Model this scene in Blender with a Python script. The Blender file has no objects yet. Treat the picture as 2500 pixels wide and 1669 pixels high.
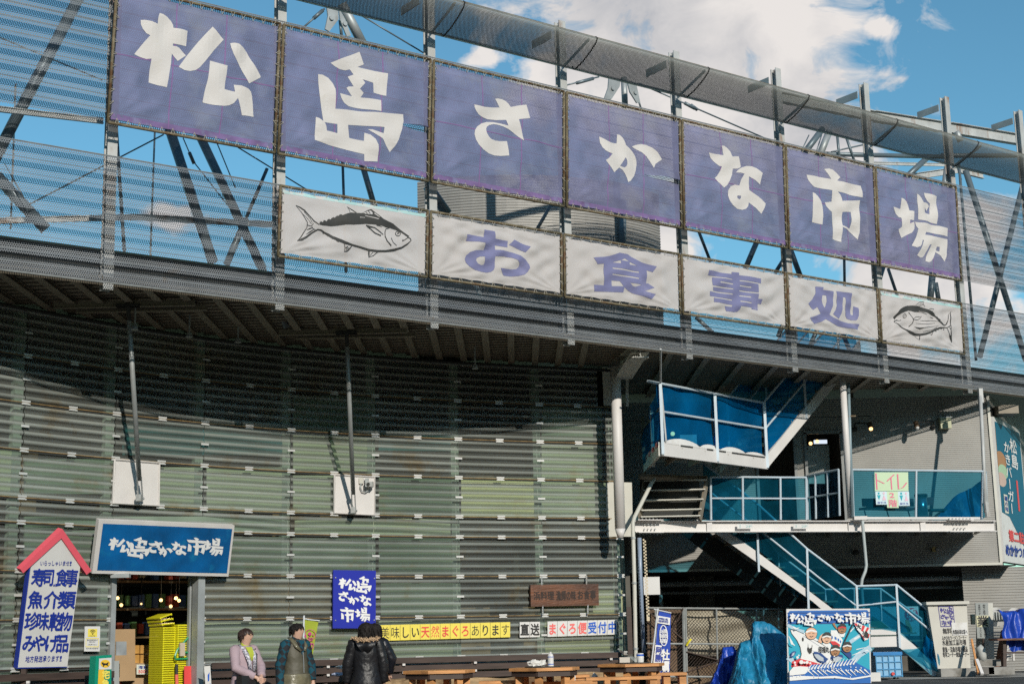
import bpy, bmesh, math, random
from mathutils import noise
from mathutils import Vector, Matrix
random.seed(7)
R = math.radians
scene = bpy.context.scene
COL = scene.collection
V = Vector

# ------------------------------------------------------------------ camera
FPX, TH, RO, HC = 3700.0, 0.1951, -0.0214, 1.2      # focal length in px of a 2500 px wide frame, pitch, roll, eye height
cam_d = bpy.data.cameras.new('camera'); cam = bpy.data.objects.new('camera', cam_d); COL.objects.link(cam)
cam_d.sensor_fit = 'HORIZONTAL'; cam_d.sensor_width = 36.0; cam_d.lens = 36.0*FPX/2500.0
cam_d.clip_start = 0.1; cam_d.clip_end = 3000
ct, st, cr, sr = math.cos(TH), math.sin(TH), math.cos(RO), math.sin(RO)
Rw, Uw, Fw = V((1,0,0)), V((0,-st,ct)), V((0,ct,st))
Ri, Ui = cr*Rw + sr*Uw, -sr*Rw + cr*Uw
M = Matrix((Ri, Ui, -Fw)).transposed().to_4x4(); M.translation = V((0,0,HC))
cam.matrix_world = M
scene.camera = cam

# ------------------------------------------------------------------ sky, sun, exposure
SUN = V((0.333, -0.850, 0.408)).normalized()
wd = bpy.data.worlds.new('World'); scene.world = wd; wd.use_nodes = True
nt = wd.node_tree; N = nt.nodes; L = nt.links; N.clear()
wo = N.new('ShaderNodeOutputWorld'); bg = N.new('ShaderNodeBackground'); L.new(bg.outputs[0], wo.inputs[0])
sky = N.new('ShaderNodeTexSky'); sky.sky_type = 'NISHITA'; sky.sun_disc = False
sky.sun_elevation = math.asin(SUN.z); sky.sun_rotation = math.atan2(SUN.x, SUN.y)
sky.air_density = 1.0; sky.dust_density = 0.15; sky.ozone_density = 3.0
bg.inputs[1].default_value = 0.082
def nd(t, **k):
    n = N.new(t)
    for a, b in k.items(): setattr(n, a, b)
    return n
def mth(op, a, b=None, c=None, clamp=False):
    n = N.new('ShaderNodeMath'); n.operation = op; n.use_clamp = clamp
    for i, x in enumerate((a, b, c)):
        if x is None: continue
        if isinstance(x, (int, float)): n.inputs[i].default_value = x
        else: L.new(x, n.inputs[i])
    return n.outputs[0]
def ray(px, py):
    a = px - 1250.0; b = 834.5 - py
    u = cr*a - sr*b; v = sr*a + cr*b
    return V((u, FPX*ct - v*st, FPX*st + v*ct))/FPX
tc = nd('ShaderNodeTexCoord')
def cloud_blob(px, py, r, elong=1.0):
    d = ray(px, py).normalized()
    n = nd('ShaderNodeVectorMath', operation='SUBTRACT'); L.new(tc.outputs['Generated'], n.inputs[0]); n.inputs[1].default_value = d
    m = nd('ShaderNodeVectorMath', operation='MULTIPLY'); L.new(n.outputs[0], m.inputs[0]); m.inputs[1].default_value = (1/elong, 1, 1)
    l = nd('ShaderNodeVectorMath', operation='LENGTH'); L.new(m.outputs[0], l.inputs[0])
    return mth('SUBTRACT', 1.0, mth('DIVIDE', l.outputs['Value'], r))
blobs = [(1640, -40, .112, 1.2), (1790, 40, .100, 1.1), (1700, 160, .092, 1.2), (1900, 170, .045, 1.2), (1850, 300, .055, 1.5), (1960, 340, .034, 1.5), (2270, 700, .060, 1.2), (1560, 590, .022, 2.0),
         (2390, 560, .030, 1.2), (420, 530, .010, 3.0), (1180, 145, .010, 2.0), (2150, 70, .011, 1.4), (1370, 190, .035, 1.4), (1540, 260, .04, 1.4)]
acc = None
for b in blobs:
    o = cloud_blob(*b)
    acc = o if acc is None else mth('MAXIMUM', acc, o)
acc = mth('MAXIMUM', acc, -1.3)
mp = nd('ShaderNodeMapping'); mp.inputs['Scale'].default_value = (1.0, 1.0, 1.35); L.new(tc.outputs['Generated'], mp.inputs[0])
n1 = nd('ShaderNodeTexNoise'); n1.inputs['Scale'].default_value = 24; n1.inputs['Detail'].default_value = 10; n1.inputs['Roughness'].default_value = .60; n1.inputs['Distortion'].default_value = .6
L.new(mp.outputs[0], n1.inputs[0])
n2 = nd('ShaderNodeTexNoise'); n2.inputs['Scale'].default_value = 9; n2.inputs['Detail'].default_value = 6; L.new(mp.outputs[0], n2.inputs[0])
dens = mth('ADD', mth('MULTIPLY', acc, 1.15), mth('MULTIPLY', mth('SUBTRACT', n1.outputs[0], 0.5), 2.6))
cr1 = nd('ShaderNodeValToRGB'); L.new(dens, cr1.inputs[0])
cr1.color_ramp.elements[0].position = 0.02; cr1.color_ramp.elements[0].color = (0,0,0,1)
cr1.color_ramp.elements[1].position = 0.55; cr1.color_ramp.elements[1].color = (1,1,1,1)
ccol = nd('ShaderNodeValToRGB'); L.new(mth('ADD', mth('MULTIPLY', n2.outputs[0], .8), mth('MULTIPLY', n1.outputs[0], .35)), ccol.inputs[0])
ccol.color_ramp.elements[0].position = .36; ccol.color_ramp.elements[0].color = (6.6, 6.9, 7.6, 1)
ccol.color_ramp.elements[1].position = .66; ccol.color_ramp.elements[1].color = (13.0, 12.4, 12.0, 1)
tint = nd('ShaderNodeMix', data_type='RGBA', blend_type='MULTIPLY'); tint.inputs[0].default_value = 1.0
L.new(sky.outputs[0], tint.inputs['A']); tint.inputs['B'].default_value = (1.38, 2.15, 2.0, 1)
mx = nd('ShaderNodeMix', data_type='RGBA'); L.new(cr1.outputs[0], mx.inputs[0]); L.new(tint.outputs['Result'], mx.inputs['A']); L.new(ccol.outputs[0], mx.inputs['B'])
L.new(mx.outputs['Result'], bg.inputs[0])
sl = bpy.data.lights.new('sun', 'SUN'); sl.energy = 4.9; sl.angle = R(0.55); sl.color = (1.0, 0.93, 0.82)
so = bpy.data.objects.new('sun', sl); COL.objects.link(so); so.rotation_euler = SUN.to_track_quat('Z', 'Y').to_euler(); so.location = (10, -20, 30)
scene.view_settings.view_transform = 'Standard'; scene.view_settings.look = 'None'; scene.view_settings.gamma = 1.0
scene.view_settings.exposure = -0.38
scene.cycles.use_denoising = False; scene.cycles.transparent_max_bounces = 24; scene.cycles.max_bounces = 7; scene.cycles.sample_clamp_indirect = 6.0

# ------------------------------------------------------------------ where pixels of the survey land in the place
def onY(px, py, Y):
    r = ray(px, py); return V((r.x, r.y, r.z))*(Y/r.y) + V((0,0,HC))
def onZ(px, py, z):           # z above the ground
    r = ray(px, py); return r*((z-HC)/r.z) + V((0,0,HC))
def scrY(X): return 21.0371 + 0.71947*X + 0.00087*X*X
def scrD(X): return 0.71947 + 0.00174*X
def walY(X):
    if X < -6.3: return walY(-6.3) + 1.39*(X+6.3)
    return ((0.0062078*X - 0.0192017)*X + 0.413164)*X + 23.76327
def walD(X):
    if X < -6.3: return 1.39
    return (3*0.0062078*X - 2*0.0192017)*X + 0.413164
def nrm(d): return V((d, -1, 0)).normalized()       # outward (towards the viewer) normal of a plan curve with slope d
def on_curve(px, py, fY, fD, off):
    r = ray(px, py); t = 22.0
    def g(t):
        X, Y = r.x*t, r.y*t
        Xc = X
        for _ in range(4): Xc = X - nrm(fD(Xc)).x*off
        return Y - (fY(Xc) + nrm(fD(Xc)).y*off)
    for _ in range(40):
        a = g(t); b = g(t+1e-3)
        t -= a/((b-a)/1e-3)
    return r*t + V((0,0,HC))
def scr(px, py, off=0.0): return on_curve(px, py, scrY, scrD, off)
def wal(px, py, off=0.0): return on_curve(px, py, walY, walD, off)
def scrP(X, z, off=0.0):
    n = nrm(scrD(X)); return V((X + n.x*off, scrY(X) + n.y*off, z))
def walP(X, z, off=0.0):
    n = nrm(walD(X)); return V((X + n.x*off, walY(X) + n.y*off, z))

# ------------------------------------------------------------------ materials
MATS = {}
def material(name, col, rough=.6, metal=0.0, var=.12, vscale=3.0, bump=0.0, bscale=40.0, stain=None, stain_amt=.5, stain_scale=2.0,
             stretch=(1,1,1), trans=0.0, emit=None, spec=.5, coat=0.0, transl=0.0, streak=False):
    if name in MATS: return MATS[name]
    m = bpy.data.materials.new(name); m.use_nodes = True; MATS[name] = m
    nt = m.node_tree; n = nt.nodes; l = nt.links
    p = n['Principled BSDF']; out = n['Material Output']
    p.inputs['Roughness'].default_value = rough; p.inputs['Metallic'].default_value = metal
    p.inputs['Specular IOR Level'].default_value = spec; p.inputs['Coat Weight'].default_value = coat
    t = n.new('ShaderNodeTexCoord'); mp = n.new('ShaderNodeMapping'); mp.inputs['Scale'].default_value = stretch
    l.new(t.outputs['Object'], mp.inputs[0])
    no = n.new('ShaderNodeTexNoise'); no.inputs['Scale'].default_value = vscale; no.inputs['Detail'].default_value = 6; l.new(mp.outputs[0], no.inputs[0])
    rp = n.new('ShaderNodeValToRGB'); l.new(no.outputs[0], rp.inputs[0])
    c = V(col)
    rp.color_ramp.elements[0].position = .3; rp.color_ramp.elements[0].color = (*(c*(1-var)), 1)
    rp.color_ramp.elements[1].position = .7; rp.color_ramp.elements[1].color = (*[min(1, x*(1+var)) for x in c], 1)
    cur = rp.outputs[0]
    if stain is not None:
        n2 = n.new('ShaderNodeTexNoise'); n2.inputs['Scale'].default_value = stain_scale; n2.inputs['Detail'].default_value = 8; n2.inputs['Roughness'].default_value = .65
        mp2 = n.new('ShaderNodeMapping'); l.new(t.outputs['Object'], mp2.inputs[0]); mp2.inputs['Scale'].default_value = (1,1,.3) if streak else (1,1,1); mp2.inputs['Location'].default_value = (3.1,1.7,.4)
        l.new(mp2.outputs[0], n2.inputs[0])
        r2 = n.new('ShaderNodeValToRGB'); l.new(n2.outputs[0], r2.inputs[0])
        r2.color_ramp.elements[0].position = 1-stain_amt-.02; r2.color_ramp.elements[0].color = (0,0,0,1)
        r2.color_ramp.elements[1].position = min(1, 1-stain_amt+.14); r2.color_ramp.elements[1].color = (1,1,1,1)
        mx = n.new('ShaderNodeMix'); mx.data_type = 'RGBA'; l.new(r2.outputs[0], mx.inputs[0]); l.new(cur, mx.inputs['A']); mx.inputs['B'].default_value = (*stain, 1)
        cur = mx.outputs['Result']
    l.new(cur, p.inputs['Base Color'])
    if bump:
        b = n.new('ShaderNodeBump'); b.inputs['Strength'].default_value = bump; b.inputs['Distance'].default_value = .02
        n3 = n.new('ShaderNodeTexNoise'); n3.inputs['Scale'].default_value = bscale; n3.inputs['Detail'].default_value = 5; l.new(mp.outputs[0], n3.inputs[0])
        l.new(n3.outputs[0], b.inputs['Height']); l.new(b.outputs[0], p.inputs['Normal'])
    if emit:
        p.inputs['Emission Color'].default_value = (*emit[:3], 1); p.inputs['Emission Strength'].default_value = emit[3]
    last = p.outputs[0]
    if transl:
        ts = n.new('ShaderNodeBsdfTranslucent'); l.new(cur, ts.inputs[0])
        ms = n.new('ShaderNodeMixShader'); ms.inputs[0].default_value = transl; l.new(last, ms.inputs[1]); l.new(ts.outputs[0], ms.inputs[2]); last = ms.outputs[0]
    if trans:
        tr = n.new('ShaderNodeBsdfTransparent')
        ms = n.new('ShaderNodeMixShader'); ms.inputs[0].default_value = trans; l.new(last, ms.inputs[1]); l.new(tr.outputs[0], ms.inputs[2]); last = ms.outputs[0]
    if last is not p.outputs[0]: l.new(last, out.inputs[0])
    return m

def perforated(name, col, pitch=.021, rad=.36, rough=.5, metal=.3, stain=(.16,.10,.05)):
    m = material(name, col, rough, metal, var=.2, vscale=1.6, stain=stain, stain_amt=.33, stain_scale=1.3)
    nt = m.node_tree; n = nt.nodes; l = nt.links
    def mt(op, a, b=None):
        k = n.new('ShaderNodeMath'); k.operation = op
        for i, x in enumerate((a, b)):
            if x is None: continue
            if isinstance(x, (int, float)): k.inputs[i].default_value = x
            else: l.new(x, k.inputs[i])
        return k.outputs[0]
    uv = n.new('ShaderNodeUVMap'); uv.uv_map = 'UVMap'; sp = n.new('ShaderNodeSeparateXYZ'); l.new(uv.outputs[0], sp.inputs[0])
    q = pitch*1.732
    def cell(ou, ov):
        a = mt('SUBTRACT', mt('FRACT', mt('ADD', mt('DIVIDE', sp.outputs[0], pitch), ou)), .5)
        b = mt('MULTIPLY', mt('SUBTRACT', mt('FRACT', mt('ADD', mt('DIVIDE', sp.outputs[1], q), ov)), .5), 1.732)
        return mt('SQRT', mt('ADD', mt('MULTIPLY', a, a), mt('MULTIPLY', b, b)))
    hole = mt('LESS_THAN', mt('MINIMUM', cell(0, 0), cell(.5, .5)), rad)
    tr = n.new('ShaderNodeBsdfTransparent'); ms = n.new('ShaderNodeMixShader'); l.new(hole, ms.inputs[0])
    l.new(n['Principled BSDF'].outputs[0], ms.inputs[1]); l.new(tr.outputs[0], ms.inputs[2]); l.new(ms.outputs[0], n['Material Output'].inputs[0])
    return m

def glazing(name):
    m = material(name, (.265, .285, .262), .22, 0, var=.28, vscale=1.1, stain=(.24,.20,.13), stain_amt=.42, stain_scale=1.5, stretch=(.5,.5,1.6), bump=.06, bscale=14, coat=.2)
    nt = m.node_tree; n = nt.nodes; l = nt.links
    oi = n.new('ShaderNodeObjectInfo'); mr = n.new('ShaderNodeMapRange'); l.new(oi.outputs['Random'], mr.inputs[0]); mr.inputs['To Min'].default_value = .80; mr.inputs['To Max'].default_value = 1.10
    bc = n['Principled BSDF'].inputs['Base Color'].links[0].from_socket; vm = n.new('ShaderNodeVectorMath'); vm.operation = 'SCALE'; l.new(bc, vm.inputs[0]); l.new(mr.outputs[0], vm.inputs['Scale']); l.new(vm.outputs[0], n['Principled BSDF'].inputs['Base Color'])
    tr = n.new('ShaderNodeBsdfTransparent'); tr.inputs[0].default_value = (.82, .92, .84, 1)
    lw = n.new('ShaderNodeLayerWeight'); lw.inputs[0].default_value = .35
    uv = n.new('ShaderNodeUVMap'); uv.uv_map = 'UVMap'; sp = n.new('ShaderNodeSeparateXYZ'); l.new(uv.outputs[0], sp.inputs[0])
    # each wave crest more opaque: its sunlit band put into the sheet
    s = n.new('ShaderNodeMath'); s.operation = 'MULTIPLY'; l.new(sp.outputs[1], s.inputs[0]); s.inputs[1].default_value = 2*math.pi/.112
    s1 = n.new('ShaderNodeMath'); s1.operation = 'SINE'; l.new(s.outputs[0], s1.inputs[0])
    rp = n.new('ShaderNodeMapRange'); l.new(s1.outputs[0], rp.inputs[0]); rp.inputs['From Min'].default_value = -.15; rp.inputs['From Max'].default_value = .75
    rp.inputs['To Min'].default_value = .74; rp.inputs['To Max'].default_value = .20
    a = n.new('ShaderNodeMath'); a.operation = 'SUBTRACT'; a.use_clamp = True; l.new(rp.outputs[0], a.inputs[0])
    f = n.new('ShaderNodeMath'); f.operation = 'MULTIPLY'; l.new(lw.outputs['Facing'], f.inputs[0]); f.inputs[1].default_value = .12
    l.new(f.outputs[0], a.inputs[1])
    ms = n.new('ShaderNodeMixShader'); l.new(a.outputs[0], ms.inputs[0]); l.new(n['Principled BSDF'].outputs[0], ms.inputs[1]); l.new(tr.outputs[0], ms.inputs[2])
    l.new(ms.outputs[0], n['Material Output'].inputs[0])
    return m

def net_mat(name, col, op=.55):
    m = material(name, col, 1.0, 0, var=.35, vscale=1.8, transl=.30, spec=.05)
    nt = m.node_tree; n = nt.nodes; l = nt.links
    last = n['Material Output'].inputs[0].links[0].from_socket
    tr = n.new('ShaderNodeBsdfTransparent'); ms = n.new('ShaderNodeMixShader')
    no = n.new('ShaderNodeTexNoise'); no.inputs['Scale'].default_value = 1.3
    rr = n.new('ShaderNodeMapRange'); l.new(no.outputs[0], rr.inputs[0]); rr.inputs['To Min'].default_value = 1-op-.16; rr.inputs['To Max'].default_value = 1-op+.12
    tr.inputs[0].default_value = (.25, .75, .95, 1)
    l.new(rr.outputs[0], ms.inputs[0]); l.new(last, ms.inputs[1]); l.new(tr.outputs[0], ms.inputs[2]); l.new(ms.outputs[0], n['Material Output'].inputs[0])
    return m

galv   = material('galvanised_steel', (.36,.38,.38), .5, .35, var=.18, vscale=4, stain=(.20,.17,.13), stain_amt=.38)
steelD = material('painted_blue_grey_steel', (.13,.165,.185), .42, .25, var=.15, vscale=2, stain=(.08,.07,.06), stain_amt=.3)
steelL = material('pale_painted_steel', (.46,.465,.455), .5, .05, var=.14, vscale=4, stain=(.24,.12,.055), stain_amt=.43, stain_scale=4, streak=True)
white  = material('white_paint', (.64,.615,.595), .5, 0, var=.06, vscale=3, stain=(.42,.33,.24), stain_amt=.34, streak=True)
cream  = material('cream_paint', (.55,.54,.48), .55, 0, var=.08, vscale=3, stain=(.30,.2,.12), stain_amt=.3, streak=True)
rusty  = material('rusty_pipe', (.17,.14,.085), .7, .2, var=.4, vscale=9, stain=(.11,.055,.022), stain_amt=.5, stain_scale=7)
perf   = perforated('perforated_galvanised_sheet', (.165,.18,.20), pitch=.028, rad=.36, metal=.0)
perfG  = perforated('perforated_shield_sheet', (.26,.265,.245), pitch=.022, rad=.22, stain=(.13,.09,.05))
glaz   = glazing('corrugated_polycarbonate')
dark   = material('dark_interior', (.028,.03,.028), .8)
darkC  = material('dark_ceiling', (.05,.048,.042), .8)
soffM  = material('soffit_sheet', (.21,.18,.14), .6, .1, var=.12)
purlM  = material('purlin_steel', (.22,.19,.145), .55, .1, var=.12)
corrM  = material('ribbed_grey_cladding', (.30,.292,.272), .5, .15, var=.08, vscale=2, stain=(.25,.23,.2), stain_amt=.35, streak=True)
asph   = material('asphalt', (.045,.045,.044), .9, 0, var=.3, vscale=3, bump=.4, bscale=90, stain=(.11,.11,.105), stain_amt=.45)
pave   = material('concrete', (.30,.29,.27), .85, 0, var=.15, vscale=3, bump=.2, bscale=50, stain=(.15,.14,.12), stain_amt=.45)
clothB = material('violet_banner_cloth', (.20,.205,.345), .85, 0, var=.24, vscale=2.3, bump=.18, bscale=45, stain=(.27,.27,.36), stain_amt=.46, stain_scale=1.1, trans=.17, transl=.22)
clothW = material('white_banner_cloth', (.60,.56,.545), .8, 0, var=.05, vscale=1.4, bump=.08, bscale=60, stain=(.56,.50,.43), stain_amt=.36, stain_scale=1.2, trans=.05, transl=.2)
letW   = material('white_print', (.60,.57,.55), .8, 0, var=.04, vscale=2, stain=(.60,.56,.5), stain_amt=.36, trans=.03)
letB   = material('violet_print', (.175,.18,.33), .8, 0, var=.12, vscale=2, stain=(.25,.24,.38), stain_amt=.4, trans=.04)
ink    = material('black_print', (.035,.035,.033), .7, 0, var=.3, vscale=3)
wood   = material('orange_brown_wood', (.58,.27,.095), .6, 0, var=.3, vscale=3, stretch=(1,1,6), bump=.2, bscale=20, stain=(.26,.13,.055), stain_amt=.42)
slatM  = material('dark_brown_boards', (.055,.035,.028), .6, 0, var=.3, vscale=3, stretch=(1,1,8))
skin   = material('skin', (.55,.34,.25), .5, 0, var=.05, vscale=8)
hairM  = material('black_hair', (.014,.011,.010), .65, 0, var=.5, vscale=30, stretch=(1,1,.15), bump=.6, bscale=90, spec=.25)
tarpB  = material('light_blue_tarpaulin', (.015,.22,.40), .45, 0, var=.3, vscale=5, bump=.9, bscale=16, transl=.05)
tarpD  = material('royal_blue_tarpaulin', (.012,.06,.42), .38, 0, var=.2, vscale=3, bump=.5, bscale=9)
netB   = net_mat('blue_safety_net', (.0,.15,.40), .52)
netT   = net_mat('teal_safety_net', (.004,.09,.15), .42)
def flat(name, col, rough=.55, var=.03, **k): return material(name, col, rough, 0, var=var, **k)
inkBlue = flat('navy_lettering', (.012,.035,.30)); red = flat('red_lettering', (.72,.065,.06)); signW = flat('white_sign_face', (.66,.65,.63), var=.07, stain=(.52,.49,.44), stain_amt=.38, stain_scale=3)
yel = flat('yellow_card', (.80,.66,.10)); blueSign = flat('deep_blue_sign', (.006,.018,.34)); azure = material('weathered_blue_sign', (.0,.10,.30), .5, 0, var=.35, vscale=2.5, stain=(.005,.17,.36), stain_amt=.42, stain_scale=4)
white_l = flat('white_lettering', (.78,.78,.77)); blk = flat('black_lettering', (.02,.02,.02)); blueL = flat('blue_lettering', (.01,.10,.50))

# ------------------------------------------------------------------ object helpers
def tag(o, label=None, cat=None, group=None, kind=None):
    if label: o['label'] = label
    if cat: o['category'] = cat
    if group: o['group'] = group
    if kind: o['kind'] = kind
    return o
def thing(name, label, cat, loc, group=None):
    o = bpy.data.objects.new(name, None); COL.objects.link(o); o.location = loc; o.empty_display_size = .2
    return tag(o, label, cat, group)
def root_loc(o):
    p = V((0,0,0))
    while o is not None: p += V(o.location); o = o.parent
    return p
class MB:
    def __init__(s): s.v = []; s.f = []; s.uv = None
    def add(s, vs, fs):
        k = len(s.v); s.v += [V(x) for x in vs]; s.f += [tuple(i+k for i in f) for f in fs]; return s
    def box(s, c, size, ax=None):
        c = V(c); a = ax or (V((1,0,0)), V((0,1,0)), V((0,0,1))); h = [x/2 for x in size]
        vs = [c + a[0]*(i*h[0]) + a[1]*(j*h[1]) + a[2]*(k*h[2]) for i in (-1,1) for j in (-1,1) for k in (-1,1)]
        return s.add(vs, [(0,1,3,2),(4,6,7,5),(0,4,5,1),(2,3,7,6),(0,2,6,4),(1,5,7,3)])
    def bar(s, a, b, w, h, up=V((0,0,1))):
        a, b = V(a), V(b); d = (b-a); ln = d.length; d.normalize()
        sd = d.cross(up)
        if sd.length < 1e-4: sd = d.cross(V((1,0,0)))
        sd.normalize(); u = sd.cross(d).normalized()
        return s.box((a+b)/2, (ln, w, h), (d, sd, u))
    def ibeam(s, a, b, w, h, t=.012, up=V((0,0,1))):
        a, b = V(a), V(b); d = (b-a).normalized(); sd = d.cross(up)
        if sd.length < 1e-4: sd = d.cross(V((1,0,0)))
        sd.normalize(); u = sd.cross(d).normalized()
        s.bar(a+u*(h/2-t/2), b+u*(h/2-t/2), w, t, up); s.bar(a-u*(h/2-t/2), b-u*(h/2-t/2), w, t, up); s.bar(a, b, t, h-2*t, up); return s
    def tube(s, a, b, r, n=10, r2=None, caps=True):
        return s.path([a, b], [r, r if r2 is None else r2], n, caps)
    def path(s, pts, r, n=8, caps=True, squash=None):
        pts = [V(p) for p in pts]; k0 = len(s.v); m = len(pts)
        if not isinstance(r, (list, tuple)): r = [r]*m
        ref = None
        for i, p in enumerate(pts):
            d = (pts[min(i+1, m-1)] - pts[max(i-1, 0)]).normalized()
            if ref is None:
                ref = d.cross(V((0,0,1)))
                if ref.length < 1e-3: ref = d.cross(V((1,0,0)))
            ref = (ref - d*ref.dot(d)).normalized(); b = d.cross(ref)
            for j in range(n):
                t = 2*math.pi*j/n; s.v.append(p + (ref*math.cos(t) + b*math.sin(t)*(squash or 1))*r[i])
        for i in range(m-1):
            for j in range(n):
                a = k0+i*n+j; b2 = k0+i*n+(j+1)%n; s.f.append((a, b2, b2+n, a+n))
        if caps:
            s.f.append(tuple(k0+j for j in range(n))[::-1]); s.f.append(tuple(k0+(m-1)*n+j for j in range(n)))
        return s
    def loft(s, rings, caps=True):        # rings: list of (centre, ax, ay, rx, ry)
        k0 = len(s.v); n = 16; m = len(rings)
        for c, ax, ay, rx, ry in rings:
            for j in range(n):
                t = 2*math.pi*j/n; s.v.append(V(c) + V(ax)*(rx*math.cos(t)) + V(ay)*(ry*math.sin(t)))
        for i in range(m-1):
            for j in range(n):
                a = k0+i*n+j; b2 = k0+i*n+(j+1)%n; s.f.append((a, b2, b2+n, a+n))
        if caps:
            s.f.append(tuple(k0+j for j in range(n))[::-1]); s.f.append(tuple(k0+(m-1)*n+j for j in range(n)))
        return s
    def ball(s, c, rx, ry=None, rz=None, n=12, m=8, ax=None):
        ry = ry or rx; rz = rz or rx; c = V(c); k0 = len(s.v)
        a = ax or (V((1,0,0)), V((0,1,0)), V((0,0,1)))
        for i in range(m+1):
            ph = math.pi*i/m
            for j in range(n):
                t = 2*math.pi*j/n
                s.v.append(c + a[0]*(rx*math.sin(ph)*math.cos(t)) + a[1]*(ry*math.sin(ph)*math.sin(t)) + a[2]*(rz*math.cos(ph)))
        for i in range(m):
            for j in range(n):
                p = k0+i*n+j; q = k0+i*n+(j+1)%n; s.f.append((p, p+n, q+n, q))
        return s
    def grid(s, fn, nu, nv):
        k0 = len(s.v)
        for i in range(nu+1):
            for j in range(nv+1): s.v.append(V(fn(i/nu, j/nv)))
        for i in range(nu):
            for j in range(nv):
                a = k0+i*(nv+1)+j; s.f.append((a, a+nv+1, a+nv+2, a+1))
        return s
def obj(name, mb, mat, parent=None, label=None, cat=None, group=None, kind=None, smooth=False, loc=None):
    if isinstance(mb, MB):
        vs = mb.v; fs = mb.f
    else: vs, fs = mb
    if parent is not None: base = root_loc(parent)
    else:
        if loc is None:
            xs = [v.x for v in vs]; ys = [v.y for v in vs]; loc = ((min(xs)+max(xs))/2, (min(ys)+max(ys))/2, min(v.z for v in vs))
        base = V(loc)
    me = bpy.data.meshes.new(name); me.from_pydata([tuple(V(v)-base) for v in vs], [], fs)
    if isinstance(mb, MB) and mb.uv is not None:
        ul = me.uv_layers.new(name='UVMap')
        for lp in me.loops: ul.data[lp.index].uv = mb.uv[lp.vertex_index]
    me.materials.append(mat); me.validate(); me.update()
    if smooth:
        me.polygons.foreach_set('use_smooth', [True]*len(me.polygons))
    o = bpy.data.objects.new(name, me); COL.objects.link(o)
    if parent is not None: o.parent = parent
    else: o.location = base
    return tag(o, label, cat, group, kind)
def smooth_by_angle(o, ang=40):
    bm = bmesh.new(); bm.from_mesh(o.data)
    for e in bm.edges: e.smooth = len(e.link_faces) == 2 and e.calc_face_angle(0) < R(ang)
    for f in bm.faces: f.smooth = True
    bm.to_mesh(o.data); bm.free()
def copy_tree(o, parent=None, loc=None, rot=None):
    c = o.copy(); COL.objects.link(c); c.parent = parent
    if loc is not None: c.location = loc
    if rot is not None: c.rotation_euler = rot
    for ch in list(o.children): copy_tree(ch, c)
    return c

# flat shapes in 2-D -> triangulated (verts, faces)
def fill2d(loops):
    cu = bpy.data.curves.new('shape', 'CURVE'); cu.dimensions = '2D'; cu.fill_mode = 'BOTH'
    for lp in loops:
        sp = cu.splines.new('POLY'); sp.points.add(len(lp)-1)
        for i, (x, y) in enumerate(lp): sp.points[i].co = (x, y, 0, 1)
        sp.use_cyclic_u = True
    o = bpy.data.objects.new('shape', cu); COL.objects.link(o)
    dg = bpy.context.evaluated_depsgraph_get(); me = bpy.data.meshes.new_from_object(o.evaluated_get(dg))
    r = ([v.co.copy() for v in me.vertices], [tuple(p.vertices) for p in me.polygons])
    bpy.data.objects.remove(o); bpy.data.curves.remove(cu); bpy.data.meshes.remove(me)
    return r
FONT = {}
fcu = bpy.data.curves.new('lettering', 'FONT'); fob = bpy.data.objects.new('lettering', fcu); COL.objects.link(fob); fcu.resolution_u = 3
def char_mesh(ch, bold=0.0):
    k = (ch, bold)
    if k not in FONT:
        fcu.body = ch; fcu.offset = bold
        bpy.context.view_layer.update()
        dg = bpy.context.evaluated_depsgraph_get(); me = bpy.data.meshes.new_from_object(fob.evaluated_get(dg))
        vs = [v.co.copy() for v in me.vertices]; fs = [tuple(p.vertices) for p in me.polygons]; bpy.data.meshes.remove(me)
        FONT[k] = (vs, fs)
    return FONT[k]
def strokes2d(lines):            # each: (pts, width or list of widths, closed) -> list of quad strips
    out = []
    for it in lines:
        pts = [V((a, b)) for a, b in it[0]]; w = it[1]; n = len(pts)
        closed = len(it) > 2 and it[2]
        if not isinstance(w, (list, tuple)): w = [w]*n
        vs = []; fs = []
        for i, p in enumerate(pts):
            a = pts[(i-1) % n] if (closed or i > 0) else p; b = pts[(i+1) % n] if (closed or i < n-1) else p
            d = (b-a).normalized(); q = V((-d.y, d.x))
            vs += [p+q*w[i]/2, p-q*w[i]/2]
        for i in range(n if closed else n-1):
            j = (i+1) % n; fs.append((2*i, 2*i+1, 2*j+1, 2*j))
        out.append((vs, fs))
    return out
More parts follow.
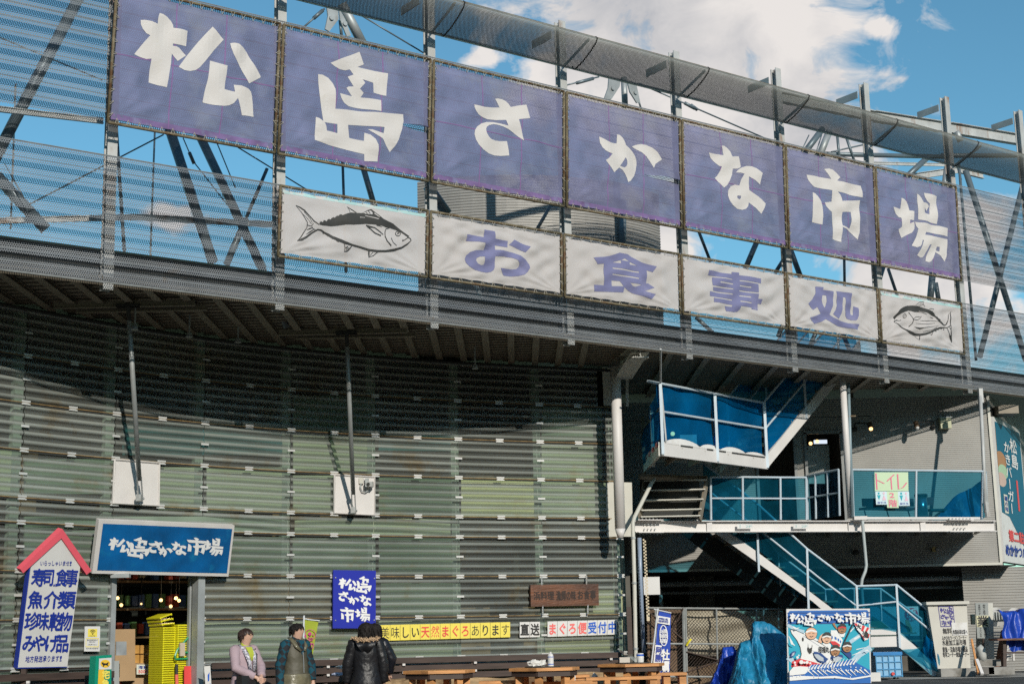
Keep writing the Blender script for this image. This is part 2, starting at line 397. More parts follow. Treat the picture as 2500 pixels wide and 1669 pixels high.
class Board:
    """a flat face given by its four corners in space (top left, top right, bottom right, bottom left)"""
    def __init__(s, tl, tr, br, bl):
        s.c = [V(tl), V(tr), V(br), V(bl)]
        s.n = (s.c[3]-s.c[0]).cross(s.c[1]-s.c[0]).normalized()
        if s.n.y > 0: s.n = -s.n
        s.lay = 0
    def at(s, u, v, off=0.0):
        a = s.c[0].lerp(s.c[1], u); b = s.c[3].lerp(s.c[2], u); return a.lerp(b, v) + s.n*off
    def uv(s, px, py):           # survey pixel -> u, v on the face
        r = ray(px, py); o = V((0,0,HC)); t = (s.c[0]-o).dot(s.n)/r.dot(s.n); p = o + r*t
        u, v = .5, .5
        for _ in range(12):
            q = s.at(u, v); du = (s.at(u+1e-3, v)-q)/1e-3; dv = (s.at(u, v+1e-3)-q)/1e-3; e = p-q
            a, b, c = du.dot(du), du.dot(dv), dv.dot(dv); x, y = e.dot(du), e.dot(dv); det = a*c-b*b
            u += (x*c-b*y)/det; v += (a*y-b*x)/det
        return u, v
    def slab(s, th, grow=0.0):
        g = grow; cs = [s.at(-g, -g), s.at(1+g, -g), s.at(1+g, 1+g), s.at(-g, 1+g)]
        m = MB(); m.add(cs + [c - s.n*th for c in cs], [(3,2,1,0),(4,5,6,7),(0,1,5,4),(1,2,6,5),(2,3,7,6),(3,0,4,7)]); return m
    def put(s, mb, shape, rect, off=None, slant=0.0):
        """shape: verts, faces with box 0..1 (x right, y up) ; rect = u0,v0,u1,v1"""
        if off is None: s.lay += 1; off = .004 + .0006*(s.lay % 12)
        u0, v0, u1, v1 = rect
        mb.add([s.at(u0 + (u1-u0)*(p[0]+slant*p[1]), v1 + (v0-v1)*p[1], off) for p in shape[0]], shape[1])
    def rect(s, mb, u0, v0, u1, v1, off=.002):
        mb.add([s.at(u0, v1, off), s.at(u1, v1, off), s.at(u1, v0, off), s.at(u0, v0, off)], [(0,1,2,3)])
    def poly(s, mb, pts, off=None):        # pts in u,v
        if off is None: s.lay += 1; off = .003 + .0006*(s.lay % 14)
        vs, fs = fill2d([[(a, -b) for a, b in pts]])
        mb.add([s.at(p[0], -p[1], off) for p in vs], fs)
    def text(s, mb, txt, rect, bold=.0, off=None, vertical=False, gap=0.0):
        u0, v0, u1, v1 = rect; n = len(txt)
        for i, ch in enumerate(txt):
            if ch in ' \u3000': continue
            vs, fs = char_mesh(ch, 0.0)
            if not vs: continue
            if ord(ch) < 0x2000:
                x0 = min(v.x for v in vs); x1 = max(v.x for v in vs); q = [((v.x-x0)/max(x1-x0, .2)*.86+.07, v.y*1.1+.1) for v in vs]
            else: q = [(v.x, v.y+.12) for v in vs]
            if vertical and ch == 'ー': q = [(1-b, 1-a) for a, b in q]
            if vertical: r = (u0, v0+(v1-v0)*(i+gap)/n, u1, v0+(v1-v0)*(i+1-gap)/n)
            else: r = (u0+(u1-u0)*(i+gap)/n, v0, u0+(u1-u0)*(i+1-gap)/n, v1)
            o_ = off if off is not None else .004; bb = bold*.75
            for kk, (dx, dy) in enumerate(((0,0),(bb,0),(-bb,0),(0,bb),(0,-bb)) if bold > .012 else ((0,0),)):
                s.put(mb, ([(x+dx, y+dy) for x, y in q], fs), r, o_+.0004*kk)
def ngrid_shape(loops):
    xs = [p[0] for l in loops for p in l]; ys = [p[1] for l in loops for p in l]
    x0, x1, y0, y1 = min(xs), max(xs), min(ys), max(ys)
    return fill2d([[((x-x0)/(x1-x0), 1-(y-y0)/(y1-y0)) for x, y in l] for l in loops])
# ------------------------------------------------------------------ lettering drawn on the big banners (survey pixels: origin, scale, loops)
GL = {
'松': ((300,20,5.8725), [[(515,85),(570,100),(630,140),(680,195),(708,250),(712,295),(915,338),(895,558),(706,520),(704,550),(760,560),(795,580),(893,690),(780,765),(695,660),(685,800),(665,900),(640,1040),(622,1143),(500,1112),(376,1062),(382,900),(400,735),(330,738),(250,712),(158,665),(220,590),(300,490),(375,407),(320,375),(275,310),(250,245),(246,180),(300,182),(400,205),(485,240),(490,170),(500,120)],
 [(1275,278),(1440,458),(1300,610),(1160,780),(1090,860),(1030,900),(950,916),(870,900),(792,850),(900,700),(1050,520),(1170,385)],
 [(1520,520),(1570,516),(1640,530),(1710,575),(1770,635),(1840,760),(1970,970),(1975,995),(1790,1095),(1720,970),(1640,810),(1560,680),(1530,590)],
 [(1235,765),(1488,835),(1480,950),(1450,1100),(1440,1175),(1600,1207),(1585,1103),(1680,1120),(1780,1165),(1825,1205),(1845,1270),(1860,1400),(1875,1558),(1700,1542),(1670,1400),(1640,1297),(1580,1370),(1510,1405),(1430,1417),(1300,1405),(1126,1365),(1160,1200),(1200,1040),(1220,900)]]),
'島': ((700,120,5.8725), [[(608,213),(1040,43),(1112,218),(1010,262),(1180,295),(1370,350),(1430,362),(1418,678),(1228,636),(1228,492),(1062,452),(1100,500),(1030,580),(1085,640),(1050,700),(1340,742),(1335,902),(1100,868),(870,828),(800,780),(760,720),(738,650),(930,682),(845,565),(875,545),(945,545),(862,405),(940,378),(885,305),(820,318),(740,300),(660,255)],
 [(440,368),(500,378),(580,425),(640,500),(675,590),(685,760),(690,862),(1100,905),(1400,925),(1655,945),(1662,1040),(1640,1150),(1590,1300),(1530,1410),(1468,1483),(1410,1390),(1360,1290),(1260,1225),(1150,1155),(1220,1160),(1368,1218),(1385,1130),(1330,1122),(870,1093),(895,1275),(1098,1322),(1105,1205),(1190,1235),(1260,1300),(1295,1380),(1300,1450),(1298,1614),(1110,1608),(1108,1508),(850,1450),(600,1380),(387,1312),(388,1150),(398,985),(450,1005),(500,1046),(490,900),(470,700),(450,480)],
 [(522,1063),(718,1080),(712,1215),(555,1180),(545,1110)]]),
'さ': ((1120,210,7.84), [[(255,378),(320,390),(450,418),(600,422),(778,415),(740,340),(685,252),(740,243),(830,258),(900,295),(950,345),(988,408),(1150,380),(1280,368),(1345,628),(1122,652),(1180,850),(1225,1055),(1130,980),(1030,900),(940,840),(840,790),(740,755),(650,740),(570,755),(520,790),(502,850),(515,910),(550,975),(600,1025),(680,1055),(780,1065),(915,1060),(935,1200),(950,1338),(800,1342),(680,1330),(570,1290),(460,1220),(370,1130),(315,1030),(290,930),(300,850),(345,780),(420,725),(520,698),(640,700),(780,730),(930,770),(890,658),(700,660),(540,645),(440,610),(350,560),(290,490),(262,430)]]),
'か': ((1440,310,10.455), [[(210,258),(300,310),(400,370),(500,412),(600,428),(665,428),(672,200),(740,220),(810,290),(860,380),(895,480),(980,540),(1080,640),(1150,750),(1190,850),(1205,950),(1180,1090),(1110,1260),(1020,1380),(955,1418),(925,1300),(880,1200),(820,1110),(730,1045),(590,1172),(500,1030),(372,862),(440,810),(500,740),(540,700),(440,670),(350,620),(280,540),(230,430)], [(875,790),(748,1005),(850,1050),(895,1020),(915,950),(910,860)],
 [(1055,510),(1150,470),(1290,447),(1430,470),(1560,540),(1680,650),(1770,780),(1810,840),(1640,960),(1600,1060),(1500,900),(1400,760),(1290,660),(1170,590)]]),
'な': ((1710,340,7.84), [[(160,255),(250,280),(415,318),(400,210),(375,135),(440,135),(500,175),(555,240),(588,340),(708,338),(750,520),(745,548),(700,568),(608,568),(590,680),(540,800),(490,890),(440,930),(350,840),(258,748),(320,700),(365,620),(390,530),(340,515),(270,440),(200,350)],
 [(665,640),(710,590),(765,550),(860,522),(960,528),(1060,565),(1168,655),(1120,875),(1020,790),(905,720),(905,850),(915,980),(1080,1100),(1228,1240),(1152,1432),(1040,1310),(918,1210),(905,1280),(860,1335),(790,1355),(690,1335),(600,1270),(540,1180),(515,1080),(520,980),(560,910),(640,875),(735,888),(760,780),(822,668),(750,648)], [(690,1085),(755,1090),(745,1140),(720,1160),(685,1140),(675,1110)]]),
'市': ((1940,400,7.84), [[(218,213),(400,245),(680,300),(620,200),(558,105),(640,93),(720,115),(800,190),(855,262),(790,330),(1000,375),(1255,430),(1270,540),(1275,655),(1050,600),(800,540),(850,600),(870,660),(875,722),(1235,703),(1228,900),(1230,1180),(1210,1330),(1180,1462),(1080,1340),(980,1255),(892,1215),(890,1330),(882,1500),(708,1448),(712,1100),(700,920),(640,880),(590,820),(560,742),(698,728),(692,515),(540,490),(350,445),(290,385),(245,310)], [(888,930),(1058,928),(1050,1100),(1030,1250),(960,1210),(895,1185)],
 [(315,555),(370,575),(430,640),(480,720),(505,820),(515,1000),(512,1168),(415,1145),(315,1120)]]),
'場': ((2160,460,8.711), [[(330,208),(390,230),(450,290),(485,370),(500,475),(598,490),(590,690),(508,675),(510,750),(600,715),(608,800),(600,870),(560,945),(345,1058),(268,875),(355,820),(348,630),(280,610),(220,550),(180,470),(155,400),(230,410),(330,440)],
 [(650,125),(700,150),(750,210),(805,305),(860,305),(910,335),(938,385),(890,480),(835,410),(832,520),(948,552),(948,330),(880,265),(835,190),(818,100),(950,130),(1085,175),(1095,400),(1085,765),(900,715),(690,665),(670,430),(655,280)],
 [(615,715),(800,740),(1100,800),(1325,850),(1322,1025),(1100,985),(850,935),(830,990),(1100,1045),(1318,1085),(1318,1250),(1310,1400),(1270,1560),(1180,1430),(1070,1355),(1020,1480),(980,1550),(930,1572),(858,1548),(880,1450),(960,1200),(920,1205),(880,1320),(830,1430),(790,1468),(740,1472),(662,1425),(720,1290),(790,1130),(800,1105),(775,1105),(740,1190),(700,1245),(640,1265),(555,1222),(620,1060),(700,865),(650,810)], [(1100,1240),(1160,1245),(1158,1345),(1085,1325)]]),
'お': ((1110,540,10.455), [[(738,222),(1000,268),(1005,460),(1330,515),(1325,678),(1010,622),(1005,740),(1200,755),(1450,810),(1650,890),(1800,990),(1880,1110),(1895,1200),(1850,1300),(1750,1375),(1600,1410),(1450,1418),(1220,1395),(1130,1210),(1300,1230),(1450,1240),(1560,1225),(1620,1170),(1625,1090),(1560,1010),(1430,945),(1250,905),(1008,905),(1000,1180),(980,1250),(920,1295),(800,1318),(650,1300),(500,1250),(350,1160),(260,1060),(238,970),(270,880),(360,800),(500,755),(735,740),(738,570),(300,500),(300,338),(735,408)], [(735,910),(735,1070),(715,1120),(650,1130),(560,1090),(512,1010),(530,950),(600,918)], [(1490,482),(1905,660),(1785,805),(1360,615)]]),
'食': ((1430,600,10.455), [[(172,308),(430,290),(600,262),(720,225),(855,178),(1070,215),(1160,290),(1270,360),(1400,425),(1770,540),(1690,680),(1530,635),(1535,965),(1590,958),(1750,1070),(1480,1160),(1775,1240),(1650,1370),(1400,1295),(1200,1215),(1080,1140),(980,1060),(950,1195),(210,1165),(200,995),(430,1018),(435,465),(280,475)],
 [(665,425),(860,378),(862,460)], [(870,375),(985,325),(1085,405)], [(1092,420),(1290,520),(1090,490)], [(650,560),(1330,665),(1325,700),(650,595)], [(650,720),(1330,820),(1325,858),(650,752)], [(648,885),(855,908),(950,1040),(648,1032)], [(1095,955),(1410,1000),(1230,1055),(1170,1035)]]),
'事': ((1710,645,12.347), [[(205,190),(920,300),(920,235),(1135,260),(1135,340),(1810,435),(1808,585),(1145,485),(1145,520),(1715,608),(1715,860),(1145,778),(1145,818),(1720,900),(1722,1045),(1838,1062),(1835,1200),(1722,1190),(1720,1390),(1512,1358),(1512,1310),(1170,1270),(1165,1360),(1110,1430),(1000,1445),(760,1418),(705,1265),(910,1290),(935,1235),(360,1145),(358,1020),(930,1105),(935,1068),(232,965),(232,825),(940,930),(942,895),(355,800),(350,690),(945,775),(945,740),(345,640),(340,395),(930,480),(935,452),(205,335)],
 [(545,530),(945,585),(942,628),(545,570)], [(1145,635),(1505,680),(1505,722),(1145,672)], [(1150,935),(1512,972),(1512,1015),(1150,972)], [(1155,1105),(1515,1150),(1515,1192),(1155,1145)]]),
'処': ((1950,680,12.347), [[(505,235),(715,265),(715,345),(1010,390),(1005,600),(975,850),(890,1090),(1000,1180),(1200,1280),(1480,1350),(1800,1380),(1750,1545),(1450,1500),(1150,1430),(950,1340),(785,1225),(640,1310),(440,1372),(310,1180),(450,1135),(630,1060),(580,950),(545,860),(430,945),(285,750),(400,620),(470,470),(495,350)], [(685,510),(750,500),(815,515),(800,680),(770,820),(735,890),(690,780),(662,640)],
 [(1092,385),(1555,450),(1560,700),(1568,1080),(1590,1100),(1635,1095),(1640,835),(1780,885),(1775,1130),(1740,1225),(1680,1270),(1560,1260),(1440,1210),(1390,1110),(1380,800),(1370,580),(1320,565),(1285,580),(1285,900),(1240,1080),(1150,1222),(985,1080),(1060,960),(1100,800),(1102,560)]]),
}
F1 = (700,480,7.34)
FISH1 = dict(org=F1, loops=[[(1060,310),(1150,290),(1290,298),(1340,300),(1440,245),(1510,225),(1560,270),(1720,410),(1900,490),(2040,600),(2180,720),(2150,740),(2050,650),(1950,600),(1850,570),(1770,560),(1690,530),(1540,505),(1400,495),(1180,515),(1040,510),(920,525),(780,540),(620,528),(560,510),(570,462),(605,455),(615,475),(645,430),(680,440),(690,455),(720,415),(750,405),(765,420),(800,385),(820,375),(845,385),(880,350),(905,355),(930,330),(960,330),(975,345)],
  [(1390,340),(1640,400),(1620,415),(1390,355)], [(1300,365),(1400,375),(1380,385),(1300,380)], [(1350,296),(1430,262),(1500,252),(1530,290),(1520,325),(1400,315)], [(1565,290),(1650,365),(1640,380),(1550,310)]],
  lines=[([(1072,185),(1160,240),(1240,292)],[6,16,14]), ([(1085,205),(1110,240),(1125,300)],[6,7,7]), ([(1400,270),(1430,310)],10), ([(1450,262),(1480,310)],10),
   ([(155,160),(230,195),(310,250),(400,360),(470,450),(560,512)],[6,20,24,18,18,14]), ([(158,165),(260,290),(325,420),(352,470),(348,560),(290,650),(240,730),(180,800)],[5,9,12,13,13,16,18,6]),
   ([(178,795),(250,778),(330,735),(450,650),(540,597),(600,605)],[14,44,36,30,26,26]), ([(350,515),(410,535),(440,520),(458,488)],11), ([(262,300),(340,380),(425,500)],6), ([(300,270),(400,400),(440,480)],6), ([(432,540),(460,580),(500,598)],9), ([(345,602),(400,580),(452,562)],[6,22,10]), ([(328,685),(400,640),(470,595)],[4,20,12]),
   ([(600,605),(660,645),(740,690),(800,735),(900,790),(1010,835),(1150,870),(1300,905),(1460,960),(1600,985),(1750,985),(1900,965),(2050,920),(2140,860),(2205,795)],[26,22,40,46,58,52,30,30,34,40,40,44,34,26,10]),
   ([(640,640),(655,668)],[26,8]), ([(715,680),(735,712)],[34,8]), ([(795,740),(812,772)],[40,8]), ([(870,790),(895,828)],[46,8]),
   ([(2205,800),(2190,760),(2150,742),(2105,775),(2060,802)],[12,14,14,12,12]), ([(2065,775),(2060,805)],14), ([(1830,568),(1760,585),(1745,640),(1742,720),(1770,800),(1845,890)],[8,14,14,14,16,18]), ([(1850,745),(1880,830),(1945,885)],9),
   ([(1985+44*math.cos(a*.5236),665+44*math.sin(a*.5236)) for a in range(12)],11,True), ([(1975,665),(2005,650)],22),
   ([(1408,520),(1480,545),(1560,560),(1640,620),(1712,688)],[20,26,12,14,12]), ([(1430,540),(1500,590),(1570,655),(1672,706)],[14,14,18,20]), ([(1590,515),(1690,550)],[14,5]),
   ([(1000,862),(1012,920),(1005,995),(1060,985),(1110,940),(1150,888)],[10,8,12,22,24,12]), ([(1025,935),(1070,905)],22), ([(1030,970),(1090,925)],8), ([(1462,985),(1465,1088),(1540,1060),(1570,1030),(1612,998)],[26,20,12,12,10]), ([(1480,1060),(1530,1000)],8)])
F2 = (2160,720,11.2)
FISH2 = dict(org=F2, loops=[[(250,600),(330,490),(380,400),(470,340),(600,295),(730,290),(900,310),(1050,370),(1200,440),(1300,500),(1330,540),(1360,585),(1400,600),(1420,640),(1470,680),(1480,720),(1550,770),(1600,820),(1590,850),(1440,740),(1340,610),(1200,540),(1130,500),(920,435),(930,470),(800,470),(700,440),(640,430),(560,455),(440,500),(350,570),(290,665)]],
  lines=[([(255,735),(340,800),(450,870),(560,950),(680,1025),(820,1080),(950,1090),(1080,1070),(1200,1030),(1350,955),(1480,905),(1600,895),(1675,900)],[14,20,26,40,62,70,64,60,52,52,44,34,20]),
   ([(262,735),(275,705),(330,690),(375,705),(430,690)],[14,22,34,10,20]), ([(640,470),(690,560),(725,640),(732,700),(710,790),(640,870)],[22,10,12,16,18,24]), ([(535+44*math.cos(a*.5236),575+56*math.sin(a*.5236)) for a in range(12)],13,True), ([(528,560),(540,590)],10),
   ([(735,660),(820,605),(910,600),(990,590),(940,640),(860,690),(765,688)],14,True), ([(930,705),(1110,718),(1250,700),(1440,735)],[6,14,12,6]), ([(810,785),(1000,805),(1150,805),(1350,768)],[6,12,12,5]), ([(760,880),(830,905),(920,925),(1000,910),(1200,880),(1440,850)],[4,26,46,20,10,5]), ([(1010,1015),(1200,975),(1400,890)],12), ([(880,455),(1000,480),(1110,540)],[8,14,10]), ([(1210,610),(1300,645)],12),
   ([(1600,838),(1660,800),(1700,700),(1740,560),(1818,440),(1790,600),(1765,720),(1762,830)],[30,28,14,12,18,22,24,12]), ([(1660,905),(1720,1040),(1760,1120)],[10,10,18]), ([(1720,880),(1770,960),(1795,1080),(1852,1295)],[10,12,30,14]), ([(1760,1110),(1850,1290)],[40,8]), ([(1765,830),(1770,960)],12), ([(1670,900),(1765,830)],20),
   ([(820,270),(920,205),(1040,190),(1010,250),(1050,330)],[10,14,22,10,5]), ([(890,280),(960,240),(1010,255)],8), ([(920,300),(1000,275)],8), ([(1140,400),(1200,385),(1282,395),(1235,455)],[8,14,14,10]), ([(1290,1000),(1262,1050),(1232,1100)],[10,10,22]), ([(942,1110),(940,1225)],[10,18]), ([(830,1130),(920,1210)],6), ([(1190,1075),(1230,1100)],8),
   ([(1420,945),(1435,965)],14), ([(1510,915),(1525,935)],16), ([(1345,985),(1365,1005)],18), ([(1580,930),(1590,960)],16)])
def gl_px(k):
    (ox, oy, s), loops = GL[k]; return [[(ox+x/s, oy+y/s) for x, y in l] for l in loops]

# ------------------------------------------------------------------ ground
def gz(X): return 0.48*max(0, min(1, (X-1.9)/1.6))
g = MB(); g.grid(lambda u, v: V((-60+120*u, -15+75*v, gz(-60+120*u))), 240, 1)
obj('ground', g, asph, kind='structure')
hl = MB();  # hillside added behind the camera, unseen, to cut sky light in the shade
def blocking_hill(u, v):
    a = R(178 + 184*u); r_ = 70 + 30*v; d = abs(math.degrees(a) - 291); h = 24 + 26*min(1, max(0, (d-14)/50)) + 2.5*math.sin(31*u) + 1.5*math.sin(67*u)
    return V((r_*math.cos(a), r_*math.sin(a)+14, h*v**.8 - .5))
hl.grid(blocking_hill, 90, 6)
obj('sky_blocking_hills', hl, material('added_hillside', (.035,.045,.025), .9, var=.4, vscale=.3), kind='structure')
pv = MB(); pv.grid(lambda u, v: V((5.9+2.9*u, 24.6+2.6*v, gz(7)+.006)), 2, 2); obj('pavement', pv, pave, kind='structure')

# ------------------------------------------------------------------ banner geometry on the screen
BX = [(-4.88), -3.02, -1.10, .83, 2.72, 4.61, 6.43, 8.27]
BU = [-4.905, -3.055, -1.153, .757, 2.625, 4.497, 6.30, 8.12]; BL = [-3.06, -1.20, .672, 2.527, 4.395, 6.207, 8.04]
Z1, Z0 = 8.025+HC, 6.24+HC           # upper row
Y1, Y0 = 5.815+HC, 4.878+HC          # lower row
upper_lab = ['violet banner at the far left painted with the white character 松', 'violet banner painted 島, torn along its right edge', 'third violet banner from the left, kana sa with a curled hook',
 'middle violet banner, kana ka, with a slit at its right edge', 'violet banner with kana na, second from the middle to the right', 'violet banner second from the right, character for market', 'rightmost violet banner, painted with the white character 場']
lower_lab = ['white banner at the lower left with a large tuna facing right', 'white banner right of the tuna one, violet kana o', 'white banner with the violet character for eating, under the plant room', 'white banner with the many barred violet character, third lettered one', 'white banner left of the small round fish, last lettered one', 'white banner at the lower right with a round striped fish facing left']
def wrinkle(bi, u, v, amp=1.0):
    """outward bulge of the cloth, metres; u,v in 0..1"""
    e = min(u, 1-u, v, 1-v); k = min(1, e*7)
    r = random.Random(bi*17+3); s = 0
    for i in range(9):
        a = r.uniform(-1.3, 1.3); f = r.uniform(4, 20); ph = r.uniform(0, 6.3); w = r.uniform(.003, .008)
        s += w*math.sin(f*(u*2.2*math.cos(a)+v*1.7*math.sin(a))+ph)
    s += .012*math.sin(math.pi*u)*math.sin(math.pi*v)
    # radiating folds from the lower corners
    for cx in (0, 1):
        dx = abs(u-cx)*1.2; dy = (1-v); d = math.hypot(dx, dy)+.02; an = math.atan2(dy, dx)
        s += .017*math.sin(an*17+bi+cx)*math.exp(-d*2.6)
    s += .004*abs(math.sin(u*math.pi*14))*math.exp(-min(v,1-v)*22)
    return (s*k+.012*k)*amp
def banner(i, X0, X1, z1, z0, bi, cloth_mat, letter_key, letter_mat, lab, grp, fish=None, tear=None):
    m = .045
    a = scrP(X0, 0, .16); b = scrP(X1, 0, .16); nn = (b-a).cross(V((0,0,1))).normalized()
    if nn.y > 0: nn = -nn
    d = (b-a); W = d.length; d.normalize(); lean = d*(.062 if bi < 10 else .024)
    LZ = lambda zz: V((0,0,zz)) + lean*((zz-(z1+z0)/2)/(z1-z0))
    root = thing('banner', lab, 'banner', (a+b)/2 + V((0,0,z0)), grp)
    H = z1-z0
    r = random.Random(bi)
    # pipe frame
    f = MB()
    pa, pb = a + d*.012, b - d*.012
    for zz in (z1, z0): f.tube(pa+LZ(zz), pb+LZ(zz), .02, 8)
    for pp in (pa, pb): f.tube(pp+LZ(z0), pp+LZ(z1), .02, 8)
    obj('frame', f, rusty, root, smooth=True)
    def P(u, v, off=0.0):      # u right, v down
        sag = .022*math.sin(math.pi*u*1.0)*(1 if v > .5 else -.3) if True else 0
        uu = m/W + u*(1-2*m/W); zz = z1 - m - v*(H-2*m)
        e = .006*math.sin(u*math.pi*9+bi)*(1-2*abs(.5-v)) + .010*abs(math.sin(u*math.pi*7.0))*(1 if v > .97 else (-1 if v < .03 else 0))
        p = a + d*(W*uu) + LZ(zz + (.010*abs(math.sin(u*math.pi*7))*(v-.5)*2 if (v > .96 or v < .04) else 0))
        g2 = wrinkle(bi, u, v)
        if tear and abs(v-tear[1]) < .12 and u > tear[0]:
            q = (u-tear[0])/(1-tear[0]); g2 += .05*q*math.exp(-abs(v-tear[1])*22)*(1 if v < tear[1] else -.4)
        return p + nn*(g2 + off)
    cl = MB(); nu, nv = 70, 54; skip = set()
    cl.grid(lambda u, v: P(u, v), nu, nv)
    if tear:
        kj = round(tear[1]*nv); i0 = int(tear[0]*nu)
        # open a wedge-shaped rip along one row
        for ii in range(i0, nu+1):
            q = (ii-i0)/(nu-i0); w = tear[2]*math.sin(min(1, q*1.25)*math.pi*.62)
            ia = ii*(nv+1)+kj
            cl.v[ia] = cl.v[ia] + V((0,0,w*.5)) + nn*.02*q
            ib = ia+1
            cl.v[ib] = cl.v[ib] + V((0,0,0)) + V((0,0,(H/nv)*.96)) - V((0,0,w*.5))
        cl.f = [ff for n_, ff in enumerate(cl.f) if not (n_ % nv == kj and n_//nv >= i0)]
    obj('cloth', cl, cloth_mat, root, smooth=True)
    # sewn seams in the cloth
    if cloth_mat is clothB:
        s = MB()
        for uu in (.345, .66):
            s.grid(lambda p, v, uu=uu: P(uu+(p-.5)*.007+.012*(.5-v), v, .0022), 1, 54)
        if not tear: s.grid(lambda u, p: P(u, .5+(p-.5)*.008, .0028), 70, 1)
        obj('seam', s, seamM, root)
    if cloth_mat is clothB: obj('hem', MB().grid(lambda u, p_: P(u, .955+.045*p_, .0015), 70, 2), hemM, root, smooth=True)
    elif fish: obj('hem', MB().grid(lambda u, p_: P(u, .06*p_, .0015), 70, 2), hemC, root, smooth=True)
    # the painted mark, draped on the cloth
    def drape(shape, off):
        vs, fs = shape; bm = bmesh.new(); bv = [bm.verts.new((x, y, 0)) for x, y in vs]
        for ff in fs:
            try: bm.faces.new([bv[k] for k in ff])
            except ValueError: pass
        for axis, n_ in ((0, 40), (1, 30)):
            for k in range(1, n_):
                co = [0,0,0]; no = [0,0,0]; co[axis] = k/n_; no[axis] = 1
                bmesh.ops.bisect_plane(bm, geom=bm.verts[:]+bm.edges[:]+bm.faces[:], plane_co=co, plane_no=no)
        bm.verts.index_update()
        r_ = ([P(v.co.x, v.co.y, off) for v in bm.verts], [tuple(v.index for v in ff.verts) for ff in bm.faces]); bm.free(); return r_
    B = Board(a+LZ(z1), b+LZ(z1), b+LZ(z0), a+LZ(z0))
    def toUV(px, py):
        u, v = B.uv(px, py)
        return ((u-m/W)/(1-2*m/W), (v*H-m)/(H-2*m))
    lm = MB()
    if letter_key:
        vs, fs = fill2d([[toUV(x, y) for x, y in l] for l in gl_px(letter_key)])
        q = drape(([(v.x, v.y) for v in vs], fs), .0045); lm.add(*q)
        obj('character', lm, letter_mat, root)
    if fish:
        ox, oy, s_ = fish['org']; cv = lambda p: toUV(ox+p[0]/s_, oy+p[1]/s_)
        vs, fs = fill2d([[cv(p) for p in l] for l in fish['loops']])
        lm.add(*drape(([(v.x, v.y) for v in vs], fs), .004))
        for k, (svs, sfs) in enumerate(strokes2d(fish['lines'])):
            lm.add(*drape(([cv((v.x, v.y)) for v in svs], sfs), .0044+.0002*k))
        obj('fish_drawing', lm, letter_mat, root)
    # cord ties around the edge
    nh = 15 if bi < 10 else 12; nvt = 11 if bi < 10 else 7; cord = []
    def lace(n, inner, outer):
        for k in range(n):
            u = (k+.5)/n; o1, o2 = outer(u-.012), outer(u+.012); p = inner(u)
            cord.extend([o1-nn*.03, o1+nn*.024, p, p+V((0,0,.006)), o2+nn*.024+V((r.uniform(-.006,.006),0,r.uniform(-.012,.0))), o2-nn*.03])
    fx = lambda u: a + d*(W*(m/W+u*(1-2*m/W)))
    lace(nh, lambda u: P(u, .0075, .012), lambda u: fx(u)+LZ(z1))
    lace(nvt, lambda u: P(.9925, u, .012), lambda u: pb+LZ(z1-u*H))
    lace(nh, lambda u: P(1-u, .9925, .012), lambda u: fx(1-u)+LZ(z0))
    lace(nvt, lambda u: P(.0075, 1-u, .012), lambda u: pa+LZ(z0+u*H))
    t = MB(); t.path(cord, .0032, 4); obj('lacing', t, material('tie_cord', (.40,.37,.31), .8), root)
    return root
hemM = material('purple_hem', (.20,.13,.30), .85, var=.3, vscale=4, stain=(.20,.20,.345), stain_amt=.45, stain_scale=6, trans=.1); hemC = material('faded_cyan_hem', (.36,.56,.56), .85, var=.15, stain=(.60,.56,.545), stain_amt=.5, stain_scale=5)
seamM = material('faded_red_seam', (.20,.11,.27), .8)
keys = list('松島さかな市場')
for i in range(7):
    tear = {1: (.80, .60, .075), 3: (.66, .60, .06)}.get(i)
    banner(i, BU[i]+.012, BU[i+1]-.012, Z1, Z0, i, clothB, keys[i], letW, upper_lab[i], 'violet banners spelling out the market name', tear=tear)
for i in range(6):
    k = [None, 'お', '食', '事', '処', None][i]; fs = {0: FISH1, 5: FISH2}.get(i)
    banner(i, BL[i]+.012, BL[i+1]-.012, Y1, Y0, 10+i, clothW, k, letB if k else ink, lower_lab[i], 'white banners of the lower row', fish=fs)

# ------------------------------------------------------------------ perforated screen, posts
def sheet_panel(X0, X1, zt, zb, off, name, root, flip=False):
    pitch = .185; prof = [(0, .0), (.30, .0), (.42, -.095), (.88, -.095), (1.0, .0)]     # fraction of the pitch measured downwards, depth behind the face
    nx = 6; rows = []; z = zt; s = 0
    while z > zb + 1e-6:
        for fr, dp in prof[:-1]:
            zz = z - fr*pitch
            if zz < zb: break
            rows.append((zz, dp))
        z -= pitch
    rows.append((zb, rows[-1][1]))
    m = MB(); m.uv = []
    for i in range(nx+1):
        X = X0 + (X1-X0)*i/nx; acc = 0; pr = None
        for zz, dp in rows:
            p = scrP(X, zz, off+dp)
            if pr is not None: acc += math.hypot(zz-pr[0], dp-pr[1])
            pr = (zz, dp)
            m.v.append(p); m.uv.append((X*1.232, acc))
    k = len(rows)
    for i in range(nx):
        for j in range(k-1): m.f.append((i*k+j, (i+1)*k+j, (i+1)*k+j+1, i*k+j+1))
    return obj(name, m, perf, root)
bays = [-8.6, -6.74] + BX + [10.12, 11.98, 13.8]
